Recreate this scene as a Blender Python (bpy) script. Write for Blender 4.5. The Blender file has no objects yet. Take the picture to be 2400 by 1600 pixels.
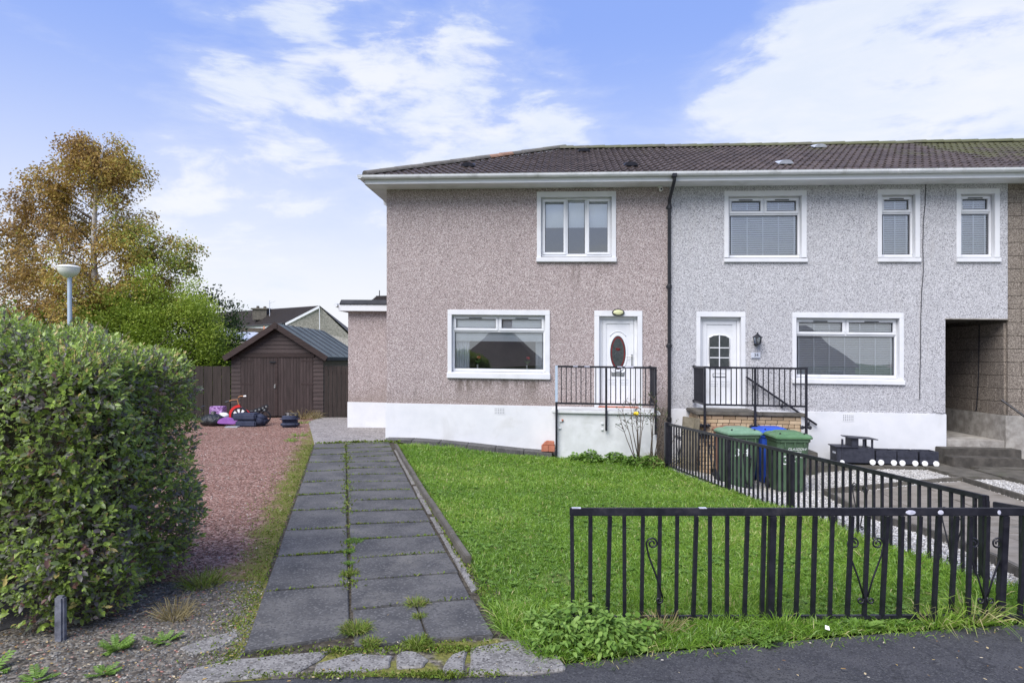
import bpy, bmesh, math, random
import numpy as np
from mathutils import Vector, Matrix, Euler
R = math.radians
rng = random.Random(7)
nr = np.random.default_rng(11)
scene = bpy.context.scene
COL = scene.collection

# ------------------------------------------------------------------ camera
CAMZ = 1.78
cam_d = bpy.data.cameras.new('camera')
cam = bpy.data.objects.new('camera', cam_d)
COL.objects.link(cam)
cam.location = (0, 0, CAMZ)
cam.rotation_euler = (R(90), 0, 0)
cam_d.sensor_width = 36
cam_d.lens = 36 * 1541 / 2400
cam_d.shift_y = 41 / 2400
cam_d.clip_start = 0.05
cam_d.clip_end = 2000
scene.camera = cam

# ------------------------------------------------------------------ sky, sun, exposure
SUN_EL, SUN_AZ = R(50), R(212)           # azimuth clockwise from +Y
scene.view_settings.view_transform = 'Standard'
scene.view_settings.look = 'None'
scene.view_settings.gamma = 1
scene.view_settings.exposure = 0.73
try:
    scene.view_settings.use_curve_mapping = False
except Exception:
    pass
world = bpy.data.worlds.new('World')
scene.world = world
world.use_nodes = True
wt = world.node_tree
for nd in list(wt.nodes):
    wt.nodes.remove(nd)


class NT:
    """small node-tree writer"""
    def __init__(s, t):
        s.t = t

    def n(s, typ, **kw):
        nd = s.t.nodes.new(typ)
        for k, v in kw.items():
            if k == 'inp':
                for kk, vv in v.items():
                    if hasattr(vv, 'is_linked') or hasattr(vv, 'links'):
                        s.t.links.new(vv, nd.inputs[kk])
                    else:
                        nd.inputs[kk].default_value = vv
            else:
                setattr(nd, k, v)
        return nd

    def math(s, op, a, b=0.0, c=0.0, clamp=False):
        return s.n('ShaderNodeMath', operation=op, use_clamp=clamp, inp={0: a, 1: b, 2: c}).outputs[0]

    def vmath(s, op, a, b=(0, 0, 0), out=0):
        return s.n('ShaderNodeVectorMath', operation=op, inp={0: a, 1: b}).outputs[out]

    def noise(s, vec, scale=5, detail=4, rough=.55, dist=0.0, out='Fac'):
        return s.n('ShaderNodeTexNoise', inp={'Vector': vec, 'Scale': scale, 'Detail': detail, 'Roughness': rough, 'Distortion': dist}).outputs[out]

    def vor(s, vec, scale=5, feature='F1', out='Distance', rand=1.0):
        return s.n('ShaderNodeTexVoronoi', feature=feature, inp={'Vector': vec, 'Scale': scale, 'Randomness': rand}).outputs[out]

    def ramp(s, fac, stops, interp='LINEAR'):
        nd = s.n('ShaderNodeValToRGB', inp={0: fac})
        cr = nd.color_ramp
        cr.interpolation = interp
        while len(cr.elements) < len(stops):
            cr.elements.new(0.5)
        for e, (p, c) in zip(cr.elements, stops):
            e.position = p
            e.color = (c[0], c[1], c[2], 1) if isinstance(c, (tuple, list)) else (c, c, c, 1)
        return nd.outputs[0]

    def mix(s, fac, a, b, blend='MIX'):
        nd = s.n('ShaderNodeMix', data_type='RGBA', blend_type=blend)
        for i, vv in ((0, fac), (6, a), (7, b)):
            if hasattr(vv, 'links'):
                s.t.links.new(vv, nd.inputs[i])
            else:
                nd.inputs[i].default_value = vv if i == 0 else (vv[0], vv[1], vv[2], 1)
        return nd.outputs[2]

    def smooth(s, v, a, b):
        return s.n('ShaderNodeMapRange', interpolation_type='SMOOTHSTEP', inp={0: v, 1: a, 2: b, 3: 0.0, 4: 1.0}).outputs[0]

    def bump(s, h, strength=.4, dist=.01, normal=None):
        i = {'Height': h, 'Strength': strength, 'Distance': dist}
        if normal is not None:
            i['Normal'] = normal
        return s.n('ShaderNodeBump', inp=i).outputs[0]


w = NT(wt)
tc = w.n('ShaderNodeTexCoord')
dirv = w.vmath('NORMALIZE', tc.outputs['Generated'])
sky = w.n('ShaderNodeTexSky', sky_type='NISHITA', sun_disc=False, sun_elevation=SUN_EL, sun_rotation=SUN_AZ,
          altitude=0, air_density=1.0, dust_density=0.6, ozone_density=3.0)
sep = w.n('ShaderNodeSeparateXYZ', inp={0: dirv})
dz = sep.outputs[2]
cv = w.vmath('ADD', w.vmath('MULTIPLY', dirv, (1.0, 1.0, 2.9)), (.35, .0, .22))
warp = w.noise(cv, 2.2, 3, .5, out='Color')
cv2 = w.vmath('ADD', cv, w.vmath('MULTIPLY', w.vmath('SUBTRACT', warp, (.5, .5, .5)), (.26, .26, .20)))
n1 = w.noise(cv2, 6.8, 12, .60)
n2 = w.noise(cv2, 1.5, 6, .55)


def blob(dx, dz_, inner, outer):
    v = Vector((dx, 1, dz_)).normalized()
    d = w.vmath('DOT_PRODUCT', dirv, tuple(v), out=1)
    return w.smooth(d, math.cos(R(outer)), math.cos(R(inner)))


bias = w.math('MULTIPLY', blob(-.04, .36, 3, 13), .14)
for (bx_, bz_, bi_, bo_, ba_) in ((-.27, .49, 1, 7, .12), (-.42, .31, 2, 10, .10), (.58, .36, 5, 17, .13), (.74, .50, 6, 17, .11), (-.66, .485, 1, 5, .05),
                                  (-.80, .53, 5, 15, -.12), (.22, .55, 2, 11, -.12), (-.72, .33, 2, 8, -.05), (.30, .36, 1, 6, .06)):
    bias = w.math('ADD', bias, w.math('MULTIPLY', blob(bx_, bz_, bi_, bo_), ba_))
dens = w.math('ADD', w.math('ADD', w.math('MULTIPLY', n1, .72), w.math('MULTIPLY', n2, .28)), bias)
mask = w.smooth(dens, .53, .70)
soft = w.math('MULTIPLY', w.smooth(dens, .42, .70), .34)
mask = w.math('MAXIMUM', w.math('MULTIPLY', mask, .92), soft)
haze = w.math('SUBTRACT', 1.0, w.smooth(dz, .03, .47))
shade = w.noise(cv2, 5.0, 6, .6)
cloudcol = w.mix(w.smooth(shade, .35, .7), (4.9, 5.3, 6.0), (5.65, 5.8, 6.15))
blue = w.mix(.75, sky.outputs[0], (2.0, 2.95, 6.5))
blue = w.mix(haze, blue, (5.3, 5.55, 6.15))
blue = w.mix(w.smooth(dz, .0, .2), (5.8, 5.85, 6.0), blue)
skycol = w.mix(mask, blue, cloudcol)
bg = w.n('ShaderNodeBackground', inp={'Color': skycol, 'Strength': 0.10})
wo = w.n('ShaderNodeOutputWorld', inp={'Surface': bg.outputs[0]})

sun_d = bpy.data.lights.new('sun', 'SUN')
sun_d.energy = 3.2
sun_d.angle = R(45)
sun_d.color = (1.0, .96, .90)
sun = bpy.data.objects.new('sun', sun_d)
COL.objects.link(sun)
sdir = Vector((math.sin(SUN_AZ) * math.cos(SUN_EL), math.cos(SUN_AZ) * math.cos(SUN_EL), math.sin(SUN_EL)))
sun.rotation_euler = (-sdir).to_track_quat('-Z', 'Y').to_euler()
sun.location = sdir * 60
scene.cycles.max_bounces = 8
scene.cycles.transparent_max_bounces = 12
scene.cycles.use_denoising = True


# ------------------------------------------------------------------ materials
def L(h):
    """sRGB hex to linear"""
    c = [int(h[i:i + 2], 16) / 255 for i in (0, 2, 4)]
    return tuple(x / 12.92 if x <= .04045 else ((x + .055) / 1.055) ** 2.4 for x in c)


def newmat(name):
    m = bpy.data.materials.new(name)
    m.use_nodes = True
    t = m.node_tree
    b = t.nodes['Principled BSDF']
    return m, NT(t), b


def objco(n):
    return n.n('ShaderNodeTexCoord').outputs['Object']


def poscoord(n):
    return n.n('ShaderNodeNewGeometry').outputs['Position']


def simple(name, c1, c2, scale=6, rough=.6, bump=.15, bscale=40, bdist=.004, metal=0, spec=.4, world_co=False, dirt=None, dscale=1.5, rvar=.12, speck=None, sscale=110, crack=0):
    m, n, b = newmat(name)
    co = poscoord(n) if world_co else objco(n)
    f = n.noise(co, scale, 6, .6)
    col = n.mix(n.smooth(f, .3, .7), c1, c2)
    if dirt:
        g = n.noise(co, dscale, 7, .65, .4)
        col = n.mix(n.math('MULTIPLY', n.smooth(g, .52, .75), .75), col, dirt)
    if speck:                               # exposed aggregate: dark and light grains
        vr = n.n('ShaderNodeSeparateColor', inp={0: n.vor(co, sscale, out='Color')}).outputs[0]
        col = n.mix(n.smooth(vr, .80, .90), col, speck[0])
        col = n.mix(n.math('SUBTRACT', 1.0, n.smooth(vr, .10, .22)), col, speck[1])
    if crack:
        wv = n.vmath('ADD', co, n.vmath('MULTIPLY', n.noise(co, 3, 5, .6, out='Color'), (.5, .5, .5)))
        ck = n.vor(wv, crack, 'DISTANCE_TO_EDGE')
        col = n.mix(n.math('MULTIPLY', n.math('SUBTRACT', 1.0, n.smooth(ck, .0, .012)), .5), col, tuple(x * .35 for x in c1))
    n.t.links.new(col, b.inputs['Base Color'])
    fr = n.noise(co, scale * 3, 4, .6)
    n.t.links.new(n.math('ADD', rough - rvar / 2, n.math('MULTIPLY', fr, rvar)), b.inputs['Roughness'])
    b.inputs['Metallic'].default_value = metal
    b.inputs['Specular IOR Level'].default_value = spec
    if bump:
        n.t.links.new(n.bump(n.noise(co, bscale, 5, .6), bump, bdist), b.inputs['Normal'])
    return m


def roughcast(name, stops, scale=46, streak=None, low=None, stains=()):
    m, n, b = newmat(name)
    co = objco(n)
    v = n.n('ShaderNodeTexVoronoi', inp={'Vector': co, 'Scale': scale})
    rnd = n.n('ShaderNodeSeparateColor', inp={0: v.outputs['Color']}).outputs[0]
    col = n.ramp(rnd, stops)
    big = n.noise(co, .9, 6, .6)
    col = n.mix(n.math('MULTIPLY', n.smooth(big, .35, .75), .22), col, stops[1][1])
    if streak:      # weathering: rain streaks and a damp band, irregular
        st = n.noise(n.vmath('MULTIPLY', co, (3.2, 3.2, .35)), 1.6, 6, .6)
        col = n.mix(n.math('MULTIPLY', n.smooth(st, .54, .78), .45), col, streak)
    if low:
        z = n.n('ShaderNodeSeparateXYZ', inp={0: co}).outputs[2]
        k = n.math('ADD', z, n.math('MULTIPLY', n.noise(co, 2.5, 6, .65), .9))
        col = n.mix(n.math('MULTIPLY', n.math('SUBTRACT', 1.0, n.smooth(k, 1.05, 1.75)), .5), col, low)
    for (su, sz, sw, sl, sa) in stains:      # run-off marks below sills: each with its own place and ragged shape
        xyz = n.n('ShaderNodeSeparateXYZ', inp={0: co}).outputs
        rag = n.noise(n.vmath('MULTIPLY', co, (9, 9, 1.3)), 1.0, 6, .65)
        du_ = n.math('ABSOLUTE', n.math('SUBTRACT', xyz[0], su))
        mk = n.math('SUBTRACT', 1.0, n.smooth(du_, sw * .45, sw))
        dzz = n.math('SUBTRACT', sz, xyz[2])
        mk = n.math('MULTIPLY', mk, n.math('SUBTRACT', 1.0, n.smooth(n.math('ADD', dzz, n.math('MULTIPLY', n.math('SUBTRACT', rag, .5), sl * 1.4)), sl * .25, sl)))
        mk = n.math('MULTIPLY', mk, n.smooth(dzz, -.03, .0))
        mk = n.math('MULTIPLY', mk, n.smooth(rag, .36, .62))
        col = n.mix(n.math('MULTIPLY', mk, sa), col, (.12, .095, .08))
    n.t.links.new(col, b.inputs['Base Color'])
    b.inputs['Roughness'].default_value = .85
    b.inputs['Specular IOR Level'].default_value = .25
    h = n.math('SUBTRACT', 1.0, v.outputs['Distance'])
    n.t.links.new(n.bump(h, .55, .008), b.inputs['Normal'])
    return m


M_PINK = roughcast('pink_roughcast', [(0.0, (.09, .072, .07)), (.2, (.24, .195, .192)), (.5, (.35, .290, .285)), (.8, (.46, .392, .385)), (1.0, (.66, .61, .60))],
                   92, streak=(.22, .19, .18), low=(.20, .155, .13),
                   stains=((4.15, 3.84, .12, .75, .5), (3.4, 3.86, .06, .45, .35), (4.75, 3.84, .2, .3, .4), (2.45, 1.36, 1.15, .30, .65), (1.75, 1.36, .3, .5, .7), (3.2, 1.34, .3, .5, .7)))
M_WHITECAST = roughcast('white_roughcast', [(0.0, (.085, .085, .095)), (.2, (.30, .297, .315)), (.45, (.43, .427, .45)), (.8, (.53, .525, .55)), (1.0, (.66, .66, .69))],
                        92, streak=(.40, .38, .37), stains=())
M_BLOCK = roughcast('brown_concrete_block', [(0.0, (.075, .062, .052)), (.3, (.150, .126, .106)), (.6, (.215, .182, .154)), (1.0, (.36, .315, .27))], 80, streak=(.12, .105, .09))
M_WHITE = simple('white_masonry_paint', (.61, .62, .65), (.67, .675, .70), 2.5, .6, .25, 60, .003, dirt=(.53, .53, .53), dscale=1.2)
M_WHITE_D = simple('weathered_white_paint', (.54, .55, .55), (.65, .66, .67), 3, .65, .3, 50, .004, dirt=(.40, .42, .37), dscale=2.4)
M_UPVC = simple('white_upvc', (.66, .67, .70), (.69, .70, .73), 3, .32, 0, spec=.5, dirt=(.56, .57, .57), dscale=2.1)
M_SOFFIT = simple('white_soffit_board', (.66, .67, .70), (.74, .75, .78), 3, .45, .05, 30, dirt=(.50, .51, .50), dscale=1.0)
M_GUTTER = simple('grey_white_gutter_plastic', (.62, .64, .66), (.76, .77, .80), 2.2, .38, .03, 30, dirt=(.36, .37, .36), dscale=1.7)
M_BLACKP = simple('black_plastic', (.012, .013, .018), (.022, .023, .03), 5, .38, .05, 50)
M_IRON = simple('black_painted_iron', (.008, .008, .013), (.020, .020, .028), 9, .36, .18, 90, .002, dirt=(.045, .042, .05), dscale=7)
M_IRON_W = simple('chipped_paint_spot', (.32, .32, .42), (.60, .60, .68), 30, .5, .2, 60)
M_CONC = simple('pale_concrete', (.15, .142, .135), (.25, .238, .225), 14, .9, .8, 130, .006, world_co=True, dirt=(.085, .082, .075), dscale=4, speck=((.27, .26, .245), (.085, .08, .075)), sscale=95)
M_COPING = simple('dark_weathered_concrete', (.075, .068, .057), (.13, .118, .10), 7, .9, .5, 70, .005, dirt=(.05, .05, .042), dscale=3)
M_STEP = simple('sooty_step_concrete', (.042, .038, .033), (.095, .085, .074), 6, .9, .5, 70, .005, dirt=(.035, .033, .03), dscale=2.5)
M_STEPL = simple('worn_pale_step', (.22, .20, .18), (.38, .36, .33), 5, .9, .4, 70, .004, dirt=(.12, .11, .10), dscale=3)
M_SLAB = simple('dark_paving_slab', (.048, .048, .050), (.115, .111, .107), 2.6, .78, .45, 150, .002, world_co=True, dirt=(.185, .174, .156), dscale=1.7, spec=.3, speck=((.125, .122, .120), (.062, .061, .062)), sscale=80)
M_SLABN = simple('brown_paving_slab', (.155, .135, .11), (.235, .21, .18), 3, .8, .4, 110, .003, world_co=True, dirt=(.10, .095, .08), dscale=1.5)
M_SLABD = simple('mossy_dark_slab', (.060, .054, .045), (.112, .102, .086), 4, .85, .5, 90, .004, world_co=True, dirt=(.055, .062, .035), dscale=2.4)
M_TARMAC = simple('tarmac', (.036, .036, .041), (.058, .057, .062), 5, .82, .7, 190, .004, world_co=True, dirt=(.085, .082, .080), dscale=.9, speck=((.075, .075, .077), (.028, .028, .03)), sscale=120, crack=.7)
M_APRON = simple('grey_concrete_apron', (.20, .18, .175), (.28, .26, .25), 2, .9, .4, 90, .003, world_co=True, dirt=(.14, .13, .12), dscale=1.2, speck=((.36, .34, .33), (.10, .09, .09)), sscale=36)
M_WOOD = None
M_FELT = simple('green_grey_roof_felt', (.075, .095, .10), (.115, .135, .14), 3, .9, .5, 160, .003, dirt=(.06, .075, .075), dscale=1)
M_FELTB = simple('black_felt', (.025, .026, .032), (.045, .045, .052), 4, .85, .4, 120)
M_FASCIA_W = M_UPVC
M_TERRA = simple('terracotta_clay', (.34, .115, .07), (.44, .17, .11), 8, .75, .3, 60, dirt=(.22, .10, .07), dscale=5)
M_BRASS = simple('brushed_steel', (.42, .42, .42), (.55, .55, .54), 10, .35, 0, metal=1)
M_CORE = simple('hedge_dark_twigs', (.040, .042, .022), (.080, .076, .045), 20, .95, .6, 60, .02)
M_BARK = simple('brown_twig_bark', (.075, .055, .04), (.13, .10, .075), 20, .85, .5, 60)
M_BIRCH = simple('birch_bark', (.42, .39, .37), (.62, .59, .56), 6, .75, .4, 40, dirt=(.07, .06, .055), dscale=3.5)
M_LAMPPOST = simple('pale_blue_grey_paint', (.36, .44, .56), (.44, .52, .62), 3, .5, .05, 40)
M_LAMPHEAD = simple('cream_lamp_plastic', (.66, .66, .62), (.76, .76, .72), 5, .4, .05, 40)
M_GREYPOST = simple('old_grey_post_paint', (.06, .062, .08), (.20, .21, .25), 12, .6, .4, 60, dirt=(.04, .04, .045), dscale=9)
M_OLDTIMBER = simple('old_mossy_timber', (.11, .095, .065), (.19, .165, .12), 8, .85, .6, 60, .006, dirt=(.06, .065, .035), dscale=4)
M_BINBLUE = simple('blue_bin_plastic', (.02, .07, .42), (.035, .105, .52), 3, .42, .05, 60)
M_BINGREEN = simple('green_bin_plastic', (.060, .108, .060), (.082, .138, .080), 3, .48, .06, 60, dirt=(.09, .15, .09), dscale=2)
M_LIDGREEN = simple('faded_green_lid', (.13, .235, .15), (.19, .31, .21), 4, .45, .06, 60, dirt=(.26, .36, .28), dscale=2.5)
M_LIDGREEN2 = simple('green_lid', (.075, .16, .075), (.115, .22, .11), 4, .45, .06, 60, dirt=(.20, .28, .19), dscale=2.5)
M_BINBROWN = simple('brown_bin_plastic', (.20, .10, .065), (.28, .15, .105), 3, .5, .06, 60)
M_TRAIN = simple('charcoal_painted_timber', (.020, .022, .034), (.036, .038, .055), 14, .6, .5, 45, .003)
M_PAINTW = simple('white_gloss_paint', (.80, .80, .80), (.86, .86, .85), 5, .4, .05, 30)
M_RED = simple('red_enamel', (.55, .018, .018), (.65, .03, .03), 5, .35, .05, 30)
M_PURPLE = simple('lilac_plastic', (.23, .085, .33), (.30, .12, .41), 4, .45, .06, 30)
M_PURPLED = simple('dark_purple_print', (.09, .008, .13), (.55, .35, .65), 22, .7, 0)
M_BINBAG = simple('black_polythene', (.010, .012, .014), (.03, .033, .038), 5, .28, 1.0, 7, .05)
M_NAVY = simple('navy_fabric', (.020, .026, .055), (.042, .05, .085), 6, .9, .35, 90)
M_GREYBOARD = simple('grey_board', (.28, .30, .33), (.36, .38, .41), 5, .6, .1, 40)
M_ORANGEBAR = simple('orange_bronze_tube', (.38, .16, .06), (.45, .20, .08), 5, .4, 0)
M_FARCAST = roughcast('beige_render', [(0.0, (.28, .255, .22)), (.4, (.42, .39, .35)), (1.0, (.56, .52, .47))], 16, streak=(.36, .33, .29))
M_FARTILE = None
M_ROOM = simple('dull_interior_wall', (.20, .19, .18), (.24, .23, .21), 3, .9, 0)
M_BLIND = simple('white_roller_blind', (.74, .77, .80), (.80, .82, .84), 2, .8, .05, 200)
M_SLAT = simple('white_blind_slat', (.66, .68, .72), (.72, .74, .78), 2, .55, 0)
M_CURTAIN = simple('pale_curtain', (.66, .70, .75), (.80, .82, .85), 3, .9, .1, 60)
M_PETALR = simple('red_petals', (.62, .02, .03), (.75, .05, .06), 20, .6, 0)
M_PETALY = simple('yellow_petals', (.75, .50, .02), (.85, .62, .05), 20, .6, 0)
M_STEMG = simple('green_stem', (.09, .20, .06), (.14, .28, .09), 9, .6, 0)
M_DGLASS = simple('dark_obscure_glass', (.030, .036, .038), (.050, .056, .058), 16, .22, .25, 55, spec=.45)
M_REDGLASS = simple('red_leaded_glass', (.10, .006, .009), (.16, .010, .013), 22, .15, .1, 50, spec=.6)
M_GASKET = simple('black_gasket', (.03, .035, .045), (.05, .055, .065), 5, .6, 0)
M_LAMPG = simple('cream_lamp_glass', (.55, .56, .30), (.62, .63, .38), 4, .25, .05, 30, spec=.6)
M_PLATE = simple('brushed_grey_plate', (.45, .48, .55), (.55, .58, .66), 12, .35, 0, spec=.6)
M_LETTER = simple('dark_lettering', (.02, .02, .04), (.03, .03, .05), 5, .5, 0)
M_WLETTER = simple('white_lettering', (.72, .76, .74), (.82, .84, .82), 30, .6, 0, dirt=(.35, .45, .40), dscale=12)


def glassmat(name, refl=.10, tint=(.95, .975, .98)):
    m, n, b = newmat(name)
    out = n.t.nodes['Material Output']
    tr = n.n('ShaderNodeBsdfTransparent', inp={'Color': (*tint, 1)})
    gl = n.n('ShaderNodeBsdfGlossy', inp={'Color': (.92, .96, 1, 1), 'Roughness': 0.004})
    # slight waviness of the sealed unit
    co = objco(n)
    n.t.links.new(n.bump(n.noise(co, .9, 1, .4), .06, .05), gl.inputs['Normal'])
    fr = n.n('ShaderNodeFresnel', inp={'IOR': 1.5}).outputs[0]
    f = n.math('ADD', refl, fr, clamp=True)
    mx = n.n('ShaderNodeMixShader', inp={0: f, 1: tr.outputs[0], 2: gl.outputs[0]})
    n.t.links.new(mx.outputs[0], out.inputs['Surface'])
    return m


M_GLASS = glassmat('window_glass', .20, (.97, .985, .99))
M_CLEAR, _n, _b = newmat('clear_inner_glass')
_n.t.links.new(_n.n('ShaderNodeBsdfTransparent', inp={'Color': (.98, .99, .99, 1)}).outputs[0], _n.t.nodes['Material Output'].inputs['Surface'])


def woodmat(name, c1, c2, vertical=True, rough=.62):
    m, n, b = newmat(name)
    co = objco(n)
    s = (14, 14, 1.2) if vertical else (1.2, 14, 14)
    oi = n.n('ShaderNodeObjectInfo').outputs['Random']
    f = n.noise(n.vmath('ADD', n.vmath('MULTIPLY', co, s), n.n('ShaderNodeCombineXYZ', inp={0: n.math('MULTIPLY', oi, 37.0)}).outputs[0]), 1.6, 6, .65)
    col = n.mix(n.smooth(f, .3, .7), c1, c2)
    col = n.mix(n.math('MULTIPLY', oi, .35), col, tuple(x * .55 for x in c1))
    n.t.links.new(col, b.inputs['Base Color'])
    b.inputs['Roughness'].default_value = rough
    b.inputs['Specular IOR Level'].default_value = .35
    n.t.links.new(n.bump(f, .5, .004), b.inputs['Normal'])
    return m


M_SHEDV = woodmat('brown_stained_boards', (.030, .0195, .0185), (.060, .041, .040), True)
M_SHEDH = woodmat('brown_stained_cladding', (.034, .021, .020), (.066, .044, .043), False)
M_SHEDT = woodmat('brown_stained_trim', (.026, .015, .014), (.050, .031, .029), False)
M_FENCEW = woodmat('dark_fence_boards', (.022, .015, .013), (.045, .032, .028), True)


def tilemat(name, c1, c2, moss=(.075, .085, .02), moss_amt=.5, moss_lo=.55):
    m, n, b = newmat(name)
    co = poscoord(n)
    oi = n.n('ShaderNodeObjectInfo').outputs['Random']
    col = n.mix(oi, c1, c2)
    f = n.noise(co, 9, 6, .65)
    col = n.mix(n.math('MULTIPLY', n.smooth(f, .45, .75), .5), col, tuple(x * 1.9 for x in c2))
    ms = n.noise(co, 1.1, 8, .72)
    zz = n.n('ShaderNodeSeparateXYZ', inp={0: co}).outputs
    k = n.math('ADD', ms, n.math('MULTIPLY', n.math('SUBTRACT', zz[2], 6.6), .12))
    k = n.math('ADD', k, n.math('MULTIPLY', n.math('SUBTRACT', zz[0], 6.0), .018))
    col = n.mix(n.math('MULTIPLY', n.smooth(k, moss_lo, moss_lo + .22), moss_amt), col, moss)
    n.t.links.new(col, b.inputs['Base Color'])
    b.inputs['Roughness'].default_value = .7
    n.t.links.new(n.bump(n.noise(co, 60, 4, .6), .4, .004), b.inputs['Normal'])
    return m


M_TILE = tilemat('brown_concrete_tile', (.042, .030, .026), (.080, .060, .054))
M_TILE3 = tilemat('mossy_brown_tile', (.042, .030, .027), (.075, .056, .050), moss=(.085, .090, .024), moss_amt=.7, moss_lo=.42)
M_RIDGE = tilemat('weathered_ridge_tile', (.075, .068, .058), (.12, .11, .095), moss=(.09, .10, .03), moss_amt=.7, moss_lo=.45)
M_HIPO = tilemat('orange_ridge_tile', (.20, .105, .065), (.26, .15, .10), moss_amt=.2)
M_UNDER = simple('dark_roof_underlay', (.02, .016, .016), (.035, .03, .03), 4, .9, .2, 40)
M_FARROOF = tilemat('far_brown_tile', (.045, .036, .034), (.07, .058, .054), moss=(.07, .08, .03), moss_amt=.3)
M_OPPROOF = tilemat('opposite_brown_tile', (.15, .105, .08), (.20, .15, .115), moss_amt=.1)
M_FARROOF2 = tilemat('tan_far_tile', (.10, .085, .065), (.14, .12, .095), moss_amt=.2)


def brickmat():
    m, n, b = newmat('buff_brick')
    oi = n.n('ShaderNodeObjectInfo').outputs['Random']
    co = poscoord(n)
    col = n.ramp(oi, [(0, L('9c866a')), (.35, L('b29c7e')), (.7, L('c0ab8e')), (1, L('a78a70'))])
    f = n.noise(co, 30, 6, .65)
    col = n.mix(n.math('MULTIPLY', n.smooth(f, .45, .8), .45), col, L('8d6b4c'))
    n.t.links.new(col, b.inputs['Base Color'])
    b.inputs['Roughness'].default_value = .85
    n.t.links.new(n.bump(n.noise(co, 130, 4, .6), .5, .003), b.inputs['Normal'])
    return m


M_BRICK = brickmat()
M_MORTAR = simple('dark_mortar', (.045, .04, .036), (.075, .066, .058), 20, .95, .3, 80)


def leafmat(name, stops, rough=.42, trans=.35, spec=.5):
    m, n, b = newmat(name)
    out = n.t.nodes['Material Output']
    at = n.n('ShaderNodeAttribute', attribute_name='rnd').outputs['Fac']
    col = n.ramp(at, stops)
    n.t.links.new(col, b.inputs['Base Color'])
    b.inputs['Roughness'].default_value = rough
    b.inputs['Specular IOR Level'].default_value = spec
    tl = n.n('ShaderNodeBsdfTranslucent', inp={'Color': col})
    mx = n.n('ShaderNodeMixShader', inp={0: trans, 1: b.outputs[0], 2: tl.outputs[0]})
    n.t.links.new(mx.outputs[0], out.inputs['Surface'])
    return m


M_HEDGE = leafmat('privet_leaf', [(0, (.20, .10, .08)), (.12, (.175, .145, .155)), (.32, (.215, .205, .195)), (.5, (.205, .285, .085)), (.75, (.305, .430, .075)), (.97, (.43, .55, .13)), (1, (.52, .42, .16))], .38, .38, .65)
M_GRASS = leafmat('lawn_grass', [(0, (.068, .132, .016)), (.4, (.148, .285, .030)), (.75, (.245, .405, .050)), (.93, (.38, .47, .11)), (1, (.52, .46, .22))], .36, .36, .5)
M_DRYGRASS = leafmat('dry_grass', [(0, (.12, .10, .04)), (.5, (.27, .22, .10)), (1, (.42, .36, .22))], .7, .3, .2)
M_MOSS = leafmat('moss_and_weeds', [(0, (.06, .08, .010)), (.4, (.12, .155, .02)), (.75, (.15, .24, .035)), (1, (.26, .25, .09))], .75, .25, .2)
M_WEED = leafmat('weed_leaf', [(0, (.075, .145, .028)), (.5, (.145, .265, .045)), (1, (.25, .38, .09))], .5, .35, .3)
M_BIRCHL = leafmat('autumn_birch_leaf', [(0, (.21, .12, .055)), (.3, (.36, .225, .075)), (.6, (.45, .315, .080)), (.8, (.41, .35, .075)), (1, (.24, .31, .06))], .6, .35, .3)
M_SHRUBL = leafmat('bright_shrub_leaf', [(0, (.080, .120, .018)), (.4, (.170, .250, .028)), (.8, (.270, .360, .045)), (1, (.38, .44, .08))], .5, .38, .3)
M_DSHRUBL = leafmat('dark_shrub_leaf', [(0, (.018, .035, .010)), (.5, (.04, .075, .018)), (1, (.09, .13, .03))], .55, .3, .3)
M_FALLEN = leafmat('fallen_leaf', [(0, (.18, .09, .04)), (.5, (.42, .30, .10)), (1, (.62, .58, .50))], .7, .1, .3)


def stonemat(name, stops):
    m, n, b = newmat(name)
    at = n.n('ShaderNodeAttribute', attribute_name='rnd').outputs['Fac']
    col = n.ramp(at, stops)
    f = n.noise(poscoord(n), 90, 4, .6)
    col = n.mix(n.math('MULTIPLY', f, .35), col, tuple(x * .6 for x in stops[1][1]))
    n.t.links.new(col, b.inputs['Base Color'])
    b.inputs['Roughness'].default_value = .8
    return m


M_REDSTONE = stonemat('red_chip', [(0, (.09, .052, .042)), (.35, (.20, .098, .078)), (.7, (.31, .165, .135)), (.92, (.40, .27, .23)), (1, (.5, .46, .42))])
M_WHITESTONE = stonemat('white_chip', [(0, (.16, .15, .14)), (.3, (.40, .38, .36)), (.7, (.62, .60, .57)), (1, (.75, .74, .72))])
M_GREYSTONE = stonemat('grey_chip', [(0, (.06, .06, .058)), (.4, (.13, .128, .122)), (.75, (.21, .20, .185)), (.90, (.32, .30, .27)), (.95, (.34, .15, .11)), (1, (.40, .17, .13))])


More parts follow.
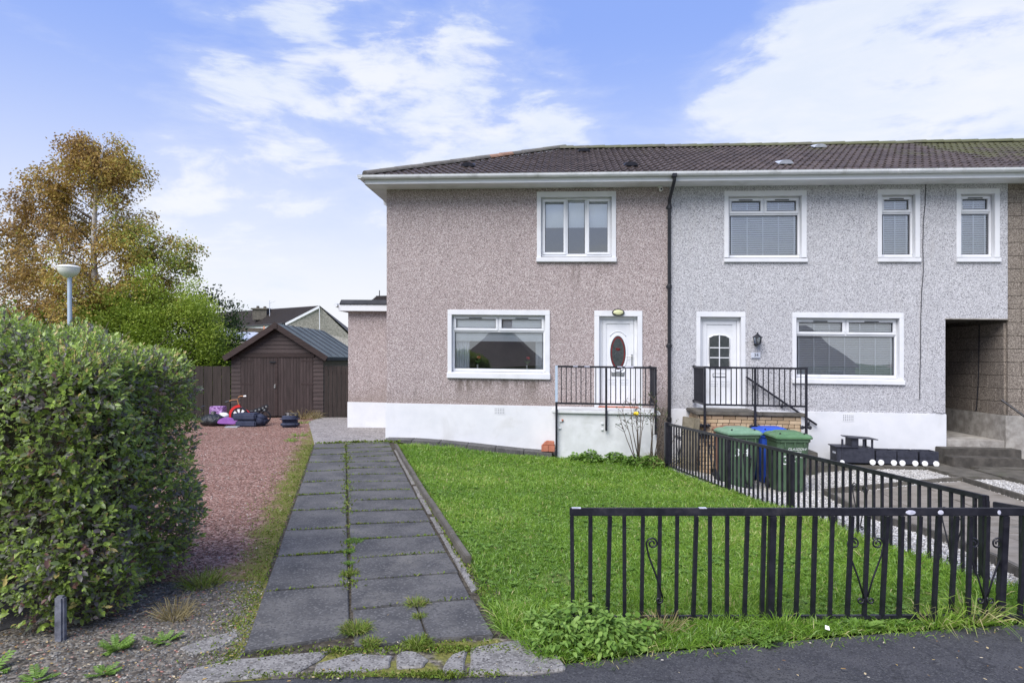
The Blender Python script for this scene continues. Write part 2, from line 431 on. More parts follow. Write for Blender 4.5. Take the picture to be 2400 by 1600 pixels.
def groundmat(name, stops, vscale, moss=None, rough=.9, extra=None):
    """chippings bedded in soil; 'moss' attribute blends living moss over it"""
    m, n, b = newmat(name)
    co = poscoord(n)
    v = n.n('ShaderNodeTexVoronoi', inp={'Vector': co, 'Scale': vscale})
    rnd = n.n('ShaderNodeSeparateColor', inp={0: v.outputs['Color']}).outputs[0]
    col = n.ramp(rnd, stops)
    big = n.noise(co, .8, 6, .65)
    col = n.mix(n.math('MULTIPLY', n.smooth(big, .4, .7), .45), col, stops[1][1])
    if extra:
        e = n.noise(co, 1.3, 7, .7)
        col = n.mix(n.math('MULTIPLY', n.smooth(e, .55, .7), .6), col, extra)
    if moss:
        at = n.n('ShaderNodeAttribute', attribute_name='moss').outputs['Fac']
        nz = n.noise(co, 2.6, 8, .7)
        k = n.math('ADD', at, n.math('MULTIPLY', n.math('SUBTRACT', nz, .5), 1.5))
        mc = n.mix(n.noise(co, 14, 5, .6), moss, tuple(x * 1.7 for x in moss))
        col = n.mix(n.smooth(k, .38, .68), col, mc)
    n.t.links.new(col, b.inputs['Base Color'])
    b.inputs['Roughness'].default_value = rough
    b.inputs['Specular IOR Level'].default_value = .25
    h = n.math('SUBTRACT', 1.0, v.outputs['Distance'])
    n.t.links.new(n.bump(h, .9, .014), b.inputs['Normal'])
    return m


M_REDGRAVEL = groundmat('red_gravel_bed', [(0, (.075, .046, .034)), (.3, (.17, .094, .072)), (.65, (.29, .168, .132)), (1, (.40, .28, .235))], 40, moss=(.11, .105, .028), extra=(.20, .15, .115))
M_CHIPBED = groundmat('grey_chip_bed', [(0, (.042, .036, .030)), (.4, (.100, .086, .070)), (.75, (.155, .138, .115)), (1, (.24, .215, .185))], 36, moss=(.11, .108, .028), extra=(.088, .064, .044))
M_WGRAVEL = groundmat('white_gravel_bed', [(0, (.14, .135, .125)), (.35, (.34, .33, .31)), (.7, (.54, .52, .50)), (1, (.70, .69, .66))], 40)
M_SOIL = groundmat('garden_soil', [(0, (.025, .02, .014)), (.4, (.05, .042, .03)), (1, (.09, .078, .058))], 30)
M_LAWNBASE = simple('lawn_soil_and_thatch', (.070, .115, .016), (.125, .185, .030), 9, .95, .6, 60, .01, world_co=True, dirt=(.075, .08, .03), dscale=2.2)
M_FIELD = simple('distant_grass', (.05, .09, .02), (.09, .13, .035), .4, .95, .3, 5, .05, world_co=True)

# ------------------------------------------------------------------ frames and geometry helpers
TH = R(5)                                   # the terrace stands 5 degrees off square to the street
CX0, CY0 = -2.76, 14.48                     # its near-left corner
DU = (math.cos(TH), -math.sin(TH))
DN = (math.sin(TH), math.cos(TH))
SH = .013                                   # the whole row has settled: it falls 13 mm in each metre to the east


def HW(u, v, z=0):
    return (CX0 + u * DU[0] + v * DN[0], CY0 + u * DU[1] + v * DN[1], z - SH * u)


def sm(a, b, t):
    t = min(1, max(0, (t - a) / (b - a)))
    return t * t * (3 - 2 * t)


def fencex(y):
    return 2.87 + .127 * (12.2 - y)


def gz(x, y):
    z = -.27 * sm(-2.5, 1.5, x) * sm(4.5, 12.8, y) - .24 * sm(0, 1.4, x - fencex(y)) * sm(5, 10, y) * (1 - .6 * sm(2.2, 4.5, x - fencex(y)))
    z -= .01 * min(30, max(0, y - 14))
    z -= 1.7 * sm(9, 32, -y)                # the street falls away behind the camera
    return z


OFF = {}


def thing(name, label, cat, loc=(0, 0, 0), frame='w', group=None, rot=0.0, kind=None):
    o = bpy.data.objects.new(name, None)
    COL.objects.link(o)
    o.empty_display_size = .1
    if frame == 'h':
        o.location = HW(*loc)
        o.rotation_euler = (0, 0, -TH)
        OFF[o.name] = ((loc[0], loc[1], loc[2] - SH * loc[0]), 'h')
    elif frame == 'l':                      # local frame: parts are drawn about the origin, thing is moved and turned
        o.location = loc
        o.rotation_euler = (0, 0, rot)
        OFF[o.name] = ((0, 0, 0), 'l')
    else:
        o.location = loc
        OFF[o.name] = (tuple(loc), 'w')
    o['label'] = label
    o['category'] = cat
    if group:
        o['group'] = group
    if kind:
        o['kind'] = kind
    return o


def tag(o, label=None, cat=None, group=None, kind=None):
    for k, v in (('label', label), ('category', cat), ('group', group), ('kind', kind)):
        if v:
            o[k] = v
    return o


def addobj(name, mesh, parent=None):
    o = bpy.data.objects.new(name, mesh)
    COL.objects.link(o)
    if parent is not None:
        o.parent = parent
        OFF[o.name] = OFF[parent.name]
    else:
        OFF[o.name] = ((0, 0, 0), 'w')
    return o


class MB:
    def __init__(s):
        s.v = []
        s.f = []

    def add(s, vs, fs):
        k = len(s.v)
        s.v += [tuple(p) for p in vs]
        s.f += [tuple(i + k for i in f) for f in fs]
        return s

    def box(s, x0, x1, y0, y1, z0, z1):
        vs = [(x0, y0, z0), (x1, y0, z0), (x1, y1, z0), (x0, y1, z0), (x0, y0, z1), (x1, y0, z1), (x1, y1, z1), (x0, y1, z1)]
        return s.add(vs, [(3, 2, 1, 0), (4, 5, 6, 7), (0, 1, 5, 4), (1, 2, 6, 5), (2, 3, 7, 6), (3, 0, 4, 7)])

    def prism(s, poly, z0, z1, axis='z'):
        """poly extruded: along z (poly in xy), y (poly in xz) or x (poly in yz)"""
        n = len(poly)
        if axis == 'z':
            a = [(p[0], p[1], z0) for p in poly]
            b = [(p[0], p[1], z1) for p in poly]
        elif axis == 'y':
            a = [(p[0], z0, p[1]) for p in poly]
            b = [(p[0], z1, p[1]) for p in poly]
        else:
            a = [(z0, p[0], p[1]) for p in poly]
            b = [(z1, p[0], p[1]) for p in poly]
        fs = [tuple(range(n))[::-1], tuple(range(n, 2 * n))] + [(i, (i + 1) % n, (i + 1) % n + n, i + n) for i in range(n)]
        return s.add(a + b, fs)

    def poly(s, pts):
        return s.add(pts, [tuple(range(len(pts)))])

    def bar(s, p, q, wd, h, up=(0, 0, 1)):
        p, q = Vector(p), Vector(q)
        d = (q - p).normalized()
        side = d.cross(Vector(up))
        if side.length < 1e-4:
            side = d.cross(Vector((0, 1, 0)))
        side.normalize()
        top = side.cross(d).normalized()
        a, b = side * wd / 2, top * h / 2
        vs = [p - a - b, p + a - b, p + a + b, p - a + b, q - a - b, q + a - b, q + a + b, q - a + b]
        return s.add(vs, [(0, 1, 2, 3), (7, 6, 5, 4), (0, 4, 5, 1), (1, 5, 6, 2), (2, 6, 7, 3), (3, 7, 4, 0)])

    def tube(s, pts, r, n=8, r2=None, cap=True):
        pts = [Vector(p) for p in pts]
        k = len(s.v)
        m = len(pts)
        ref = Vector((0, 0, 1))
        if abs((pts[-1] - pts[0]).normalized().z) > .9:
            ref = Vector((0, 1, 0))
        for i, p in enumerate(pts):
            d = (pts[min(i + 1, m - 1)] - pts[max(i - 1, 0)])
            if d.length < 1e-9:
                d = Vector((0, 0, 1))
            d.normalize()
            a = d.cross(ref)
            if a.length < 1e-3:
                a = d.cross(Vector((1, 0, 0)))
            a.normalize()
            b = d.cross(a).normalized()
            rr = r[i] if isinstance(r, (list, tuple)) else (r if r2 is None else r + (r2 - r) * i / (m - 1))
            for j in range(n):
                t = 2 * math.pi * j / n
                s.v.append(tuple(p + a * math.cos(t) * rr + b * math.sin(t) * rr))
        for i in range(m - 1):
            for j in range(n):
                s.f.append((k + i * n + j, k + i * n + (j + 1) % n, k + (i + 1) * n + (j + 1) % n, k + (i + 1) * n + j))
        if cap:
            s.f.append(tuple(k + j for j in range(n))[::-1])
            s.f.append(tuple(k + (m - 1) * n + j for j in range(n)))
        return s

    def lathe(s, prof, c=(0, 0, 0), n=16, axis='z', sx=1, sy=1, cap=True):
        k = len(s.v)
        for (r, h) in prof:
            for j in range(n):
                t = 2 * math.pi * j / n
                x, y = math.cos(t) * r * sx, math.sin(t) * r * sy
                p = (x, y, h) if axis == 'z' else ((x, h, y) if axis == 'y' else (h, x, y))
                s.v.append((c[0] + p[0], c[1] + p[1], c[2] + p[2]))
        m = len(prof)
        for i in range(m - 1):
            for j in range(n):
                s.f.append((k + i * n + j, k + i * n + (j + 1) % n, k + (i + 1) * n + (j + 1) % n, k + (i + 1) * n + j))
        if cap:
            s.f.append(tuple(k + j for j in range(n))[::-1])
            s.f.append(tuple(k + (m - 1) * n + j for j in range(n)))
        return s

    def ball(s, c, rx, ry=None, rz=None, n=12, m=8):
        ry = ry or rx
        rz = rz or rx
        prof = [(math.sin(math.pi * i / m), -math.cos(math.pi * i / m)) for i in range(m + 1)]
        prof[0] = (.02, -1)
        prof[-1] = (.02, 1)
        k = len(s.v)
        s.lathe(prof, (0, 0, 0), n)
        for i in range(k, len(s.v)):
            x, y, z = s.v[i]
            s.v[i] = (c[0] + x * rx, c[1] + y * ry, c[2] + z * rz)
        return s

    def mesh(s, name, mat, off=((0, 0, 0), 'w'), bevel=0, smooth=False, segs=2, jitter=0):
        o, fr = off
        vs = np.array(s.v, dtype=float)
        if fr == 'h':
            vs[:, 2] -= SH * vs[:, 0]
        vs = vs - np.array(o)
        me = bpy.data.meshes.new(name)
        me.from_pydata(vs.tolist(), [], s.f)
        bm = bmesh.new()
        bm.from_mesh(me)
        bmesh.ops.recalc_face_normals(bm, faces=bm.faces)
        if bevel:
            es = [e for e in bm.edges if len(e.link_faces) == 2 and e.calc_face_angle(0) > .5]
            bmesh.ops.bevel(bm, geom=es, offset=bevel, segments=segs, affect='EDGES', clamp_overlap=True)
        bm.to_mesh(me)
        bm.free()
        if smooth:
            for p in me.polygons:
                p.use_smooth = True
            if smooth == 'auto':
                try:
                    me.set_sharp_from_angle(angle=R(35))
                except Exception:
                    pass
        if mat is not None:
            me.materials.append(mat)
        return me

    def obj(s, name, mat, parent=None, **kw):
        off = OFF[parent.name] if parent is not None else ((0, 0, 0), 'w')
        return addobj(name, s.mesh(name, mat, off, **kw), parent)

    def top(s, name, mat, label, cat, base=None, group=None, kind=None, frame='w', **kw):
        """a top-level thing that is one mesh, its origin at base"""
        b = base if base is not None else (0, 0, 0)
        off = ((b[0], b[1], b[2] - (SH * b[0] if frame == 'h' else 0)), frame)
        o = addobj(name, s.mesh(name, mat, off, **kw))
        if frame == 'h':
            o.location = HW(*b)
            o.rotation_euler = (0, 0, -TH)
        else:
            o.location = b
        OFF[o.name] = off
        return tag(o, label, cat, group, kind)


def inst(name, me, parent, pos, rot=(0, 0, 0), scale=None):
    """another part that shares mesh data; pos in the parent's frame"""
    o = addobj(name, me, parent)
    off, fr = OFF[parent.name]
    z = pos[2] - (SH * pos[0] if fr == 'h' else 0)
    o.location = (pos[0] - off[0], pos[1] - off[1], z - off[2])
    o.rotation_euler = rot
    if scale:
        o.scale = scale
    return o


def leaf_mesh(name, mat, P, D, N, Ln, Wd, rnd, fold=.25, shape=6, droop=0.0):
    """numpy leaves: P base, D direction, N face normal, Ln length, Wd width"""
    P = np.asarray(P, float)
    D = D / (np.linalg.norm(D, axis=1, keepdims=True) + 1e-9)
    S = np.cross(D, N)
    S /= (np.linalg.norm(S, axis=1, keepdims=True) + 1e-9)
    U = np.cross(S, D)
    n = len(P)
    Ln = np.broadcast_to(np.asarray(Ln, float), (n,))[:, None]
    Wd = np.broadcast_to(np.asarray(Wd, float), (n,))[:, None]
    dr = np.array([0, 0, -1.0]) * droop
    if shape == 6:
        cols = [P, P + D * Ln * .3 - S * Wd * .46 + U * Wd * fold, P + D * Ln * .68 - S * Wd * .40 + U * Wd * fold * .8 + dr * Ln * .4,
                P + D * Ln + dr * Ln, P + D * Ln * .68 + S * Wd * .40 + U * Wd * fold * .8 + dr * Ln * .4, P + D * Ln * .3 + S * Wd * .46 + U * Wd * fold]
        q = np.array([[0, 3, 2, 1], [0, 5, 4, 3]])
        k = 6
    elif shape == 4:
        cols = [P, P + D * Ln * .5 - S * Wd * .5 + U * Wd * fold, P + D * Ln + dr * Ln, P + D * Ln * .5 + S * Wd * .5 + U * Wd * fold]
        q = np.array([[0, 3, 2, 1]])
        k = 4
    else:                                   # blade: tapering, bent at the middle
        mid = P + D * Ln * .55 + dr * Ln * .15
        tip = P + D * Ln * .92 + dr * Ln * .75 + U * Ln * fold
        cols = [P - S * Wd * .5, P + S * Wd * .5, mid + S * Wd * .42, mid - S * Wd * .42, tip]
        k = 5
        q = None
    V = np.stack(cols, 1).reshape(-1, 3)
    base = (np.arange(n) * k)[:, None]
    me = bpy.data.meshes.new(name)
    if q is not None:
        F = (base[:, :, None] + q[None]).reshape(-1, 4)
        nf, tot = len(F), len(F) * 4
        starts = np.arange(nf) * 4
        loops = F.reshape(-1)
    else:
        qf = base + np.array([0, 1, 2, 3])
        tf = base + np.array([3, 2, 4])
        loops = np.concatenate([qf, tf], 1).reshape(-1)
        starts = (np.arange(n)[:, None] * 7 + np.array([0, 4])).reshape(-1)
        nf, tot = 2 * n, 7 * n
    me.vertices.add(len(V))
    me.vertices.foreach_set('co', V.astype(np.float32).ravel())
    me.loops.add(tot)
    me.loops.foreach_set('vertex_index', loops.astype(np.int32))
    me.polygons.add(nf)
    me.polygons.foreach_set('loop_start', starts.astype(np.int32))
    a = me.attributes.new('rnd', 'FLOAT', 'POINT')
    a.data.foreach_set('value', np.repeat(np.asarray(rnd, np.float32), k))
    me.update(calc_edges=True)
    me.validate()
    me.materials.append(mat)
    return me


def stones_mesh(name, mat, P, size, rnd, flat=.6):
    """n little angular stones (8 faces each)"""
    n = len(P)
    oct_ = np.array([[1, 0, 0], [-1, 0, 0], [0, 1, 0], [0, -1, 0], [0, 0, 1], [0, 0, -1]], float)
    V = oct_[None] * (1 + nr.uniform(-.35, .35, (n, 6, 1)))
    V += nr.uniform(-.25, .25, (n, 6, 3))
    a = nr.uniform(0, 2 * np.pi, n)
    c, s_ = np.cos(a), np.sin(a)
    X = V[:, :, 0] * c[:, None] - V[:, :, 1] * s_[:, None]
    Y = V[:, :, 0] * s_[:, None] + V[:, :, 1] * c[:, None]
    V = np.stack([X, Y * nr.uniform(.6, 1, (n, 1)), V[:, :, 2] * flat], 2) * np.asarray(size)[:, None, None] * .5
    V = (V + np.asarray(P)[:, None, :]).reshape(-1, 3)
    T = np.array([[0, 2, 4], [2, 1, 4], [1, 3, 4], [3, 0, 4], [2, 0, 5], [1, 2, 5], [3, 1, 5], [0, 3, 5]])
    F = ((np.arange(n) * 6)[:, None, None] + T[None]).reshape(-1)
    me = bpy.data.meshes.new(name)
    me.vertices.add(len(V))
    me.vertices.foreach_set('co', V.astype(np.float32).ravel())
    me.loops.add(len(F))
    me.loops.foreach_set('vertex_index', F.astype(np.int32))
    me.polygons.add(len(F) // 3)
    me.polygons.foreach_set('loop_start', (np.arange(len(F) // 3) * 3).astype(np.int32))
    at = me.attributes.new('rnd', 'FLOAT', 'POINT')
    at.data.foreach_set('value', np.repeat(np.asarray(rnd, np.float32), 6))
    me.update(calc_edges=True)
    me.materials.append(mat)
    return me


def inpoly(X, Y, poly):
    X = np.asarray(X)
    Y = np.asarray(Y)
    r = np.zeros(X.shape, bool)
    n = len(poly)
    for i in range(n):
        x1, y1 = poly[i]
        x2, y2 = poly[(i + 1) % n]
        c = ((y1 > Y) != (y2 > Y)) & (X < (x2 - x1) * (Y - y1) / (y2 - y1 + 1e-12) + x1)
        r ^= c
    return r


def scatter(poly, n, dens=None):
    xs = [p[0] for p in poly]
    ys = [p[1] for p in poly]
    out = []
    got = 0
    while got < n:
        X = nr.uniform(min(xs), max(xs), n)
        Y = nr.uniform(min(ys), max(ys), n)
        k = inpoly(X, Y, poly)
        if dens is not None:
            k &= nr.uniform(0, 1, n) < dens(X, Y)
        out.append(np.stack([X[k], Y[k]], 1))
        got += int(k.sum())
    return np.concatenate(out)[:n]


vgz = np.vectorize(gz)


def sheet(name, poly, mat, dz=.004, step=.4, attr=None, zf=None):
    """ground sheet: the polygon cut on a grid and draped over the ground"""
    bm = bmesh.new()
    vs = [bm.verts.new((x, y, 0)) for x, y in poly]
    bm.faces.new(vs)
    xs = [p[0] for p in poly]
    ys = [p[1] for p in poly]
    for ax, lo, hi in ((0, min(xs), max(xs)), (1, min(ys), max(ys))):
        t = math.floor(lo / step) * step + step
        while t < hi:
            co = (t, 0, 0) if ax == 0 else (0, t, 0)
            no = (1, 0, 0) if ax == 0 else (0, 1, 0)
            bmesh.ops.bisect_plane(bm, geom=bm.verts[:] + bm.edges[:] + bm.faces[:], plane_co=co, plane_no=no, dist=1e-5)
            t += step
    f = zf or gz
    for v in bm.verts:
        v.co.z = f(v.co.x, v.co.y) + dz
    bmesh.ops.recalc_face_normals(bm, faces=bm.faces)
    for fc in bm.faces:
        if fc.normal.z < 0:
            fc.normal_flip()
    me = bpy.data.meshes.new(name)
    bm.to_mesh(me)
    bm.free()
    me.materials.append(mat)
    if attr:
        a = me.attributes.new('moss', 'FLOAT', 'POINT')
        a.data.foreach_set('value', [attr(v.co.x, v.co.y) for v in me.vertices])
    o = addobj(name, me)
    o['kind'] = 'structure'
    return o


# ------------------------------------------------------------------ ground and hard surfaces
def axis_vals(lo, hi, n0, n1, step, far):
    a = list(np.arange(n0, n1 + 1e-6, step))
    out = []
    d, t = step * 2, n0
    while t > lo:
        t -= d
        d *= 1.6
        out.insert(0, max(t, lo))
    out += a
    d, t = step * 2, n1
    while t < hi:
        t += d
        d *= 1.6
        out.append(min(t, hi))
    return out


gx = axis_vals(-700, 700, -12, 14, .5, 0)
gy = axis_vals(-500, 900, -34, 26, .5, 0)
gm = MB()
for y in gy:
    for x in gx:
        gm.v.append((x, y, gz(x, y) - .03))
nx = len(gx)
for j in range(len(gy) - 1):
    for i in range(nx - 1):
        gm.f.append((j * nx + i, j * nx + i + 1, (j + 1) * nx + i + 1, (j + 1) * nx + i))
ground = gm.obj('ground', M_FIELD)
ground['kind'] = 'structure'

# path frame: s along, t across, both from the joint between the two slab columns
PJ = (-1.09, 4.44)
PE = (-.2477, .9688)
PP = (.9688, .2477)


def PW(s, t):
    return (PJ[0] + PE[0] * s + PP[0] * t, PJ[1] + PE[1] * s + PP[1] * t)


# red gravel drive
def moss_drive(x, y):
    s = (x - PJ[0]) * PE[0] + (y - PJ[1]) * PE[1]
    t = (x - PJ[0]) * PP[0] + (y - PJ[1]) * PP[1]
    k = 1 - sm(-1.05, -.62, -t - 1.5 + .0) if False else sm(-1.35, -.65, t)
    front = 1 - sm(.2, 2.0, s)
    return max(k * .75, front * .95, .18 * sm(8.5, 10.5, s))


drive_poly = [PW(.95, -.63), PW(9.62, -.63), (-5.85, 19.05), (-5.95, 20.6), (-9.4, 20.65), (-9.6, 12), (-5.6, 7.2), (-3.0, 5.2)]
sheet('gravel_drive', drive_poly, M_REDGRAVEL, .006, .2, moss_drive)
chip_poly = [PW(1.0, -.63), (-3.0, 5.22), (-6.5, 6.4), (-9, 6.0), (-9, 2.0), (-2.0, 2.0), (-1.6, 3.55), PW(-.35, -.63)]


def moss_chip(x, y):
    s = (x - PJ[0]) * PE[0] + (y - PJ[1]) * PE[1]
    t = (x - PJ[0]) * PP[0] + (y - PJ[1]) * PP[1]
    return max(.75 * sm(-.95, -.66, t), .75 * sm(.8, 1.5, s)) * (1 if y < 6.5 else .5)


sheet('chip_apron', chip_poly, M_CHIPBED, .010, .2, moss_chip)
sheet('concrete_apron', [PW(9.55, -.63), PW(9.55, 1.2), (-2.62, 14.2), (-2.3, 17.6), (-3.9, 20.62), (-6.0, 20.62), (-5.9, 19.05)], M_APRON, .016, .5)
pave_poly = [(-9, -6), (14, -6), (14, 4.62), (5.0, 4.60), (3.5, 4.42), (2.4, 4.26), (1.5, 4.10), (.84, 3.98), (.42, 3.86), (.12, 3.80), (-.12, 4.22), (-.30, 3.80), (-1.0, 3.76), (-1.75, 3.66), (-2.05, 2.0), (-9, 2.0)]
sheet('pavement', pave_poly, M_TARMAC, .002, .5)
sheet('pavement', [(-9, 4.15), (-3.35, 4.25), (-3.1, 4.6), (-3.6, 5.4), (-9, 5.6)], M_TARMAC, .016, .5).name = 'side_path'

lawn_poly = [(-.22, 4.78), (-.33, 5.66), (-2.28, 13.2), (-2.2, 13.55), (.9, 13.30), (3.0, 13.1), (2.83, 12.2), (3.05, 10.8), (3.30, 8.8), (3.55, 6.8), (3.75, 5.2), (5.0, 4.75),
             (3.5, 4.50), (2.4, 4.30), (1.5, 4.13), (.84, 4.0), (.42, 3.9), (.16, 3.86), (-.06, 4.25)]
sheet('lawn', lawn_poly, M_LAWNBASE, .004, .4)
nb_poly = [(2.90, 12.2), (3.07, 10.8), (3.32, 8.8), (3.57, 6.8), (3.80, 5.0), (5.4, 4.7), (12.5, 4.7), (12.5, 13.4), (2.95, 13.6)]
sheet('white_gravel', nb_poly, M_WGRAVEL, .004, .4)
sheet('verge_soil', [(-.05, 4.85), (-.26, 5.7), (-.62, 5.75), (-.20, 4.2), (-.03, 4.18)], M_SOIL, .006, .4)

sheet('path_mouth', [(-1.95, 3.56), (-1.25, 3.66), (-.9, 3.68), (-.3, 3.67), (.1, 3.70), (.28, 3.76), (.20, 4.22), (-.1, 4.30), (-.6, 4.15), (-1.5, 4.05), (-2.0, 4.1)], M_CHIPBED, .0045, .1, lambda x, y: .35 + .45 * (math.sin(x * 7) * math.sin(y * 9) > .1))
# main path: a left column of long slabs, a right column of cross slabs
path = sheet('garden_path', [PW(-.45, -.66), PW(-.45, .98), PW(9.6, .98), PW(9.6, -.66)], M_SOIL, .008, .5)


def slab(parent, name, pts, z0, z1, mat, bev=.006, tilt=.004):
    cx = sum(p[0] for p in pts) / len(pts)
    cy = sum(p[1] for p in pts) / len(pts)
    tx, ty = rng.uniform(-tilt, tilt), rng.uniform(-tilt, tilt)
    m = MB()
    n = len(pts)
    g = gz(cx, cy)
    m.v = [(x, y, gz(x, y) + z0) for x, y in pts] + [(x, y, gz(x, y) + z1 + tx * (x - cx) * 3 + ty * (y - cy) * 3) for x, y in pts]
    m.f = [tuple(range(n))[::-1], tuple(range(n, 2 * n))] + [(i, (i + 1) % n, (i + 1) % n + n, i + n) for i in range(n)]
    return m.obj(name, mat, parent, bevel=bev)


def jit(p, a=.006):
    return (p[0] + rng.uniform(-a, a), p[1] + rng.uniform(-a, a))


joints_s = []
s0 = -.30
k = 0
while s0 < 9.5:
    s1 = .69 if k == 0 else s0 + .905
    e = min(s1, 9.58)
    a = -.36 if k == 0 else s0 + .012
    slab(path, 'paving_slab', [jit(PW(a, -.62)), jit(PW((s0 if k == 0 else a) + (.05 if k == 0 else 0), -.012)), jit(PW(e - .012, -.012)), jit(PW(e - .012, -.62))], -.03, .030, M_SLAB)
    joints_s.append(('L', e))
    s0 = s1
    k += 1
s0 = -.47
k = 0
while s0 < 9.5:
    s1 = .17 if k == 0 else s0 + .612
    e = min(s1, 9.58)
    a = s0 + .008
    if k == 0:
        slab(path, 'paving_slab', [jit(PW(-.43, .012)), jit(PW(-.46, .46)), jit(PW(e - .006, .45)), jit(PW(e - .010, .012))], -.03, .024, M_SLAB)
        slab(path, 'paving_slab', [jit(PW(-.46, .475)), jit(PW(-.50, .88)), jit(PW(e - .006, .88)), jit(PW(e - .006, .465))], -.03, .030, M_SLAB)
    else:
        slab(path, 'paving_slab', [jit(PW(a, .012)), jit(PW(a, .865)), jit(PW(e - .008, .865)), jit(PW(e - .008, .012))], -.03, .030, M_SLAB)
    joints_s.append(('R', e))
    s0 = s1
    k += 1

# kerb edging beside the lawn and the worn flush edging between
kerb = thing('kerb_edging', 'raised concrete kerb edging between the slab path and the lawn', 'kerb', (-.37, 5.67, 0))
ka, kb = Vector((-.37, 5.67)), Vector((-2.34, 13.2))
nk = 9
for i in range(nk):
    p = ka.lerp(kb, (i + .006) / nk)
    q = ka.lerp(kb, (i + .994) / nk)
    o = .004 * ((i * 7) % 3 - 1)
    zk = gz(p.x, p.y)
    zq = gz(q.x, q.y)
    MB().bar((p.x + o, p.y, zk + .015), (q.x + o, q.y, zq + .015), .055, .15).obj('edging_stone', M_COPING, kerb, bevel=.008)
flush = thing('flush_edging', 'worn flush concrete edging strip along the slab path', 'kerb', (*PW(.3, .93), 0))
for i in range(10):
    s_a = .35 + i * .9
    if s_a > 8:
        break
    slab(flush, 'edging_stone', [jit(PW(s_a, .895)), jit(PW(s_a + .02, .965)), jit(PW(s_a + .87, .97)), jit(PW(s_a + .87, .90))], -.04, .012 + .008 * (i == 0), M_CONC)


def gpix(px, py, z=0.0):
    y = 1541 * (CAMZ - z) / (py - 841)
    return ((px - 1200) / 1541 * y, y)


# broken kerb stones across the mouth of the path (metres, surveyed on the ground)
broken = [
    [(-1.85, 3.74), (-1.62, 3.87), (-1.38, 3.93), (-1.10, 3.98), (-1.13, 3.87), (-1.21, 3.71), (-1.40, 3.66), (-1.64, 3.59), (-1.84, 3.59)],
    [(-1.13, 3.82), (-.94, 3.95), (-.85, 3.93), (-.71, 3.92), (-.70, 3.78), (-.83, 3.73), (-.98, 3.71), (-1.12, 3.73)],
    [(-.69, 3.93), (-.64, 3.98), (-.57, 3.96), (-.49, 3.87), (-.51, 3.78), (-.66, 3.76)],
    [(-.36, 3.93), (-.27, 4.00), (-.265, 3.69), (-.39, 3.70), (-.385, 3.85)],
    [(-.255, 4.02), (-.05, 4.11), (.245, 4.18), (.25, 4.02), (.305, 3.80), (.295, 3.74), (.09, 3.69), (-.245, 3.69)],
]
bk = ['long broken kerb stone at the left end of the path mouth', 'chipped kerb stone with a mossy crack beside it', 'small wedge of broken kerb stone at the path mouth',
      'narrow piece of kerb stone beside the big pale one', 'big pale slab of kerb stone at the lawn corner']
for pts, lb in zip(broken, bk):
    m = MB()
    dense = []
    for i in range(len(pts)):
        p, q = pts[i], pts[(i + 1) % len(pts)]
        dense += [p, jit(((p[0] + q[0]) / 2, (p[1] + q[1]) / 2), .010)]
    m.prism(dense, -.06, .020)
    cx, cy = sum(p[0] for p in pts) / len(pts), sum(p[1] for p in pts) / len(pts)
    m.top('kerb_stone', M_CONC, lb, 'kerb stone', (cx, cy, -.03), group='broken kerb stones', bevel=.010, segs=1)
# half-buried stone left of the path
MB().prism([(-2.04, 4.02), (-1.90, 4.20), (-1.80, 4.28), (-1.74, 4.20), (-1.78, 4.02), (-1.92, 3.93)], -.05, .018).top(
    'kerb_stone', M_CONC, 'half buried grey stone in the chippings beside the path', 'kerb stone', (-1.88, 4.1, -.03), group='broken kerb stones', bevel=.010, segs=1)

# slab strip along the foot of the pink house
strip = thing('house_foot_slabs', 'row of dark slabs along the foot of the pink house', 'paving', (.05, -.2, -.05), 'h')
u0 = .05
while u0 < 3.6:
    u1 = min(u0 + .60, 3.72)
    m = MB()
    za = [gz(*HW(uu, -.2)[:2]) + SH * uu + .055 for uu in (u0, u1)]
    m.add([(u0 + .005, -.40, za[0] - .16), (u1 - .005, -.40, za[1] - .16), (u1 - .005, -.025, za[1] - .16), (u0 + .005, -.025, za[0] - .16),
           (u0 + .005, -.40, za[0]), (u1 - .005, -.40, za[1]), (u1 - .005, -.025, za[1] + .012), (u0 + .005, -.025, za[0] + .012)],
          [(3, 2, 1, 0), (4, 5, 6, 7), (0, 1, 5, 4), (1, 2, 6, 5), (2, 3, 7, 6), (3, 0, 4, 7)])
    m.obj('paving_slab', M_SLAB, strip, bevel=.006)
    u0 = u1

# neighbour's paving: strip along the white house, then the path to the street
nstrip = thing('house_foot_slabs', 'mossy raised slab terrace along the foot of the white house', 'paving', (8.6, -.5, -.3), 'h')
u0 = 8.62
while u0 < 11.5:
    u1 = u0 + .75
    z = -.305 + SH * u0
    MB().box(u0 + .006, u1 - .006, -.84, -.03, z - .3, z).obj('paving_slab', M_SLABD, nstrip, bevel=.01)
    u0 = u1
for (a, b, c, d) in ((11.62, 12.50, -2.0, -1.02), (12.51, 13.4, -2.0, -1.02), (11.62, 12.50, -3.0, -2.01), (12.51, 13.4, -3.0, -2.01), (13.41, 14.6, -3.0, -1.02), (10.9, 11.61, -1.9, -.86)):
    zt_ = gz(*HW((a + b) / 2, (c + d) / 2)[:2]) + .055 + SH * (a + b) / 2
    MB().box(a + .006, b - .006, c, d, zt_ - .3, zt_).obj('paving_slab', M_SLABD, nstrip, bevel=.01)
npath = sheet('neighbour_path', [(5.22, 10.9), (4.10, 5.2), (4.05, 4.72), (6.35, 4.72), (7.22, 9.2), (7.78, 11.3)], M_SOIL, .010, .4)
nA, nB = Vector((5.27, 10.85)), Vector((4.12, 4.80))
nC, nD = Vector((7.72, 11.25)), Vector((6.30, 4.80))
rows = 10
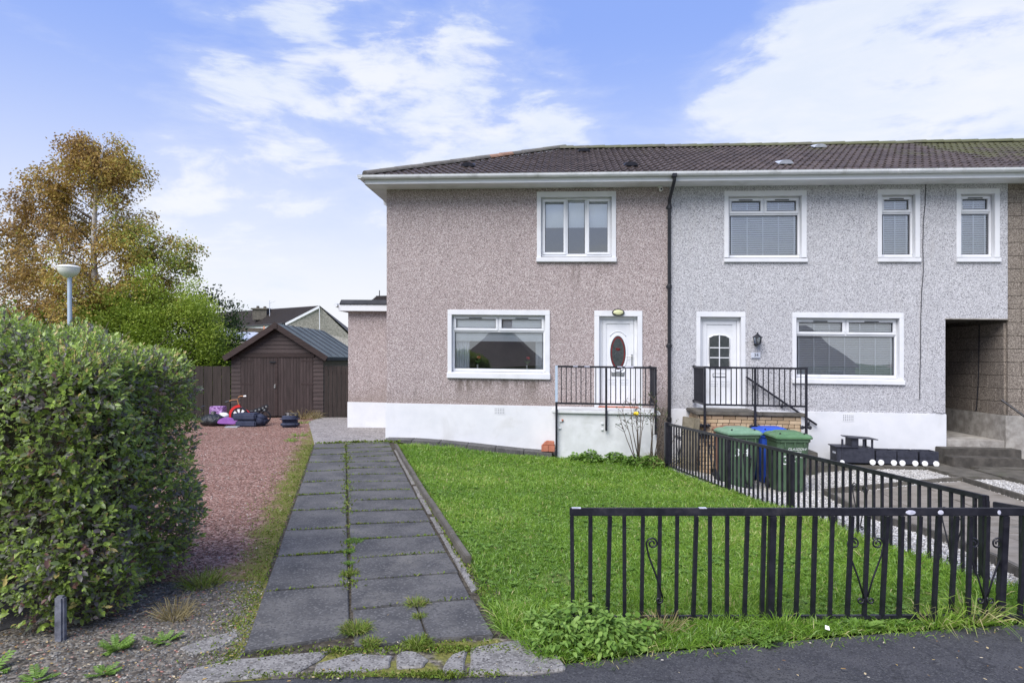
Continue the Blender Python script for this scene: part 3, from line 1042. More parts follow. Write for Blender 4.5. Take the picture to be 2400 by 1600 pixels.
for i in range(rows):
    a0, a1 = nA.lerp(nB, i / rows), nA.lerp(nB, (i + 1) / rows)
    c0, c1 = nC.lerp(nD, i / rows), nC.lerp(nD, (i + 1) / rows)
    cols = 3
    sft = .0
    for j in range(cols):
        f0, f1 = (j + .004) / cols, (j + .996) / cols
        p = [a0.lerp(c0, f0), a1.lerp(c1, f0), a1.lerp(c1, f1), a0.lerp(c0, f1)]
        p[1] = p[1].lerp(p[0], .008)
        p[2] = p[2].lerp(p[3], .008)
        slab(npath, 'paving_slab', [tuple(q) for q in p], -.02, .024, M_SLABN, .004)
nk2 = thing('kerb_edging', "brown concrete edging along both sides of the neighbour's path", 'kerb', (5.2, 10.9, gz(5.2, 10.9)))
for (A, B) in ((Vector((5.20, 10.95)), Vector((4.06, 4.8))), (Vector((7.82, 11.38)), Vector((6.40, 4.8)))):
    for i in range(7):
        p, q = A.lerp(B, (i + .01) / 7), A.lerp(B, (i + .99) / 7)
        MB().bar((p.x, p.y, gz(p.x, p.y) + .02), (q.x, q.y, gz(q.x, q.y) + .02), .06, .14).obj('edging_stone', M_COPING, nk2, bevel=.008)
p, q = Vector((5.2, 10.98)), Vector((7.8, 11.42))
MB().bar((p.x, p.y, gz(p.x, p.y) + .02), (q.x, q.y, gz(q.x, q.y) + .02), .06, .14).obj('edging_stone', M_COPING, nk2, bevel=.008)

# ------------------------------------------------------------------ the terrace
EZ, RZ, EV, RV = 5.66, 7.48, -.47, 3.7          # eave and ridge
ELU = -.34                                      # gable-end eave of the hipped end
PIT = (RZ - EZ) / (RV - EV)
PANG = math.atan(PIT)
WT = 5.52                                       # wall top


def wall_front(m, ua, ub, za, zb, holes, v=0.0, t=.10):
    us = sorted(set([ua, ub] + [h[0] for h in holes] + [h[1] for h in holes]))
    zs = sorted(set([za, zb] + [h[2] for h in holes] + [h[3] for h in holes]))
    us = [x for x in us if ua <= x <= ub]
    zs = [x for x in zs if za <= x <= zb]
    for i in range(len(us) - 1):
        for j in range(len(zs) - 1):
            cu, cz = (us[i] + us[i + 1]) / 2, (zs[j] + zs[j + 1]) / 2
            if any(h[0] < cu < h[1] and h[2] < cz < h[3] for h in holes):
                continue
            m.poly([(us[i], v, zs[j]), (us[i + 1], v, zs[j]), (us[i + 1], v, zs[j + 1]), (us[i], v, zs[j + 1])])


FV = .10                                        # window frames sit this far back


def rect_frame(m, u0, u1, z0, z1, wd, v0, v1):
    m.box(u0, u1, v0, v1, z1 - wd, z1)
    m.box(u0, u1, v0, v1, z0, z0 + wd)
    m.box(u0, u0 + wd, v0, v1, z0 + wd, z1 - wd)
    m.box(u1 - wd, u1, v0, v1, z0 + wd, z1 - wd)


def window(h, op, sur, layout, lab=None, blind=None):
    u0, u1, z0, z1 = op
    s0, s1, y0, y1 = sur
    m = MB()
    rect_frame(m, u0, u1, z0 + .03, z1, .045, FV, FV + .07)
    panes, sashes = [], []
    W, H = u1 - u0, z1 - z0
    if layout == '3':
        for a in (.36, .644):
            m.box(u0 + W * a - .030, u0 + W * a + .030, FV, FV + .07, z0 + .075, z1 - .045)
        sashes = [(u0 + .03, u0 + W * .36 - .008, z0 + .055, z1 - .03), (u0 + W * .644 + .008, u1 - .03, z0 + .055, z1 - .03)]
        panes = [(u0 + W * .062, u0 + W * .327, z0 + H * .091, z0 + H * .904), (u0 + W * .390, u0 + W * .614, z0 + H * .064, z0 + H * .927), (u0 + W * .676, u0 + W * .944, z0 + H * .091, z0 + H * .904)]
        vents = [(.5, z1 - .035)]
    else:
        zt = z0 + H * .725
        m.box(u0 + .045, u1 - .045, FV, FV + .07, zt - .028, zt + .028)
        cols = 2 if layout == 'T' else 1
        vents = []
        for k in range(cols):
            a, b = u0 + W * k / cols, u0 + W * (k + 1) / cols
            if k:
                m.box(a - .022, a + .022, FV, FV + .07, zt + .028, z1 - .045)
            sashes.append((a + (.012 if k else .03), b - (.03 if k == cols - 1 else .012), zt + .006, z1 - .03))
            panes.append((a + (.075 if k else .095), b - (.095 if k == cols - 1 else .075), zt + .075, z1 - .105))
            vents.append(((k + .5) / cols, z1 - .068))
        panes.append((u0 + .07, u1 - .07, z0 + .085, zt - .045))
    w_ = m.obj('window', M_UPVC, h, bevel=.006)
    if lab:
        w_['label'] = lab
    for (a, b, c, d) in sashes:
        sm_ = MB()
        rect_frame(sm_, a, b, c, d, .052, FV - .022, FV + .03)
        sm_.obj('sash', M_UPVC, w_, bevel=.006)
    for i, (a, b, c, d) in enumerate(panes):
        pn = MB().box(a - .012, b + .012, FV + .030, FV + .036, c - .012, d + .012).obj('pane', M_GLASS, w_)
        pn.data.materials.append(M_CLEAR)         # outer leaf mirrors, the rest of the unit is clear
        for pf in pn.data.polygons:
            pf.material_index = 0 if pf.normal.y < -.9 else 1
        g = MB()
        rect_frame(g, a - .007, b + .007, c - .007, d + .007, .008, FV + .012, FV + .029)
        g.obj('gasket', M_GASKET, w_)
    for f, z in vents:
        uc = u0 + W * f
        MB().box(uc - .14, uc + .14, FV - .036, FV - .022, z - .008, z + .010).obj('trickle_vent', M_GASKET if layout != '3' else M_UPVC, w_)
    sr = MB()
    sr.box(s0, s1, -.018, FV + .01, z1, y1)
    sr.box(s0, u0, -.020, FV + .01, y0 + .10, z1)
    sr.box(u1, s1, -.020, FV + .01, y0 + .10, z1)
    sr.obj('surround', M_WHITE, w_, bevel=.005)
    sl = MB()
    sl.add([(s0 - .01, -.06, y0), (s1 + .01, -.06, y0), (s1 + .01, FV + .02, y0), (s0 - .01, FV + .02, y0),
            (s0 - .01, -.06, z0 - .02), (s1 + .01, -.06, z0 - .02), (s1 + .01, FV + .02, z0 + .012), (s0 - .01, FV + .02, z0 + .012)],
           [(3, 2, 1, 0), (4, 5, 6, 7), (0, 1, 5, 4), (1, 2, 6, 5), (2, 3, 7, 6), (3, 0, 4, 7)])
    sl.obj('sill', M_WHITE, w_, bevel=.008)
    MB().box(u0 + .01, u1 - .01, FV - .035, FV + .05, z0 + .012, z0 + .032).obj('cill_rail', M_UPVC, w_, bevel=.004)
    v = FV + .075
    if blind == 'roller_half':
        MB().box(u0 + .03, u1 - .03, v, v + .004, z0 + H * .51, z1).obj('roller_blind', M_BLIND, w_)
    if blind == 'roller_short':
        MB().box(u0 + .03, u1 - .03, v, v + .004, z0 + H * .545, z1).obj('roller_blind', M_BLIND, w_)
        for (a, b) in ((u0 + .03, u0 + .36), (u1 - .22, u1 - .03)):
            c = MB()
            n = 26
            for i in range(n):
                x = a + (b - a) * i / (n - 1)
                y = v + .07 + .028 * math.sin(i * 1.55) + .008 * math.sin(i * .7)
                c.v += [(x, y, z0 + .02), (x, y, z0 + H * .56)]
                if i:
                    j = 2 * i
                    c.f.append((j - 2, j, j + 1, j - 1))
            c.obj('curtain', M_CURTAIN, w_, smooth=True)
    if blind == 'venetian':
        me = MB().box(-(W - .08) / 2, (W - .08) / 2, -.025, .025, -.0012, .0012).mesh('slat', M_SLAT)
        z = z0 + .08
        while z < z1 - .03:
            inst('slat', me, w_, ((u0 + u1) / 2, v, z), (R(48), 0, 0))
            z += .046
        nt = max(3, int(W / .30) + 1)
        for i in range(nt):
            x = u0 + .10 + (W - .20) * i / (nt - 1)
            MB().box(x - .012, x + .012, v - .028, v - .0265, z0 + .05, z1 - .02).obj('ladder_tape', M_SLAT, w_)
    return w_


def hole(s):
    return (s[0] + .012, s[1] - .012, s[2] + .012, s[3] - .012)


# openings: (u0,u1,z0,z1) and painted surrounds
W1L, S1L = (1.45, 3.49, 1.52, 2.765), (1.36, 3.59, 1.385, 2.875)
W1U, S1U = (3.40, 4.91, 4.03, 5.31), (3.31, 5.00, 3.91, 5.425)
D1, SD1 = (4.645, 5.455, .81, 2.755), (4.54, 5.555, .81, 2.875)
W2U, S2U = (7.345, 8.83, 4.00, 5.297), (7.255, 8.93, 3.905, 5.405)
W2L, S2L = (8.723, 10.775, 1.50, 2.753), (8.64, 10.86, 1.385, 2.868)
D2, SD2 = (6.765, 7.60, .81, 2.757), (6.68, 7.69, .81, 2.868)
WA, SA = (10.43, 11.085, 4.01, 5.303), (10.345, 11.175, 3.908, 5.408)
WB, SB = (11.975, 12.625, 4.01, 5.303), (11.885, 12.72, 3.908, 5.408)
HD = 7.4                                        # depth of the houses
UP, UQ, UR = 6.12, 12.86, 20.0                  # party lines

# tile: double roman, 300 mm cover
TW, TL_, GA = .30, .40, .327


def tile_profile(n=12):
    pts = []
    for i in range(n + 1):
        x = i / n
        x2 = (x * 2) % 1
        y = .032 * math.sin(math.pi * x2 / .55) if x2 < .55 else 0
        pts.append((x * TW, y))
    return pts


def tile_mesh(mat):
    pr = tile_profile()
    n = len(pr)
    m = MB()
    th = .016
    lift = .030                                 # tail rides on the course below
    for (x, y) in pr:
        m.v.append((x, 0, y + lift))
    for (x, y) in pr:
        m.v.append((x, TL_, y + .002))
    for (x, y) in pr:
        m.v.append((x, 0, y + lift - th))
    for i in range(n - 1):
        m.f.append((i, i + 1, n + i + 1, n + i))
        m.f.append((2 * n + i, 2 * n + i + 1, i + 1, i))
    m.f.append((0, n, 2 * n))
    m.f.append((n - 1, 3 * n - 1, 2 * n - 1))
    return m


def ridge_piece(mat, ln=.44, r=.115):
    m = MB()
    n = 8
    for y in (0, ln):
        for i in range(n + 1):
            t = math.pi * i / n
            rr = r if y == 0 else r * .94
            m.v.append((math.cos(t) * rr, y, math.sin(t) * rr * .85))
    for i in range(n):
        m.f.append((i, i + 1, n + 2 + i, n + 1 + i))
    m.f.append(tuple(range(n + 1)))
    m.f.append(tuple(range(n + 1, 2 * n + 2))[::-1])
    return m.mesh('ridge_tile', mat)


def roofz(v):
    return EZ + PIT * (v - EV)


def lay_tiles(roof, ua, ub, mat, hip=False):
    me = tile_mesh(mat).mesh('roof_tile', mat)
    rows = int((RV - EV) / math.cos(PANG) / GA) + 1
    cnt = 0
    for r in range(rows):
        sl = r * GA - .05
        v = EV + sl * math.cos(PANG)
        z = roofz(v) + .012
        if v + .22 > RV + .1:
            break
        u = ua
        while u < ub - .02:
            hu = ELU + (RV - ELU) * (v - EV) / (RV - EV)
            if hip and u + TW < hu + .02:
                u += TW
                continue
            if hip and u < hu + .34:
                # cut tile along the hip line
                src = tile_mesh(mat)
                c, s_ = math.cos(PANG), math.sin(PANG)
                vs = [(x + u, v + y * c - zz * s_, z + y * s_ + zz * c) for x, y, zz in src.v]
                mm = MB()
                mm.v, mm.f = vs, src.f
                me2 = mm.mesh('roof_tile', mat, OFF[roof.name])
                bm = bmesh.new()
                bm.from_mesh(me2)
                off = OFF[roof.name][0]
                bmesh.ops.bisect_plane(bm, geom=bm.verts[:] + bm.edges[:] + bm.faces[:], plane_co=(RV - off[0], RV - off[1], 0), plane_no=(-(RV - EV), RV - ELU, 0), clear_outer=True)
                if len(bm.faces):
                    bm.to_mesh(me2)
                    addobj('roof_tile', me2, roof)
                bm.free()
            else:
                inst('roof_tile', me, roof, (u, v, z + rng.uniform(-.003, .003)), (PANG, 0, rng.uniform(-.006, .006)))
            cnt += 1
            u += TW
    return cnt


def vent_hood(roof, u, v, light=False):
    m = MB()
    c, s_ = math.cos(PANG), math.sin(PANG)
    n = 8
    for (y, k) in ((0, 1), (.30, .35)):
        for i in range(n + 1):
            t = math.pi * i / n
            x, zz = math.cos(t) * .15, math.sin(t) * .085 * k + .05
            m.v.append((u + x, v + y * c - zz * s_, roofz(v) + .02 + y * s_ + zz * c))
    for i in range(n):
        m.f.append((i, i + 1, n + 2 + i, n + 1 + i))
    m.f.append(tuple(range(n + 1)))
    m.f.append(tuple(range(n + 1, 2 * n + 2))[::-1])
    m.obj('roof_vent', M_PLATE if light else M_TRAIN, roof)


def eaves(h, ua, ub, left_end=False):
    m = MB()
    m.box(ua, ub, EV - .012, EV + .012, 5.50, 5.645)
    m.obj('fascia', M_UPVC, h, bevel=.003)
    MB().box(ua, ub, EV + .012, .02, 5.505, 5.52).obj('soffit', M_SOFFIT, h)
    # half-round gutter
    g = MB()
    n = 10
    r = .062
    vc, zc = EV - .078, 5.655
    ring = [(vc + math.cos(math.pi + math.pi * i / n) * r, zc + math.sin(math.pi + math.pi * i / n) * r * 1.05) for i in range(n + 1)]
    ring = [(vc - r - .006, zc + .012)] + ring + [(vc + r, zc + .012)]
    inner = [(vc + (a - vc) * .90, zc + (b - zc) * .90 + .003) for a, b in ring][::-1]
    g.prism(ring + inner, ua - (.12 if left_end else 0), ub, axis='x')
    gt = g.obj('gutter', M_GUTTER, h)
    u = ua + .45
    while u < ub - .1:
        b = MB()
        rr = [(vc + (a - vc) * 1.10, zc + (b_ - zc) * 1.08) for a, b_ in ring]
        b.prism(rr + [(a, b_) for a, b_ in ring][::-1], u - .014, u + .014, axis='x')
        b.obj('gutter_bracket', M_GUTTER, gt)
        u += .98
    return gt


# ---------------- pink end house
h1 = thing('end_terrace_house', 'pink roughcast end terrace house with white plinth and hipped brown tile roof', 'house', (0, 0, -.05), 'h')
m = MB()
holes = [hole(S1L), hole(S1U), (SD1[0] + .012, SD1[1] - .012, .80, SD1[3] - .012)]
wall_front(m, 0, UP, .80, WT, holes)
m.poly([(0, HD, .80), (0, 0, .80), (0, 0, WT), (0, HD, WT)])
m.poly([(UP, HD, .80), (0, HD, .80), (0, HD, WT), (UP, HD, WT)])
m.obj('wall', M_PINK, h1)
MB().box(0 - .022, 5.80, -.024, .25, -1.0, .812).box(-.022, .24, .25, HD, -1.0, .812).obj('plinth', M_WHITE, h1, bevel=.006)
MB().box(5.80, UP - .002, -.006, .25, -1.0, .80).obj('bare_plinth', M_BLOCK, h1)
MB().box(.02, UP - .01, .42, HD - .02, 2.86, 3.02).box(.3, UP - .01, 3.6, 3.7, .8, 5.5).box(.02, UP - .01, .42, HD - .02, .7, .80).box(UP - .03, UP - .01, .05, HD, -.5, 5.5).box(.02, UP - .02, .1, HD, 5.46, 5.50).box(3.62, 3.7, .44, 3.6, .80, 2.86).obj('interior', M_ROOM, h1)
window(h1, W1L, S1L, 'T', 'wide ground floor window with roller blind and pale curtains', 'roller_short')
window(h1, W1U, S1U, '3', 'three light upper window with half lowered roller blind', 'roller_half')
m = MB()
m.poly([(ELU, EV, EZ), (UP, EV, EZ), (UP, RV, RZ), (RV, RV, RZ)])
m.poly([(ELU, EV, EZ), (RV, RV, RZ), (ELU, 2 * RV - EV, EZ)])
m.poly([(UP, 2 * RV - EV, EZ), (ELU, 2 * RV - EV, EZ), (RV, RV, RZ), (UP, RV, RZ)])
roof1 = m.obj('roof', M_UNDER, h1)
lay_tiles(roof1, ELU - .03, UP, M_TILE, hip=True)
hipm, hipo, rdm = ridge_piece(M_RIDGE), ridge_piece(M_HIPO), None
hl = math.sqrt(2 * (RV - EV) ** 2 + (RZ - EZ) ** 2)
nh = int(hl / .40)
hipang = math.atan2(RZ - EZ, math.sqrt(2) * (RV - EV))
for i in range(nh + 1):
    f = i * .40 / hl
    p = EV + (RV - EV) * f
    inst('hip_tile', hipo if i in (9, 10) else hipm, roof1, (ELU + (RV - ELU) * f, p, EZ + (RZ - EZ) * f + .035 + rng.uniform(-.006, .006)), (hipang, 0, R(-45) + rng.uniform(-.03, .03)))
i = 0
u = RV
while u < UP - .05:
    inst('ridge_tile', hipm, roof1, (u + .42, RV, RZ + .03 + rng.uniform(-.004, .004)), (0, 0, R(90)))
    u += .42
for (a, b, c) in ((1.73, .45, False), (4.39, 2.9, False), (5.34, .22, False)):
    vent_hood(roof1, a, b, c)
gt1 = eaves(h1, ELU, UP, True)
m = MB()
m.box(ELU - .012, ELU + .012, EV + .012, 2 * RV - EV, 5.50, 5.645)
m.obj('fascia', M_UPVC, h1)
MB().box(ELU + .012, .0, -.0, 2 * RV - EV, 5.505, 5.52).obj('soffit', M_SOFFIT, h1)
g = MB()
vc, zc, r = ELU - .078, 5.655, .062
ring = [(vc + math.cos(math.pi + math.pi * i / 10) * r, zc + math.sin(math.pi + math.pi * i / 10) * r) for i in range(11)]
inner = [(vc + (a - vc) * .9, zc + (b - zc) * .9 + .003) for a, b in ring][::-1]
g.prism(ring + inner, EV - .14, 7.8, axis='y')
g.obj('gutter', M_GUTTER, h1)
# side downpipe swan-neck, seen end on under the corner
MB().tube([(ELU - .07, 1.25, 5.60), (ELU - .06, 1.25, 5.50), (-.10, 1.25, 5.30), (-.06, 1.25, 5.22), (-.06, 1.25, 3.3)], .034, 10).obj('side_downpipe', M_GUTTER, h1, smooth='auto')


def downpipe(h, u):
    m = MB()
    m.tube([(u, EV - .075, 5.60), (u, EV - .075, 5.50), (u - .01, EV - .05, 5.44), (u - .03, -.10, 5.20), (u - .03, -.065, 5.08), (u - .03, -.065, -.45)], .036, 12)
    d = m.obj('downpipe', M_BLACKP, h, smooth='auto')
    MB().box(u - .05, u + .05, EV - .14, EV - .01, 5.56, 5.64).obj('hopper', M_BLACKP, d, bevel=.01)
    for z in (5.02, 3.35, 2.1, .55):
        MB().lathe([(.046, z), (.05, z + .01), (.05, z + .07), (.046, z + .08)], (u - .03, -.065, 0), 12).obj('collar', M_BLACKP, d)
        MB().box(u - .09, u + .03, -.03, -.002, z + .02, z + .06).obj('bracket', M_BLACKP, d)


downpipe(h1, UP + .02)
# bulkhead lamp over the door, small camera under the eaves, air bricks
bl = MB()
bl.lathe([(.075, 0), (.078, -.02), (.070, -.035)], (5.045, -.02, 2.835), 20, 'y', 1.7, 1.0)
bl = bl.obj('bulkhead_lamp', M_BLACKP, h1)
MB().lathe([(.062, -.034), (.060, -.055), (.045, -.075), (.01, -.082)], (5.045, -.02, 2.835), 20, 'y', 1.75, .92).obj('lamp_glass', M_LAMPG, bl, smooth='auto')
sc_ = MB().lathe([(.045, 0), (.045, .02)], (5.93, 0, 5.485), 12).obj('security_camera', M_PAINTW, h1)
MB().lathe([(.032, 0), (.036, -.03), (.036, -.10), (.030, -.11)], (5.93, -.06, 5.42), 12, 'y').ball((5.93, -.03, 5.45), .03).obj('camera_head', M_PAINTW, sc_, smooth='auto')
MB().lathe([(.022, -.171), (.020, -.174)], (5.93, 0, 5.42), 12, 'y').obj('lens', M_BLACKP, sc_)


def airbrick(h, u, z, v=-.024):
    m = MB()
    m.box(u - .12, u + .12, v - .004, v, z - .075, z + .075)
    a = m.obj('air_brick', M_WHITE, h)
    d = MB()
    for i in range(6):
        for j in range(4):
            d.box(u - .10 + i * .037, u - .10 + i * .037 + .014, v - .0055, v - .0035, z - .055 + j * .033, z - .041 + j * .033)
    d.obj('vent_holes', M_GASKET, a)


airbrick(h1, 2.50, .69)


def door(h, op, sur, kind):
    u0, u1, z0, z1 = op
    s0, s1, y0, y1 = sur
    v = FV + .02
    fr = MB()
    rect_frame(fr, u0, u1, z0, z1, .065, FV - .01, FV + .07)
    f = .065
    m = MB()
    m.box(u0 + f, u1 - f, v, v + .05, z0 + f, z1 - f)
    d = m.obj('door', M_UPVC, h, bevel=.005)
    fr.obj('door_frame', M_UPVC, d, bevel=.006)
    b = MB()
    rect_frame(b, u0 + f + .004, u1 - f - .004, z0 + f + .01, z1 - f - .004, .085, v - .018, v)
    b.obj('door_stile', M_UPVC, d, bevel=.006)
    uc = (u0 + u1) / 2
    sr = MB()
    sr.box(s0, s1, -.018, FV + .01, z1, y1)
    sr.box(s0, u0, -.020, FV + .01, z0, z1)
    sr.box(u1, s1, -.020, FV + .01, z0, z1)
    sr.obj('surround', M_WHITE, d, bevel=.005)
    if kind == 'oval':
        cz = z0 + 1.17
        n = 40

        def ell(a, b_, y):
            return [(uc + math.cos(2 * math.pi * i / n) * a, y, cz + math.sin(2 * math.pi * i / n) * b_) for i in range(n)]

        def ring(name, a0, b0, a1, b1, ya, yb, mat):
            q = MB()
            A, B, C_, D_ = ell(a0, b0, ya), ell(a1, b1, ya), ell(a1, b1, yb), ell(a0, b0, yb)
            q.v = A + B + C_ + D_
            for i in range(n):
                j = (i + 1) % n
                for k in range(4):
                    k2 = (k + 1) % 4
                    q.f.append((k * n + i, k * n + j, k2 * n + j, k2 * n + i))
            q.obj(name, mat, d, smooth='auto')
        ring('oval_moulding', .205, .405, .168, .365, v - .016, v, M_UPVC)
        g = MB()
        A, B = ell(.170, .368, v - .006), ell(.170, .368, v + .002)
        g.v = A + B
        g.f = [tuple(range(n))] + [(i, (i + 1) % n, n + (i + 1) % n, n + i) for i in range(n)]
        g.obj('oval_glass', M_DGLASS, d)
        ring('red_border', .152, .345, .128, .315, v - .009, v - .006, M_REDGLASS)
        fl = MB()
        for (a, b_, sx, sz) in ((0, .075, .05, .028), (-.03, .085, .022, .02), (.03, .07, .024, .018), (.0, .055, .03, .012)):
            fl.lathe([(1, v - .0085), (1, v - .0065)], (uc + a, 0, cz + b_), 14, 'y', sx, sz)
        fl.obj('rose_motif', M_REDGLASS, d)
        lv = MB()
        for (a, b_, sx, sz) in ((-.045, .0, .012, .022), (-.06, -.03, .014, .01), (-.05, -.075, .014, .012), (.03, .01, .022, .010), (.0, -.04, .005, .09), (.045, -.02, .014, .012), (-.025, .03, .012, .012)):
            lv.lathe([(1, v - .0085), (1, v - .0065)], (uc + a, 0, cz + b_), 10, 'y', sx, sz)
        lv.obj('leaf_motif', M_GASKET, d)
        ar = MB()
        ar.tube([(uc + math.cos(R(t)) * .24, v - .004, cz + .12 + math.sin(R(t)) * .34) for t in range(45, 136, 6)], .010, 6)
        ar.tube([(uc + math.cos(R(t)) * .24, v - .004, cz - .12 + math.sin(R(t)) * .34) for t in range(225, 316, 6)], .010, 6)
        ar.obj('arch_moulding', M_UPVC, d, smooth=True)
        lz = z0 + .71
    else:
        gz0, gz1 = z0 + .88, z1 - .385
        q = MB()
        q.prism([(uc - .20, gz0), (uc + .20, gz0), (uc + .20, gz1 - .06), (uc + .12, gz1 - .015), (uc, gz1), (uc - .12, gz1 - .015), (uc - .20, gz1 - .06)], v - .008, v + .002, axis='y')
        q.obj('door_glass', M_DGLASS, d)
        bars = MB()
        bars.box(uc - .010, uc + .010, v - .016, v - .007, gz0, gz1)
        for k in (1, 2):
            zz = gz0 + (gz1 - gz0 - .05) * k / 3
            bars.box(uc - .20, uc + .20, v - .015, v - .0072, zz - .010, zz + .010)
        bars.obj('glazing_bar', M_UPVC, d)
        mo = MB()
        path_ = [(uc - .215, gz0 - .015), (uc - .215, gz1 - .05), (uc - .13, gz1 - .003), (uc, gz1 + .014), (uc + .13, gz1 - .003), (uc + .215, gz1 - .05), (uc + .215, gz0 - .015), (uc - .215, gz0 - .015)]
        mo.tube([(a, v - .006, b_) for a, b_ in path_], .014, 6, cap=False)
        mo.obj('glass_moulding', M_UPVC, d, smooth=True)
        lz = z0 + .72
    lb = MB().box(uc - .13, uc + .13, v - .014, v, lz - .032, lz + .032).obj('letter_box', M_BRASS if kind == 'oval' else M_UPVC, d, bevel=.004)
    lf = MB()
    rect_frame(lf, uc - .137, uc + .137, lz - .038, lz + .038, .010, v - .012, v)
    lf.obj('letter_box_rim', M_GASKET, lb)
    p = MB()
    for (pa, pb, qa, qb) in ((-.22, -.03, .12, .50), (.03, .22, .12, .50), (-.22, -.03, .53, .60), (.03, .22, .53, .60)):
        rect_frame(p, uc + pa, uc + pb, z0 + qa, z0 + qb, .012, v - .008, v)
    p.obj('panel_moulding', M_UPVC, d, bevel=.003)
    if kind == 'oval':
        hh = MB()
        ux = u1 - f - .045
        hh.box(ux - .016, ux + .016, v - .03, v - .018, z0 + .90, z0 + 1.14)
        hh.tube([(ux, v - .035, z0 + 1.09), (ux, v - .075, z0 + 1.09), (ux - .12, v - .075, z0 + 1.09)], .010, 8)
        hh.obj('handle', M_BRASS, d, smooth='auto')
        MB().box(u0 - .02, u1 + .02, -.06, FV, z0 - .012, z0 + .022).obj('red_threshold', M_TERRA, d, bevel=.004)
    else:
        MB().box(u0 - .02, u1 + .02, -.02, FV, z0 - .012, z0 + .07).obj('threshold', M_UPVC, d, bevel=.004)


door(h1, D1, SD1, 'oval')
MB().box(D1[0], D1[1], FV + .09, FV + .10, D1[2], D1[3]).obj('hall_lining', M_ROOM, h1)

# side extension of the pink house
m = MB()
wall_front(m, -1.80, -.0, .62, 3.03, [], 2.7)
m.poly([(-1.80, 6.2, .62), (-1.80, 2.7, .62), (-1.80, 2.7, 3.03), (-1.80, 6.2, 3.03)])
ex = m.obj('side_extension', M_PINK, h1)
MB().box(-1.815, -.0, 2.685, 2.9, -.8, .628).box(-1.815, -1.6, 2.9, 6.2, -.8, .628).obj('extension_plinth', M_WHITE, ex, bevel=.005)
MB().box(-2.0, -.0, 2.52, 2.56, 3.01, 3.17).box(-2.0, -1.96, 2.56, 6.2, 3.01, 3.17).obj('extension_fascia', M_UPVC, ex, bevel=.003)
MB().box(-1.96, -.0, 2.56, 6.2, 3.03, 3.06).obj('extension_soffit', M_SOFFIT, ex)
m = MB()
m.prism([(2.50, 3.17), (2.50, 3.20), (2.62, 3.31), (6.2, 3.42), (6.2, 3.17)], -1.97, -.0, axis='x')
m.obj('felt_roof', M_FELTB, ex, bevel=.01)
MB().tube([(-2.06, 2.46, 3.155), (-2.06, 6.2, 3.155)], .055, 10).obj('extension_gutter', M_GUTTER, ex, smooth='auto')

# ---------------- white mid house
h2 = thing('mid_terrace_house', 'white roughcast mid terrace house with slatted blinds and a passage opening', 'house', (UP, 0, -.1), 'h')
m = MB()
holes = [hole(S2U), hole(S2L), (SD2[0] + .012, SD2[1] - .012, .80, SD2[3] - .012), hole(SA), hole(SB), (11.67, UQ + .1, 0, 2.765)]
wall_front(m, UP + .0, UQ, .80, WT, holes, v=-.012)
m.poly([(11.67, -.012, .80), (11.67, HD, .80), (11.67, HD, 2.765), (11.67, -.012, 2.765)])
m.obj('wall', M_WHITECAST, h2)
MB().box(UQ - .0, UQ + .012, -.012, .05, 2.765, WT).box(UQ - .012, UQ - .0, -.014, .05, 2.765, WT).obj('corner_bead', M_WHITECAST, h2)
MB().box(UP + .004, 11.68, -.040, .25, -1.0, .806).box(11.50, 11.68, .25, HD, -1.0, .80).obj('plinth', M_WHITE, h2, bevel=.006)
MB().box(UP + .02, 11.64, .42, HD - .02, 2.86, 3.02).box(UP + .02, UQ - .02, 3.6, 3.7, .8, 5.5).box(UP + .02, 11.64, .42, HD, .7, .80).box(UP + .02, UQ, .1, HD, 5.46, 5.50).box(11.62, 11.66, .02, HD, .8, 2.8).box(10.9, 11.0, .4, 3.6, 3.02, 5.5).obj('interior', M_ROOM, h2)
MB().box(11.67, UQ, .0, HD, 2.77, 2.86).obj('passage_ceiling', M_COPING, h2)
MB().box(11.67, UQ, HD - .1, HD, -.5, 2.77).obj('passage_light_blocker', M_FENCEW, h2)  # unseen dark panel added to keep daylight from entering the passage from behind
MB().box(11.66, UQ + .01, -.016, .06, 2.745, 2.765).obj('passage_lintel', M_STEPL, h2)
window(h2, W2U, S2U, 'T', 'upper window with two top lights over the white door', 'venetian')
window(h2, W2L, S2L, 'T', 'wide ground floor window with slatted blinds', 'venetian')
window(h2, WA, SA, 'T1', 'narrow upper window left of the hanging cable', 'venetian')
window(h2, WB, SB, 'T1', 'narrow upper window above the passage', 'venetian')
door(h2, D2, SD2, 'panes')
MB().box(D2[0], D2[1], FV + .09, FV + .10, D2[2], D2[3]).obj('hall_lining', M_ROOM, h2)
m = MB()
m.poly([(UP, EV, EZ), (UQ, EV, EZ), (UQ, RV, RZ), (UP, RV, RZ)])
m.poly([(UQ, 2 * RV - EV, EZ), (UP, 2 * RV - EV, EZ), (UP, RV, RZ), (UQ, RV, RZ)])
roof2 = m.obj('roof', M_UNDER, h2)
lay_tiles(roof2, UP + .01, UQ - .05, M_TILE)
u = UP
while u < UQ - .2:
    inst('ridge_tile', hipm, roof2, (u + .42, RV, RZ + .03 + rng.uniform(-.004, .004)), (0, 0, R(90)))
    u += .42
for (a, b) in ((8.58, .2), (10.31, 3.0)):
    vent_hood(roof2, a, b, True)
eaves(h2, UP, UQ)
airbrick(h2, 9.75, .69, -.040)
cb = [(11.285, -.025, 5.50), (11.27, -.028, 5.1), (11.235, -.026, 4.75), (11.225, -.027, 4.2), (11.235, -.027, 3.75), (11.225, -.026, 3.55), (11.20, -.028, 3.3), (11.185, -.026, 2.7), (11.18, -.027, 2.0), (11.165, -.026, 1.4), (11.165, -.027, 1.09)]
MB().tube(cb, .007, 6).obj('cable', M_BLACKP, h2)
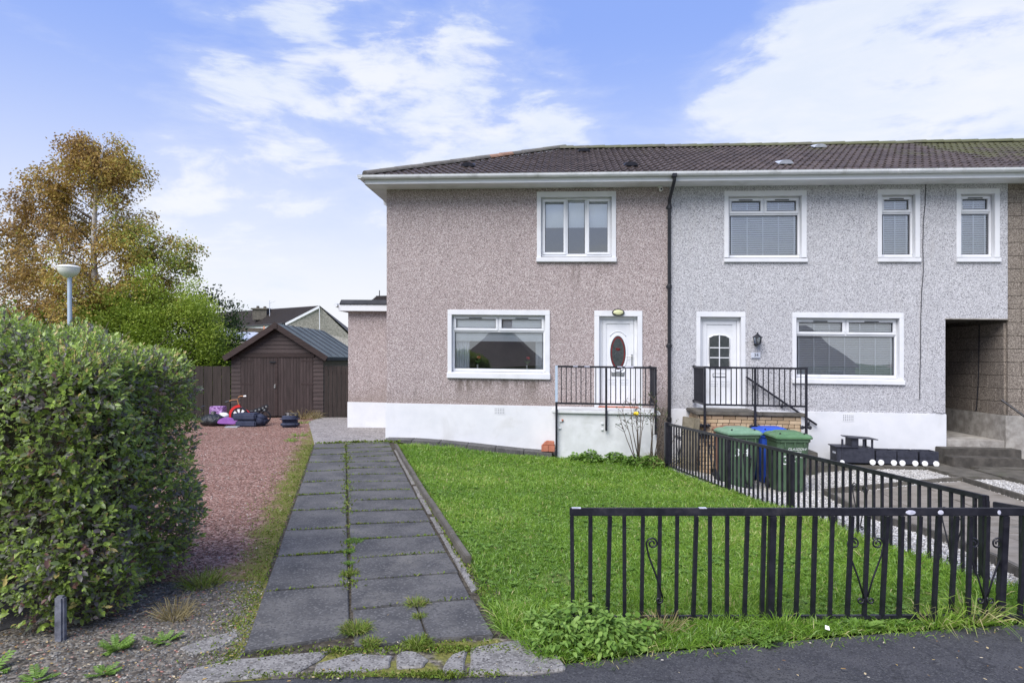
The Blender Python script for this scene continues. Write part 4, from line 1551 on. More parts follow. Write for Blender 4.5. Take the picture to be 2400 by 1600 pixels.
MB().tube([(11.42, -.028, .86), (11.5, -.05, .825), (11.6, -.045, .815), (11.66, -.02, .83)], .006, 6).obj('loose_cable', M_BLACKP, h2)
# lantern and number plate
lu, lz = 7.90, 2.30
ln = MB()
ln.lathe([(.012, .135), (.018, .12), (.010, .11), (.030, .095), (.108, .035), (.112, .028)], (lu, -.14, lz), 6)
ln = ln.obj('wall_lantern', M_BLACKP, h2)
lb_ = MB()
lb_.lathe([(.082, .028), (.055, -.10), (.055, -.115), (.03, -.125)], (lu, -.14, lz), 6)
for i in range(6):
    t = 2 * math.pi * i / 6
MB().lathe([(.078, .026), (.052, -.098)], (lu, -.14, lz), 6).obj('lantern_glass', M_GLASS, ln)
fr = MB()
for i in range(6):
    t = 2 * math.pi * i / 6
    fr.bar((lu + math.cos(t) * .084, -.14 + math.sin(t) * .084, lz + .028), (lu + math.cos(t) * .057, -.14 + math.sin(t) * .057, lz - .10), .012, .012)
fr.lathe([(.062, -.10), (.062, -.115), (.03, -.13)], (lu, -.14, lz), 6)
fr.bar((lu, -.14, lz - .11), (lu, -.02, lz - .05), .018, .018)
fr.box(lu - .035, lu + .035, -.034, -.013, lz - .14, lz + .06)
fr.obj('lantern_frame', M_BLACKP, ln)
MB().lathe([(.018, -.06), (.03, -.03), (.028, .0), (.012, .012)], (lu, -.14, lz), 10).obj('bulb', M_PAINTW, ln, smooth=True)


def lettering(name, text, size, mat, parent, pos, rot, ext=.001, align='CENTER', shear=0.0):
    cu = bpy.data.curves.new(name, 'FONT')
    cu.body = text
    cu.size = size
    cu.extrude = ext
    cu.align_x = align
    cu.align_y = 'CENTER'
    cu.shear = shear
    cu.materials.append(mat)
    tmp = bpy.data.objects.new(name, cu)
    COL.objects.link(tmp)
    me = bpy.data.meshes.new_from_object(tmp.evaluated_get(bpy.context.evaluated_depsgraph_get()))
    bpy.data.objects.remove(tmp)
    o = bpy.data.objects.new(name, me)
    COL.objects.link(o)
    o.parent = parent
    off, fr_ = OFF[parent.name]
    z = pos[2] - (SH * pos[0] if fr_ == 'h' else 0)
    o.location = (pos[0] - off[0], pos[1] - off[1], z - off[2])
    o.rotation_euler = rot
    return o


pl = MB().box(7.80, 7.99, -.030, -.022, 1.885, 2.015).obj('number_plate', M_PLATE, h2, bevel=.003)
lettering('number', '34', .092, M_LETTER, pl, (7.905, -.032, 1.962), (R(90), 0, 0))
MB().box(7.81, 7.985, -.0315, -.0295, 1.895, 1.908).obj('plate_line', M_LETTER, pl)

# ---------------- brown block house beyond the passage
h3 = thing('block_house', 'brown concrete block house beyond the passage under the mossy roof', 'house', (UQ + .2, 0, -.1), 'h')
MB().box(UQ + .03, UR, .03, HD, -1.0, WT).obj('wall', M_BLOCK, h3)
m = MB()
m.poly([(UQ, EV, EZ), (UR, EV, EZ), (UR, RV, RZ), (UQ, RV, RZ)])
m.poly([(UR, 2 * RV - EV, EZ), (UQ, 2 * RV - EV, EZ), (UQ, RV, RZ), (UR, RV, RZ)])
roof3 = m.obj('roof', M_UNDER, h3)
lay_tiles(roof3, UQ - .04, UQ + 4.4, M_TILE3)
u = UQ - .1
while u < UQ + 4.5:
    inst('ridge_tile', hipm, roof3, (u + .42, RV, RZ + .04 + rng.uniform(-.004, .004)), (0, 0, R(90)))
    u += .42
eaves(h3, UQ, UR)
# block courses: street face and the passage side
bh, blk = .270, .52
zc0 = .80
k = 0
while zc0 + k * bh < WT - .05:
    z0, z1 = zc0 + k * bh + .004, min(zc0 + (k + 1) * bh - .004, WT)
    o = (k % 2) * blk / 2
    for j in range(3):
        a = UQ + .022 + (j * blk - (o if j else 0)) + .004
        b = UQ + .022 + (j + 1) * blk - o - .004
        MB().box(a, b, .0 + rng.uniform(-.003, .003), .06, z0, z1).obj('concrete_block', M_BLOCK, h3, bevel=.004, segs=1)
    if z1 < 2.80:
        for j in range(8):
            a = .065 + (j * blk - (o if j else 0)) + .004
            b = .065 + (j + 1) * blk - o - .004
            MB().box(UQ - .012 + rng.uniform(-.003, .003), UQ + .05, a, b, z0, z1).obj('concrete_block', M_BLOCK, h3, bevel=.004, segs=1)
    k += 1
MB().box(UQ - .04, UR, -.035, .04, -1.0, .80).box(UQ - .04, UQ + .04, .04, HD, -1.0, .80).obj('plinth', M_STEPL, h3, bevel=.006)
MB().tube([(UQ - .03, .85, 2.7), (UQ - .035, .85, 2.2), (UQ - .03, .87, 1.6), (UQ - .035, .92, 1.0), (UQ - .035, .94, .84), (UQ - .06, .95, .82)], .010, 6).obj('hanging_cable', M_BLACKP, h3)
hr = MB()
hr.tube([(12.70, -.10, 1.12), (13.1, -.50, .66), (13.6, -1.0, .10)], .022, 8)
hr.tube([(12.76, -.14, 1.05), (12.84, -.05, 1.03)], .014, 6)
hr.tube([(13.6, -1.0, .12), (13.6, -1.0, -.35)], .02, 8)
hr.top('stair_handrail', M_IRON, 'sloping black handrail beside the passage steps', 'handrail', (12.7, -.1, -.2), frame='h', smooth='auto')

# passage steps
ps = thing('passage_steps', 'worn concrete steps rising into the dark passage', 'steps', (12.2, -.4, -.2), 'h')
MB().box(11.685, 12.815, -.02, HD - .1, -.6, .285).obj('step', M_STEPL, ps, bevel=.012)
MB().box(11.45, 12.92, -.36, -.045, -.6, .15).obj('step', M_STEP, ps, bevel=.012)
MB().box(11.44, 12.76, -.70, -.365, -.6, .015).obj('step', M_STEP, ps, bevel=.012)
MB().box(11.75, 13.4, -1.0, -.705, -.6, -.14).obj('step', M_SLABD, ps, bevel=.012)

# ---------------- entrance platform of the pink house
p1 = thing('entrance_platform', 'white rendered entrance platform below the oval glass door', 'platform', (4.7, -.95, -.25), 'h')
MB().box(3.73, 5.74, -.90, -.026, -1.0, .735).obj('render_wall', M_WHITE_D, p1, bevel=.01)
MB().box(3.65, 5.81, -.95, -.026, .737, .807).obj('top_slab', M_WHITE_D, p1, bevel=.014)
rust = MB()
for (u, z) in ((3.86, .58), (3.84, .44), (4.69, .55), (4.69, .43)):
    rust.box(u - .05, u - .002, -.93, -.902, z - .012, z + .012)
rust.obj('bracket', M_GUTTER, p1)
MB().lathe([(.022, -.902), (.022, -.93), (.014, -.935)], (3.87, 0, .60), 10, 'y').obj('rusty_bolt', M_TERRA, p1)


def railing(name, label, posts, v, zt, zb, spacing, bot, side=None, group=None):
    u0, u1 = posts[0], posts[-1]
    t = thing(name, label, 'railing', ((u0 + u1) / 2, v, bot[0]), 'h', group)
    MB().box(u0 - .022, u1 + .022, v - .02, v + .02, zt - .04, zt).obj('top_rail', M_IRON, t, bevel=.003)
    MB().box(u0 - .022, u1 + .022, v - .018, v + .018, zb - .018, zb + .018).obj('bottom_rail', M_IRON, t, bevel=.003)
    for p, b in zip(posts, bot):
        MB().box(p - .021, p + .021, v - .021, v + .021, b, zt - .041).obj('post', M_IRON, t, bevel=.003)
    n = int(round((u1 - u0) / spacing))
    me = MB().box(-.009, .009, -.009, .009, 0, zt - zb - .058).mesh('bar', M_IRON)
    for i in range(1, n):
        u = u0 + (u1 - u0) * i / n
        if any(abs(u - p) < .04 for p in posts):
            continue
        inst('bar', me, t, (u, v, zb + .018))
    if side is not None:
        us, ve = side
        MB().box(us - .018, us + .018, v + .022, ve, zt - .04, zt - .002).obj('side_rail', M_IRON, t, bevel=.003)
        MB().box(us - .016, us + .016, v + .022, ve, zb - .016, zb + .016).obj('side_rail', M_IRON, t, bevel=.003)
        k = int((ve - v) / spacing)
        for i in range(1, k + 1):
            inst('bar', me, t, (us, v + (ve - v) * i / (k + .6), zb + .018))
        for z in (zt - .02, zb):
            MB().box(us - .03, us + .03, ve - .02, ve + .01, z - .03, z + .03).obj('wall_bracket', M_IRON, t, bevel=.006)
    return t


ra = railing('entrance_railing', 'black iron railing with chipped top rail on the white platform', [3.75, 4.74, 5.71], -.965, 1.70, .945, .098, [-.27, .41, .36], side=(5.71, -.05))
for (a, b) in ((4.08, 4.18), (4.30, 4.42), (4.95, 5.06), (5.10, 5.28)):
    MB().box(a, b, -.988, -.963, 1.672, 1.7025).obj('chipped_paint', M_IRON_W, ra, bevel=.006)
MB().box(3.725, 3.775, -.990, -.9875, .97, 1.70).obj('bare_metal_strip', M_LAMPPOST, ra)

# clay blocks beside the platform
cl = [((3.42, 3.565), (-.33, -.10), .0, .13, 'left clay block of the pair at the platform foot'), ((3.57, 3.70), (-.33, -.10), .0, .13, 'right clay block of the pair at the platform foot')]
for (ua, ub), (va, vb), a, b, lb in cl:
    zb = gz(*HW(3.55, -.2)[:2]) + SH * 3.55 + .075
    MB().box(ua, ub, va, vb, zb + a, zb + b).top('clay_block', M_TERRA, lb, 'clay block', ((ua + ub) / 2, -.2, zb), frame='h', bevel=.006)
zb += .132
MB().prism([(3.44, zb), (3.69, zb), (3.69, zb + .075), (3.53, zb + .085), (3.48, zb + .05)], -.30, -.12, axis='y').top('clay_block', M_TERRA, 'broken clay block lying on top of the clay pair', 'clay block', (3.56, -.2, zb), frame='h', bevel=.008)

# ---------------- brick platform of the white house
p2 = thing('brick_platform', 'buff brick entrance platform with dark coping below the paned door', 'platform', (7.5, -1.1, -.25), 'h')
MB().box(6.53, 8.45, -1.085, -.06, -1.0, .775).obj('core', M_MORTAR, p2)
bl_, bhh = .215, .065
me_s = MB().box(-.1075, .1075, -.012, .012, -.0325, .0325).mesh('brick', M_BRICK, bevel=.004, segs=1)
me_h = MB().box(-.05125, .05125, -.012, .012, -.0325, .0325).mesh('brick', M_BRICK, bevel=.004, segs=1)
rowk = 0
z = .775 - .0325 - .006
while z > -.42:
    if rowk % 4 == 2:
        u = 6.53 + .051
        while u < 8.45:
            inst('brick', me_h, p2, (u, -1.09 + rng.uniform(-.002, .002), z))
            u += .1125
    else:
        u = 6.53 + .1075 - (.1125 if rowk % 2 else 0) + .02
        while u < 8.47:
            ua, ub = max(6.53, u - .1075), min(8.45, u + .1075)
            if ub - ua > .2:
                inst('brick', me_s, p2, (u, -1.09 + rng.uniform(-.002, .002), z))
            elif ub - ua > .03:
                MB().box(ua, ub, -1.102, -1.078, z - .0325, z + .0325).obj('brick', M_BRICK, p2, bevel=.004, segs=1)
            u += .225
    zz = 0
    for vv in range(4):
        inst('brick', me_s, p2, (6.525, -.98 + vv * .225 + (.1125 if rowk % 2 else 0), z), (0, 0, R(90)))
    z -= .075
    rowk += 1
MB().box(6.46, 7.72, -1.15, -.042, .777, .845).box(7.72, 8.53, -1.15, -.88, .777, .845).obj('coping', M_COPING, p2, bevel=.014)
MB().box(8.46, 8.80, -1.0, -.06, -.6, .085).obj('step', M_SLABD, p2, bevel=.01)
rb = railing('entrance_railing', 'black iron railing on the buff brick platform', [6.62, 7.57, 8.52], -1.172, 1.725, .985, .098, [.25, .25, .25], side=(6.62, -.06))
for p in (6.62, 7.57, 8.52):
    for z in (.58, .40):
        bm_ = MB()
        bm_.box(p - .09, p + .09, -1.149, -1.104, z - .02, z + .02)
        for s in (-1, 1):
            bm_.lathe([(.038, -1.150), (.038, -1.168), (.022, -1.176)], (p + s * .07, 0, z), 10, 'y')
        bm_.obj('bolt_clamp', M_BLACKP, rb)
hr = MB()
hr.tube([(7.68, -.10, 1.51), (9.10, -.10, .54)], .022, 8)
hr = hr.top('stair_handrail', M_IRON, 'sloping black handrail fixed to the white wall behind the railing', 'handrail', (7.68, -.10, 1.5), frame='h', smooth='auto')
for (u, z) in ((7.85, 1.37), (8.42, .98), (8.95, .61)):
    MB().tube([(u, -.10, z), (u, -.10, z - .07), (u, -.03, z - .07)], .012, 6).lathe([(.035, -.045), (.035, -.035)], (u, 0, z - .07), 10, 'y').obj('wall_bracket', M_IRON, hr)
# timber leaning at the end of the brick platform
for i, (u, lb) in enumerate(((6.33, 'broad mossy timber board leaning against the brick platform'), (6.46, 'narrow old timber post leaning beside the mossy board'))):
    wd = .24 if i == 0 else .10
    MB().bar((u - .10, -1.32, -.36), (u + .02, -1.02 if i == 0 else -1.19, .72), wd, .06, up=(0, 1, 0)).top('leaning_timber', M_OLDTIMBER, lb, 'timber', (u - .1, -1.3, -.35), frame='h', bevel=.008)

# ------------------------------------------------------------------ iron fences
def spiral(c, r0, turns, start, n=26, hand=1, u=(1, 0, 0), w_=(0, 0, 1), shrink=.25):
    pts = []
    for i in range(n + 1):
        f = i / n
        t = start + hand * turns * 2 * math.pi * f
        r = r0 * (1 - (1 - shrink) * f)
        pts.append(tuple(c[k] + math.cos(t) * r * u[k] + math.sin(t) * r * w_[k] for k in range(3)))
    return pts


def scroll_pair(t, p, d, z0, z1, mat, sides=(-1, 1), gap=.117):
    """wrought scroll: a V of flat bar with a curl at each end; p foot point on the fence, d along it"""
    for s in sides:
        m = MB()
        u = (d[0] * s, d[1] * s, 0)
        H = z1 - z0
        r1, r2 = H * .085, H * .050

        def P(a, z):
            return (p[0] + u[0] * a, p[1] + u[1] * a, z)
        top = P(gap * .80, z1 - r1 * 1.2)
        pts = [P(.012, z0 + r2 * 2), P(.05, z0 + H * .38), P(gap * .80 + .012, z0 + H * .70), P(gap * 1.03, z1 - r1 * 1.6)]
        c = P(gap * 1.03 - r1, z1 - r1 * 1.5)
        pts += spiral(c, r1, 1.55, 0, 26, 1, u)
        m.tube(pts, .0065, 6)
        c2 = P(.012 + r2, z0 + r2 * 1.2)
        m.tube([P(.012, z0 + r2 * 2.2)] + spiral(c2, r2, 1.1, math.pi, 18, 1, u), .0065, 6)
        m.obj('scroll', mat, t, smooth=True)


# front fence: leans a little towards the street
ff = thing('front_fence', 'low black iron fence with scrolls along the pavement edge of the lawn', 'fence', (.40, 4.42, 0))
LEAN = .05
FT = .785


def FP(x, z):
    return (x, 4.40 + LEAN * (1 - z / FT), z)


MB().bar(FP(.385, FT - .026), FP(4.05, FT - .026), .03, .052).obj('top_rail', M_IRON, ff, bevel=.004)
MB().bar(FP(.40, .035), FP(4.05, .045), .025, .022).obj('bottom_rail', M_IRON, ff)
barm = MB().box(-.0125, .0125, -.0125, .0125, 0, .76).mesh('bar', M_IRON)
la = math.atan(LEAN / FT)
x = .413
k = 0
skip = set()
while x < 4.0:
    inst('bar', barm, ff, FP(x, -.03), (la + rng.uniform(-.008, .008), rng.uniform(-.012, .012), rng.uniform(-.2, .2)))
    x += .1165 + rng.uniform(-.003, .003)
    k += 1
for xp in (1.745, 3.30, 4.02):
    MB().bar(FP(xp, -.1), FP(xp, FT - .052), .045, .045, up=(0, 1, 0)).obj('post', M_IRON, ff, bevel=.004)
for xp, sides in ((1.025, (-1,)), (2.38, (-1, 1)), (3.187, (-1, 1))):
    scroll_pair(ff, (xp, 4.425), (1, 0), .13, .60, M_IRON, sides)
for (xa, ln_) in ((.40, .06), (1.25, .05), (2.66, .035), (2.86, .02), (3.25, .012)):
    z = FT - .004 if ln_ > .036 else FT - .028
    q = FP(xa, z)
    if ln_ > .036:
        MB().box(xa, xa + ln_, 4.384, 4.416, FT - .002, FT + .002).obj('chipped_paint', M_IRON_W, ff)
    else:
        MB().lathe([(.02, 0), (.018, -.003), (.006, -.004)], (xa, 4.386, z), 10, 'y', ln_ / .02, .8).obj('chipped_paint', M_IRON_W, ff)

# side fence between the two gardens
sf = thing('side_fence', 'long black iron fence dividing the lawn from the white gravel garden', 'fence', (2.87, 12.2, gz(2.87, 12.2)))
A, B = Vector((2.87, 12.2, .60)), Vector((3.76, 5.2, .70))


def SP(f, dz_=0):
    p = A.lerp(B, f)
    return (p.x, p.y, p.z + dz_)


def sbot(f):
    return -.205 + .125 * f


MB().bar(SP(0, -.02), SP(1, -.02), .03, .042).obj('top_rail', M_IRON, sf, bevel=.004)
MB().bar((A.x, A.y, sbot(0) + .02), (B.x, B.y, sbot(1) + .02), .022, .02).obj('bottom_rail', M_IRON, sf)
nb = 58
for i in range(nb + 1):
    f = i / nb
    p = SP(f)
    MB().box(p[0] - .0115, p[0] + .0115, p[1] - .0115, p[1] + .0115, sbot(f), p[2] - .041).obj('bar', M_IRON, sf)
for f in (0.0, .36, .60, .995):
    p = SP(f)
    MB().box(p[0] - .028, p[0] + .028, p[1] - .028, p[1] + .028, sbot(f) - .2, p[2] - (.0 if f > .9 else .042)).obj('post', M_IRON, sf, bevel=.004)
p = SP(.004)
MB().box(p[0] - .045, p[0] + .055, p[1] - .05, p[1] + .05, sbot(0) + .05, p[2] + .01).obj('gate_post', M_IRON, sf, bevel=.005)
dS = (B - A).normalized()
for f in (.085, .28, .44, .78, .95):
    p = SP(f)
    scroll_pair(sf, (p[0], p[1]), (dS.x, dS.y), sbot(f) + .14, p[2] - .16, M_IRON, (-1, 1), .115)
# lower run of fence from the corner post to the street
lf = thing('fence_end', 'short lower run of black fence between the corner post and the street', 'fence', (3.78, 5.1, 0))
MB().bar((3.765, 5.14, .645), (4.06, 4.44, .66), .03, .045).obj('top_rail', M_IRON, lf, bevel=.004)
for i in range(6):
    f = (i + .6) / 6.2
    xx, yy = 3.765 + .295 * f, 5.14 - .70 * f
    MB().box(xx - .0115, xx + .0115, yy - .0115, yy + .0115, gz(xx, yy) - .02, .625).obj('bar', M_IRON, lf)


# ------------------------------------------------------------------ wheelie bins
def bin_parts(t, body, lidm, lettered=None):
    W0, D0, W1, D1_, H = .44, .50, .56, .70, .93

    def ringpts(wd, dp, z, yb=0.0, r=.06):
        x, y0, y1 = wd / 2, -dp / 2 + yb, dp / 2 + yb
        return [(-x + r, y0, z), (x - r, y0, z), (x, y0 + r, z), (x, y1 - r, z), (x - r, y1, z), (-x + r, y1, z), (-x, y1 - r, z), (-x, y0 + r, z)]
    m = MB()
    levels = [ringpts(W0, D0, .03, .06), ringpts(W0 + .02, D0 + .02, .10, .055), ringpts(W1 - .035, D1_ - .05, H - .06, .0), ringpts(W1, D1_, H - .05), ringpts(W1, D1_, H)]
    for lv in levels:
        m.v += lv
    n = 8
    for i in range(len(levels) - 1):
        for j in range(n):
            m.f.append((i * n + j, i * n + (j + 1) % n, (i + 1) * n + (j + 1) % n, (i + 1) * n + j))
    m.f.append(tuple(range(n))[::-1])
    m.f.append(tuple(range(len(levels) * n - n, len(levels) * n)))
    b = m.obj('body', body, t, bevel=.006)
    for s in (-.16, 0, .16):
        MB().box(s - .008, s + .008, -D1_ / 2 - .004, -D1_ / 2 + .05, H - .13, H - .05).obj('rim_rib', body, b)
    lid = MB()
    lv = [ringpts(W1 + .05, D1_ + .05, H + .002, 0, .05), ringpts(W1 + .055, D1_ + .055, H + .035, 0, .05), ringpts(W1 - .03, D1_ - .06, H + .075, .01, .06)]
    for q in lv:
        lid.v += q
    for i in range(2):
        for j in range(n):
            lid.f.append((i * n + j, i * n + (j + 1) % n, (i + 1) * n + (j + 1) % n, (i + 1) * n + j))
    lid.f.append(tuple(range(n))[::-1])
    lid.f.append(tuple(range(2 * n, 3 * n)))
    lo = lid.obj('lid', lidm, t, bevel=.008)
    pr = MB()
    pr.v = ringpts(W1 - .14, D1_ - .22, H + .074, .03, .06) + ringpts(W1 - .20, D1_ - .29, H + .105, .03, .06)
    pr.f = [(j, (j + 1) % n, (j + 1) % n + n, j + n) for j in range(n)] + [tuple(range(n, 2 * n))]
    pr.obj('lid_panel', lidm, lo, bevel=.006)
    for s in (-1, 1):
        MB().lathe([(.016, H + .075), (.016, H + .098)], (s * .2, -D1_ / 2 + .12, 0), 8).obj('lid_plug', M_BLACKP, lo)
        w_ = MB()
        w_.lathe([(.085, -.022), (.10, -.018), (.10, .018), (.085, .022)], (s * .235, .30, .10), 18, 'x')
        w_.obj('wheel', M_BLACKP, t, smooth='auto')
    MB().tube([(-.22, D1_ / 2 + .045, H - .01), (.22, D1_ / 2 + .045, H - .01)], .017, 8).obj('handle', body, t, smooth='auto')
    hb = MB()
    for s in (-.2, .2):
        hb.box(s - .02, s + .02, D1_ / 2 - .02, D1_ / 2 + .05, H - .05, H + .03)
    hb.obj('hinge', body, t)
    return b


BG = 'wheelie bins beside the brick platform'
b1 = thing('wheelie_bin', 'green wheelie bin with white council lettering', 'bin', (4.74, 11.32, gz(4.74, 11.32) - .006), 'l', BG, R(-3))
bb = bin_parts(b1, M_BINGREEN, M_LIDGREEN2)
ra_ = R(90) + math.atan(.05)
tilt = math.atan((.345 - .20) / .87)


def binfront(z):                               # y of the front face at height z
    return -(.325 - .06 * 0) + (-.0) if z > .87 else -(.20 + (.325 - .20) * (z - .10) / .77)


fa = math.atan((.325 - .20) / .77)
lettering('lettering', 'GLASGOW\nCITY\nCOUNCIL', .062, M_WLETTER, bb, (.05, binfront(.70) - .004, .70), (R(90) + fa, 0, 0), .001, 'CENTER', .25)
lettering('painted_number', '34', .22, M_WLETTER, bb, (-.07, binfront(.57) - .004, .565), (R(90) + fa, 0, 0))
b2 = thing('wheelie_bin', 'green wheelie bin with a pale faded lid and painted number', 'bin', (3.93, 11.45, gz(3.93, 11.45) - .006), 'l', BG, R(4))
bb = bin_parts(b2, M_BINGREEN, M_LIDGREEN)
lettering('painted_number', '3 4', .20, M_WLETTER, bb, (-.05, binfront(.63) - .004, .63), (R(90) + fa, 0, 0))
b3 = thing('wheelie_bin', 'blue wheelie bin behind the lettered green bin', 'bin', (4.80, 12.16, gz(4.8, 12.16) - .006), 'l', BG, R(-1))
bin_parts(b3, M_BINBLUE, M_BINBLUE)
b4 = thing('wheelie_bin', 'brown lidded wheelie bin behind the pale lidded green bin', 'bin', (4.13, 12.26, gz(4.13, 12.26) - .006), 'l', BG, R(3))
bin_parts(b4, M_BINBROWN, M_BINBROWN)

# ------------------------------------------------------------------ wooden planter train
TG = 'wooden planter train by the white wall'
tz = -.305 + SH * 9.7
eng = thing('planter_engine', 'charcoal wooden planter built as a train engine with cab and chimney', 'planter', (9.65, -.5, tz), 'h', TG)
e0, e1, va, vb = 9.28, 10.00, -.66, -.32
MB().box(e0, e1, va, vb, tz + .035, tz + .335).obj('hull', M_TRAIN, eng, bevel=.006)
MB().box(e0 - .035, e0 + .40, va - .03, vb + .02, tz + .337, tz + .357).obj('hull_lid', M_TRAIN, eng, bevel=.004)
MB().box(9.375, 9.405, va - .01, va + .03, tz + .04, tz + .50).obj('chimney', M_TRAIN, eng, bevel=.003)
cab = MB()
cab.box(e0 + .29, e0 + .42, va + .01, va + .03, tz + .358, tz + .52)
cab.box(e0 + .29, e0 + .31, va + .03, vb - .02, tz + .358, tz + .52)
for (a, b) in ((e0 + .50, e0 + .54), (e0 + .66, e0 + .70)):
    cab.box(a, b, va + .01, va + .03, tz + .336, tz + .50)
    cab.box(a, b, vb - .04, vb - .02, tz + .336, tz + .50)
cab.obj('cab', M_TRAIN, eng, bevel=.003)
MB().add([(e0 + .22, va - .04, tz + .525), (e1 + .05, va - .04, tz + .495), (e1 + .05, vb + .03, tz + .495), (e0 + .22, vb + .03, tz + .525),
          (e0 + .22, va - .04, tz + .543), (e1 + .05, va - .04, tz + .513), (e1 + .05, vb + .03, tz + .513), (e0 + .22, vb + .03, tz + .543)],
         [(3, 2, 1, 0), (4, 5, 6, 7), (0, 1, 5, 4), (1, 2, 6, 5), (2, 3, 7, 6), (3, 0, 4, 7)]).obj('cab_roof', M_TRAIN, eng)
MB().box(e0 - .004, e0, va + .05, vb - .14, tz + .20, tz + .24).obj('name_plate', M_PLATE, eng)


def wheel(t, u, r=.055):
    MB().lathe([(r * .96, va - .024), (r, va - .02), (r, va - .003)], (u, 0, tz + r + .002), 20, 'y').obj('wheel', M_PAINTW, t)


wheel(eng, e0 + .10, .042)
wheel(eng, e1 - .045)
tlab = ['charcoal wooden train wagon coupled behind the engine', 'middle charcoal wooden train wagon of the three', 'charcoal wooden train wagon at the tail by the steps']
for (a, b), lb in zip(((10.03, 10.41), (10.43, 10.81), (10.85, 11.20)), tlab):
    wg = thing('planter_wagon', lb, 'planter', ((a + b) / 2, -.5, tz), 'h', TG)
    m = MB()
    m.box(a, b, va, va + .02, tz + .03, tz + .29)
    m.box(a, b, vb - .02, vb, tz + .03, tz + .29)
    m.box(a, a + .02, va + .02, vb - .02, tz + .03, tz + .29)
    m.box(b - .02, b, va + .02, vb - .02, tz + .03, tz + .29)
    m.obj('box', M_TRAIN, wg, bevel=.003)
    MB().box(a + .02, b - .02, va + .02, vb - .02, tz + .03, tz + .22).obj('soil', M_SOIL, wg)
    MB().box(a + .002, b - .002, va - .003, va - .0, tz + .155, tz + .160).obj('board_joint', M_BLACKP, wg)
    wheel(wg, a + .085)
    wheel(wg, b - .055)

# ------------------------------------------------------------------ shed, gate and fence
SY, SZ = 20.7, gz(-7.4, 20.7) + .01
sx0, sx1, sxc = -8.84, -5.94, -7.39
EVZ, APZ = 1.92, 2.86                            # eave and apex underside
shed = thing('timber_shed', 'brown timber shed with double doors and green felt roof', 'shed', (sxc, SY, SZ))
SLEN = 5.0
m = MB()
m.poly([(sx0 + .02, SY + .03, SZ), (sx1 - .02, SY + .03, SZ), (sx1 - .02, SY + .03, EVZ), (sxc, SY + .03, APZ - .06), (sx0 + .02, SY + .03, EVZ)])
m.poly([(sx0 + .02, SY + SLEN, SZ), (sx1 - .02, SY + SLEN, SZ), (sx1 - .02, SY + SLEN, EVZ), (sxc, SY + SLEN, APZ - .06), (sx0 + .02, SY + SLEN, EVZ)])
m.poly([(sx0 + .02, SY + .03, SZ), (sx0 + .02, SY + SLEN, SZ), (sx0 + .02, SY + SLEN, EVZ), (sx0 + .02, SY + .03, EVZ)])
m.poly([(sx1 - .02, SY + .03, SZ), (sx1 - .02, SY + SLEN, SZ), (sx1 - .02, SY + SLEN, EVZ), (sx1 - .02, SY + .03, EVZ)])
m.obj('wall_lining', M_SHEDT, shed)
du0, du1, dzt = sx0 + .31, sx1 - .33, SZ + 1.88


def clad(xa, xb, z, name='cladding_board', y=SY, h=.125, slope=None):
    mm = MB()
    za, zb = z, z + h
    xa2, xb2 = xa, xb
    if slope:                                   # cut to the gable line
        xa, xb = slope(za)
        xa2, xb2 = slope(zb)
    mm.add([(xa, y - .012, za), (xb, y - .012, za), (xb2, y + .006, zb), (xa2, y + .006, zb), (xa, y + .028, za), (xb, y + .028, za), (xb2, y + .028, zb), (xa2, y + .028, zb)],
           [(0, 1, 2, 3), (7, 6, 5, 4), (0, 4, 5, 1), (1, 5, 6, 2), (2, 6, 7, 3), (3, 7, 4, 0)])
    mm.obj(name, M_SHEDH, shed)


z = SZ + .03
while z < EVZ - .05:
    clad(sx0, du0 - .01, z)
    clad(du1 + .01, sx1, z)
    z += .127


def gable(zz):
    f = (APZ - zz) / (APZ - EVZ)
    return sxc - max(.01, f * (sxc - sx0)) + .02, sxc + max(.01, f * (sx1 - sxc)) - .02


z = dzt + .15
while z < APZ - .14:
    clad(0, 0, z, slope=gable)
    z += .127
MB().box(du0 - .06, du1 + .06, SY - .03, SY + .03, dzt + .01, dzt + .145).obj('lintel_board', M_SHEDT, shed, bevel=.004)
dm = (du0 + du1) / 2
for (a, b) in ((du0, dm - .01), (dm + .01, du1)):
    lw = (b - a) / 11
    leaf = MB().box(a, b, SY + .012, SY + .028, SZ + .04, dzt).obj('door', M_SHEDT, shed)
    for i in range(11):
        MB().box(a + lw * i + .003, a + lw * (i + 1) - .003, SY - .010 + rng.uniform(-.002, .002), SY + .011, SZ + .045, dzt - .005).obj('door_board', M_SHEDV, leaf)
    left = a == du0
    for zz in (dzt - .10, SZ + 1.05):
        if left:
            MB().box(a - .01, a + .36, SY - .018, SY - .0125, zz - .018, zz + .018).obj('strap_hinge', M_SHEDT, leaf)
        else:
            MB().box(b - .36, b + .01, SY - .018, SY - .0125, zz - .018, zz + .018).obj('strap_hinge', M_SHEDT, leaf)
MB().box(dm - .05, dm + .035, SY - .032, SY - .013, SZ + .05, dzt - .01).obj('cover_strip', M_SHEDT, shed, bevel=.004)
MB().box(dm - .22, dm - .02, SY - .05, SY - .033, dzt - .16, dzt - .12).obj('bolt', M_BLACKP, shed)
pk = MB().box(dm - .075, dm - .025, SY - .066, SY - .040, SZ + .93, SZ + .985).obj('padlock', M_BRASS, shed, bevel=.006)
MB().tube([(dm - .068, SY - .053, SZ + .98)] + [(dm - .05 + .018 * math.cos(R(t)), SY - .053, SZ + 1.01 + .022 * math.sin(R(t))) for t in range(180, -1, -30)] + [(dm - .032, SY - .053, SZ + .98)], .006, 6).obj('shackle', M_BRASS, pk)
rs = (APZ - EVZ) / (sx1 - sxc)
ov = .16


def rz_(x):
    return APZ - abs(x - sxc) * rs


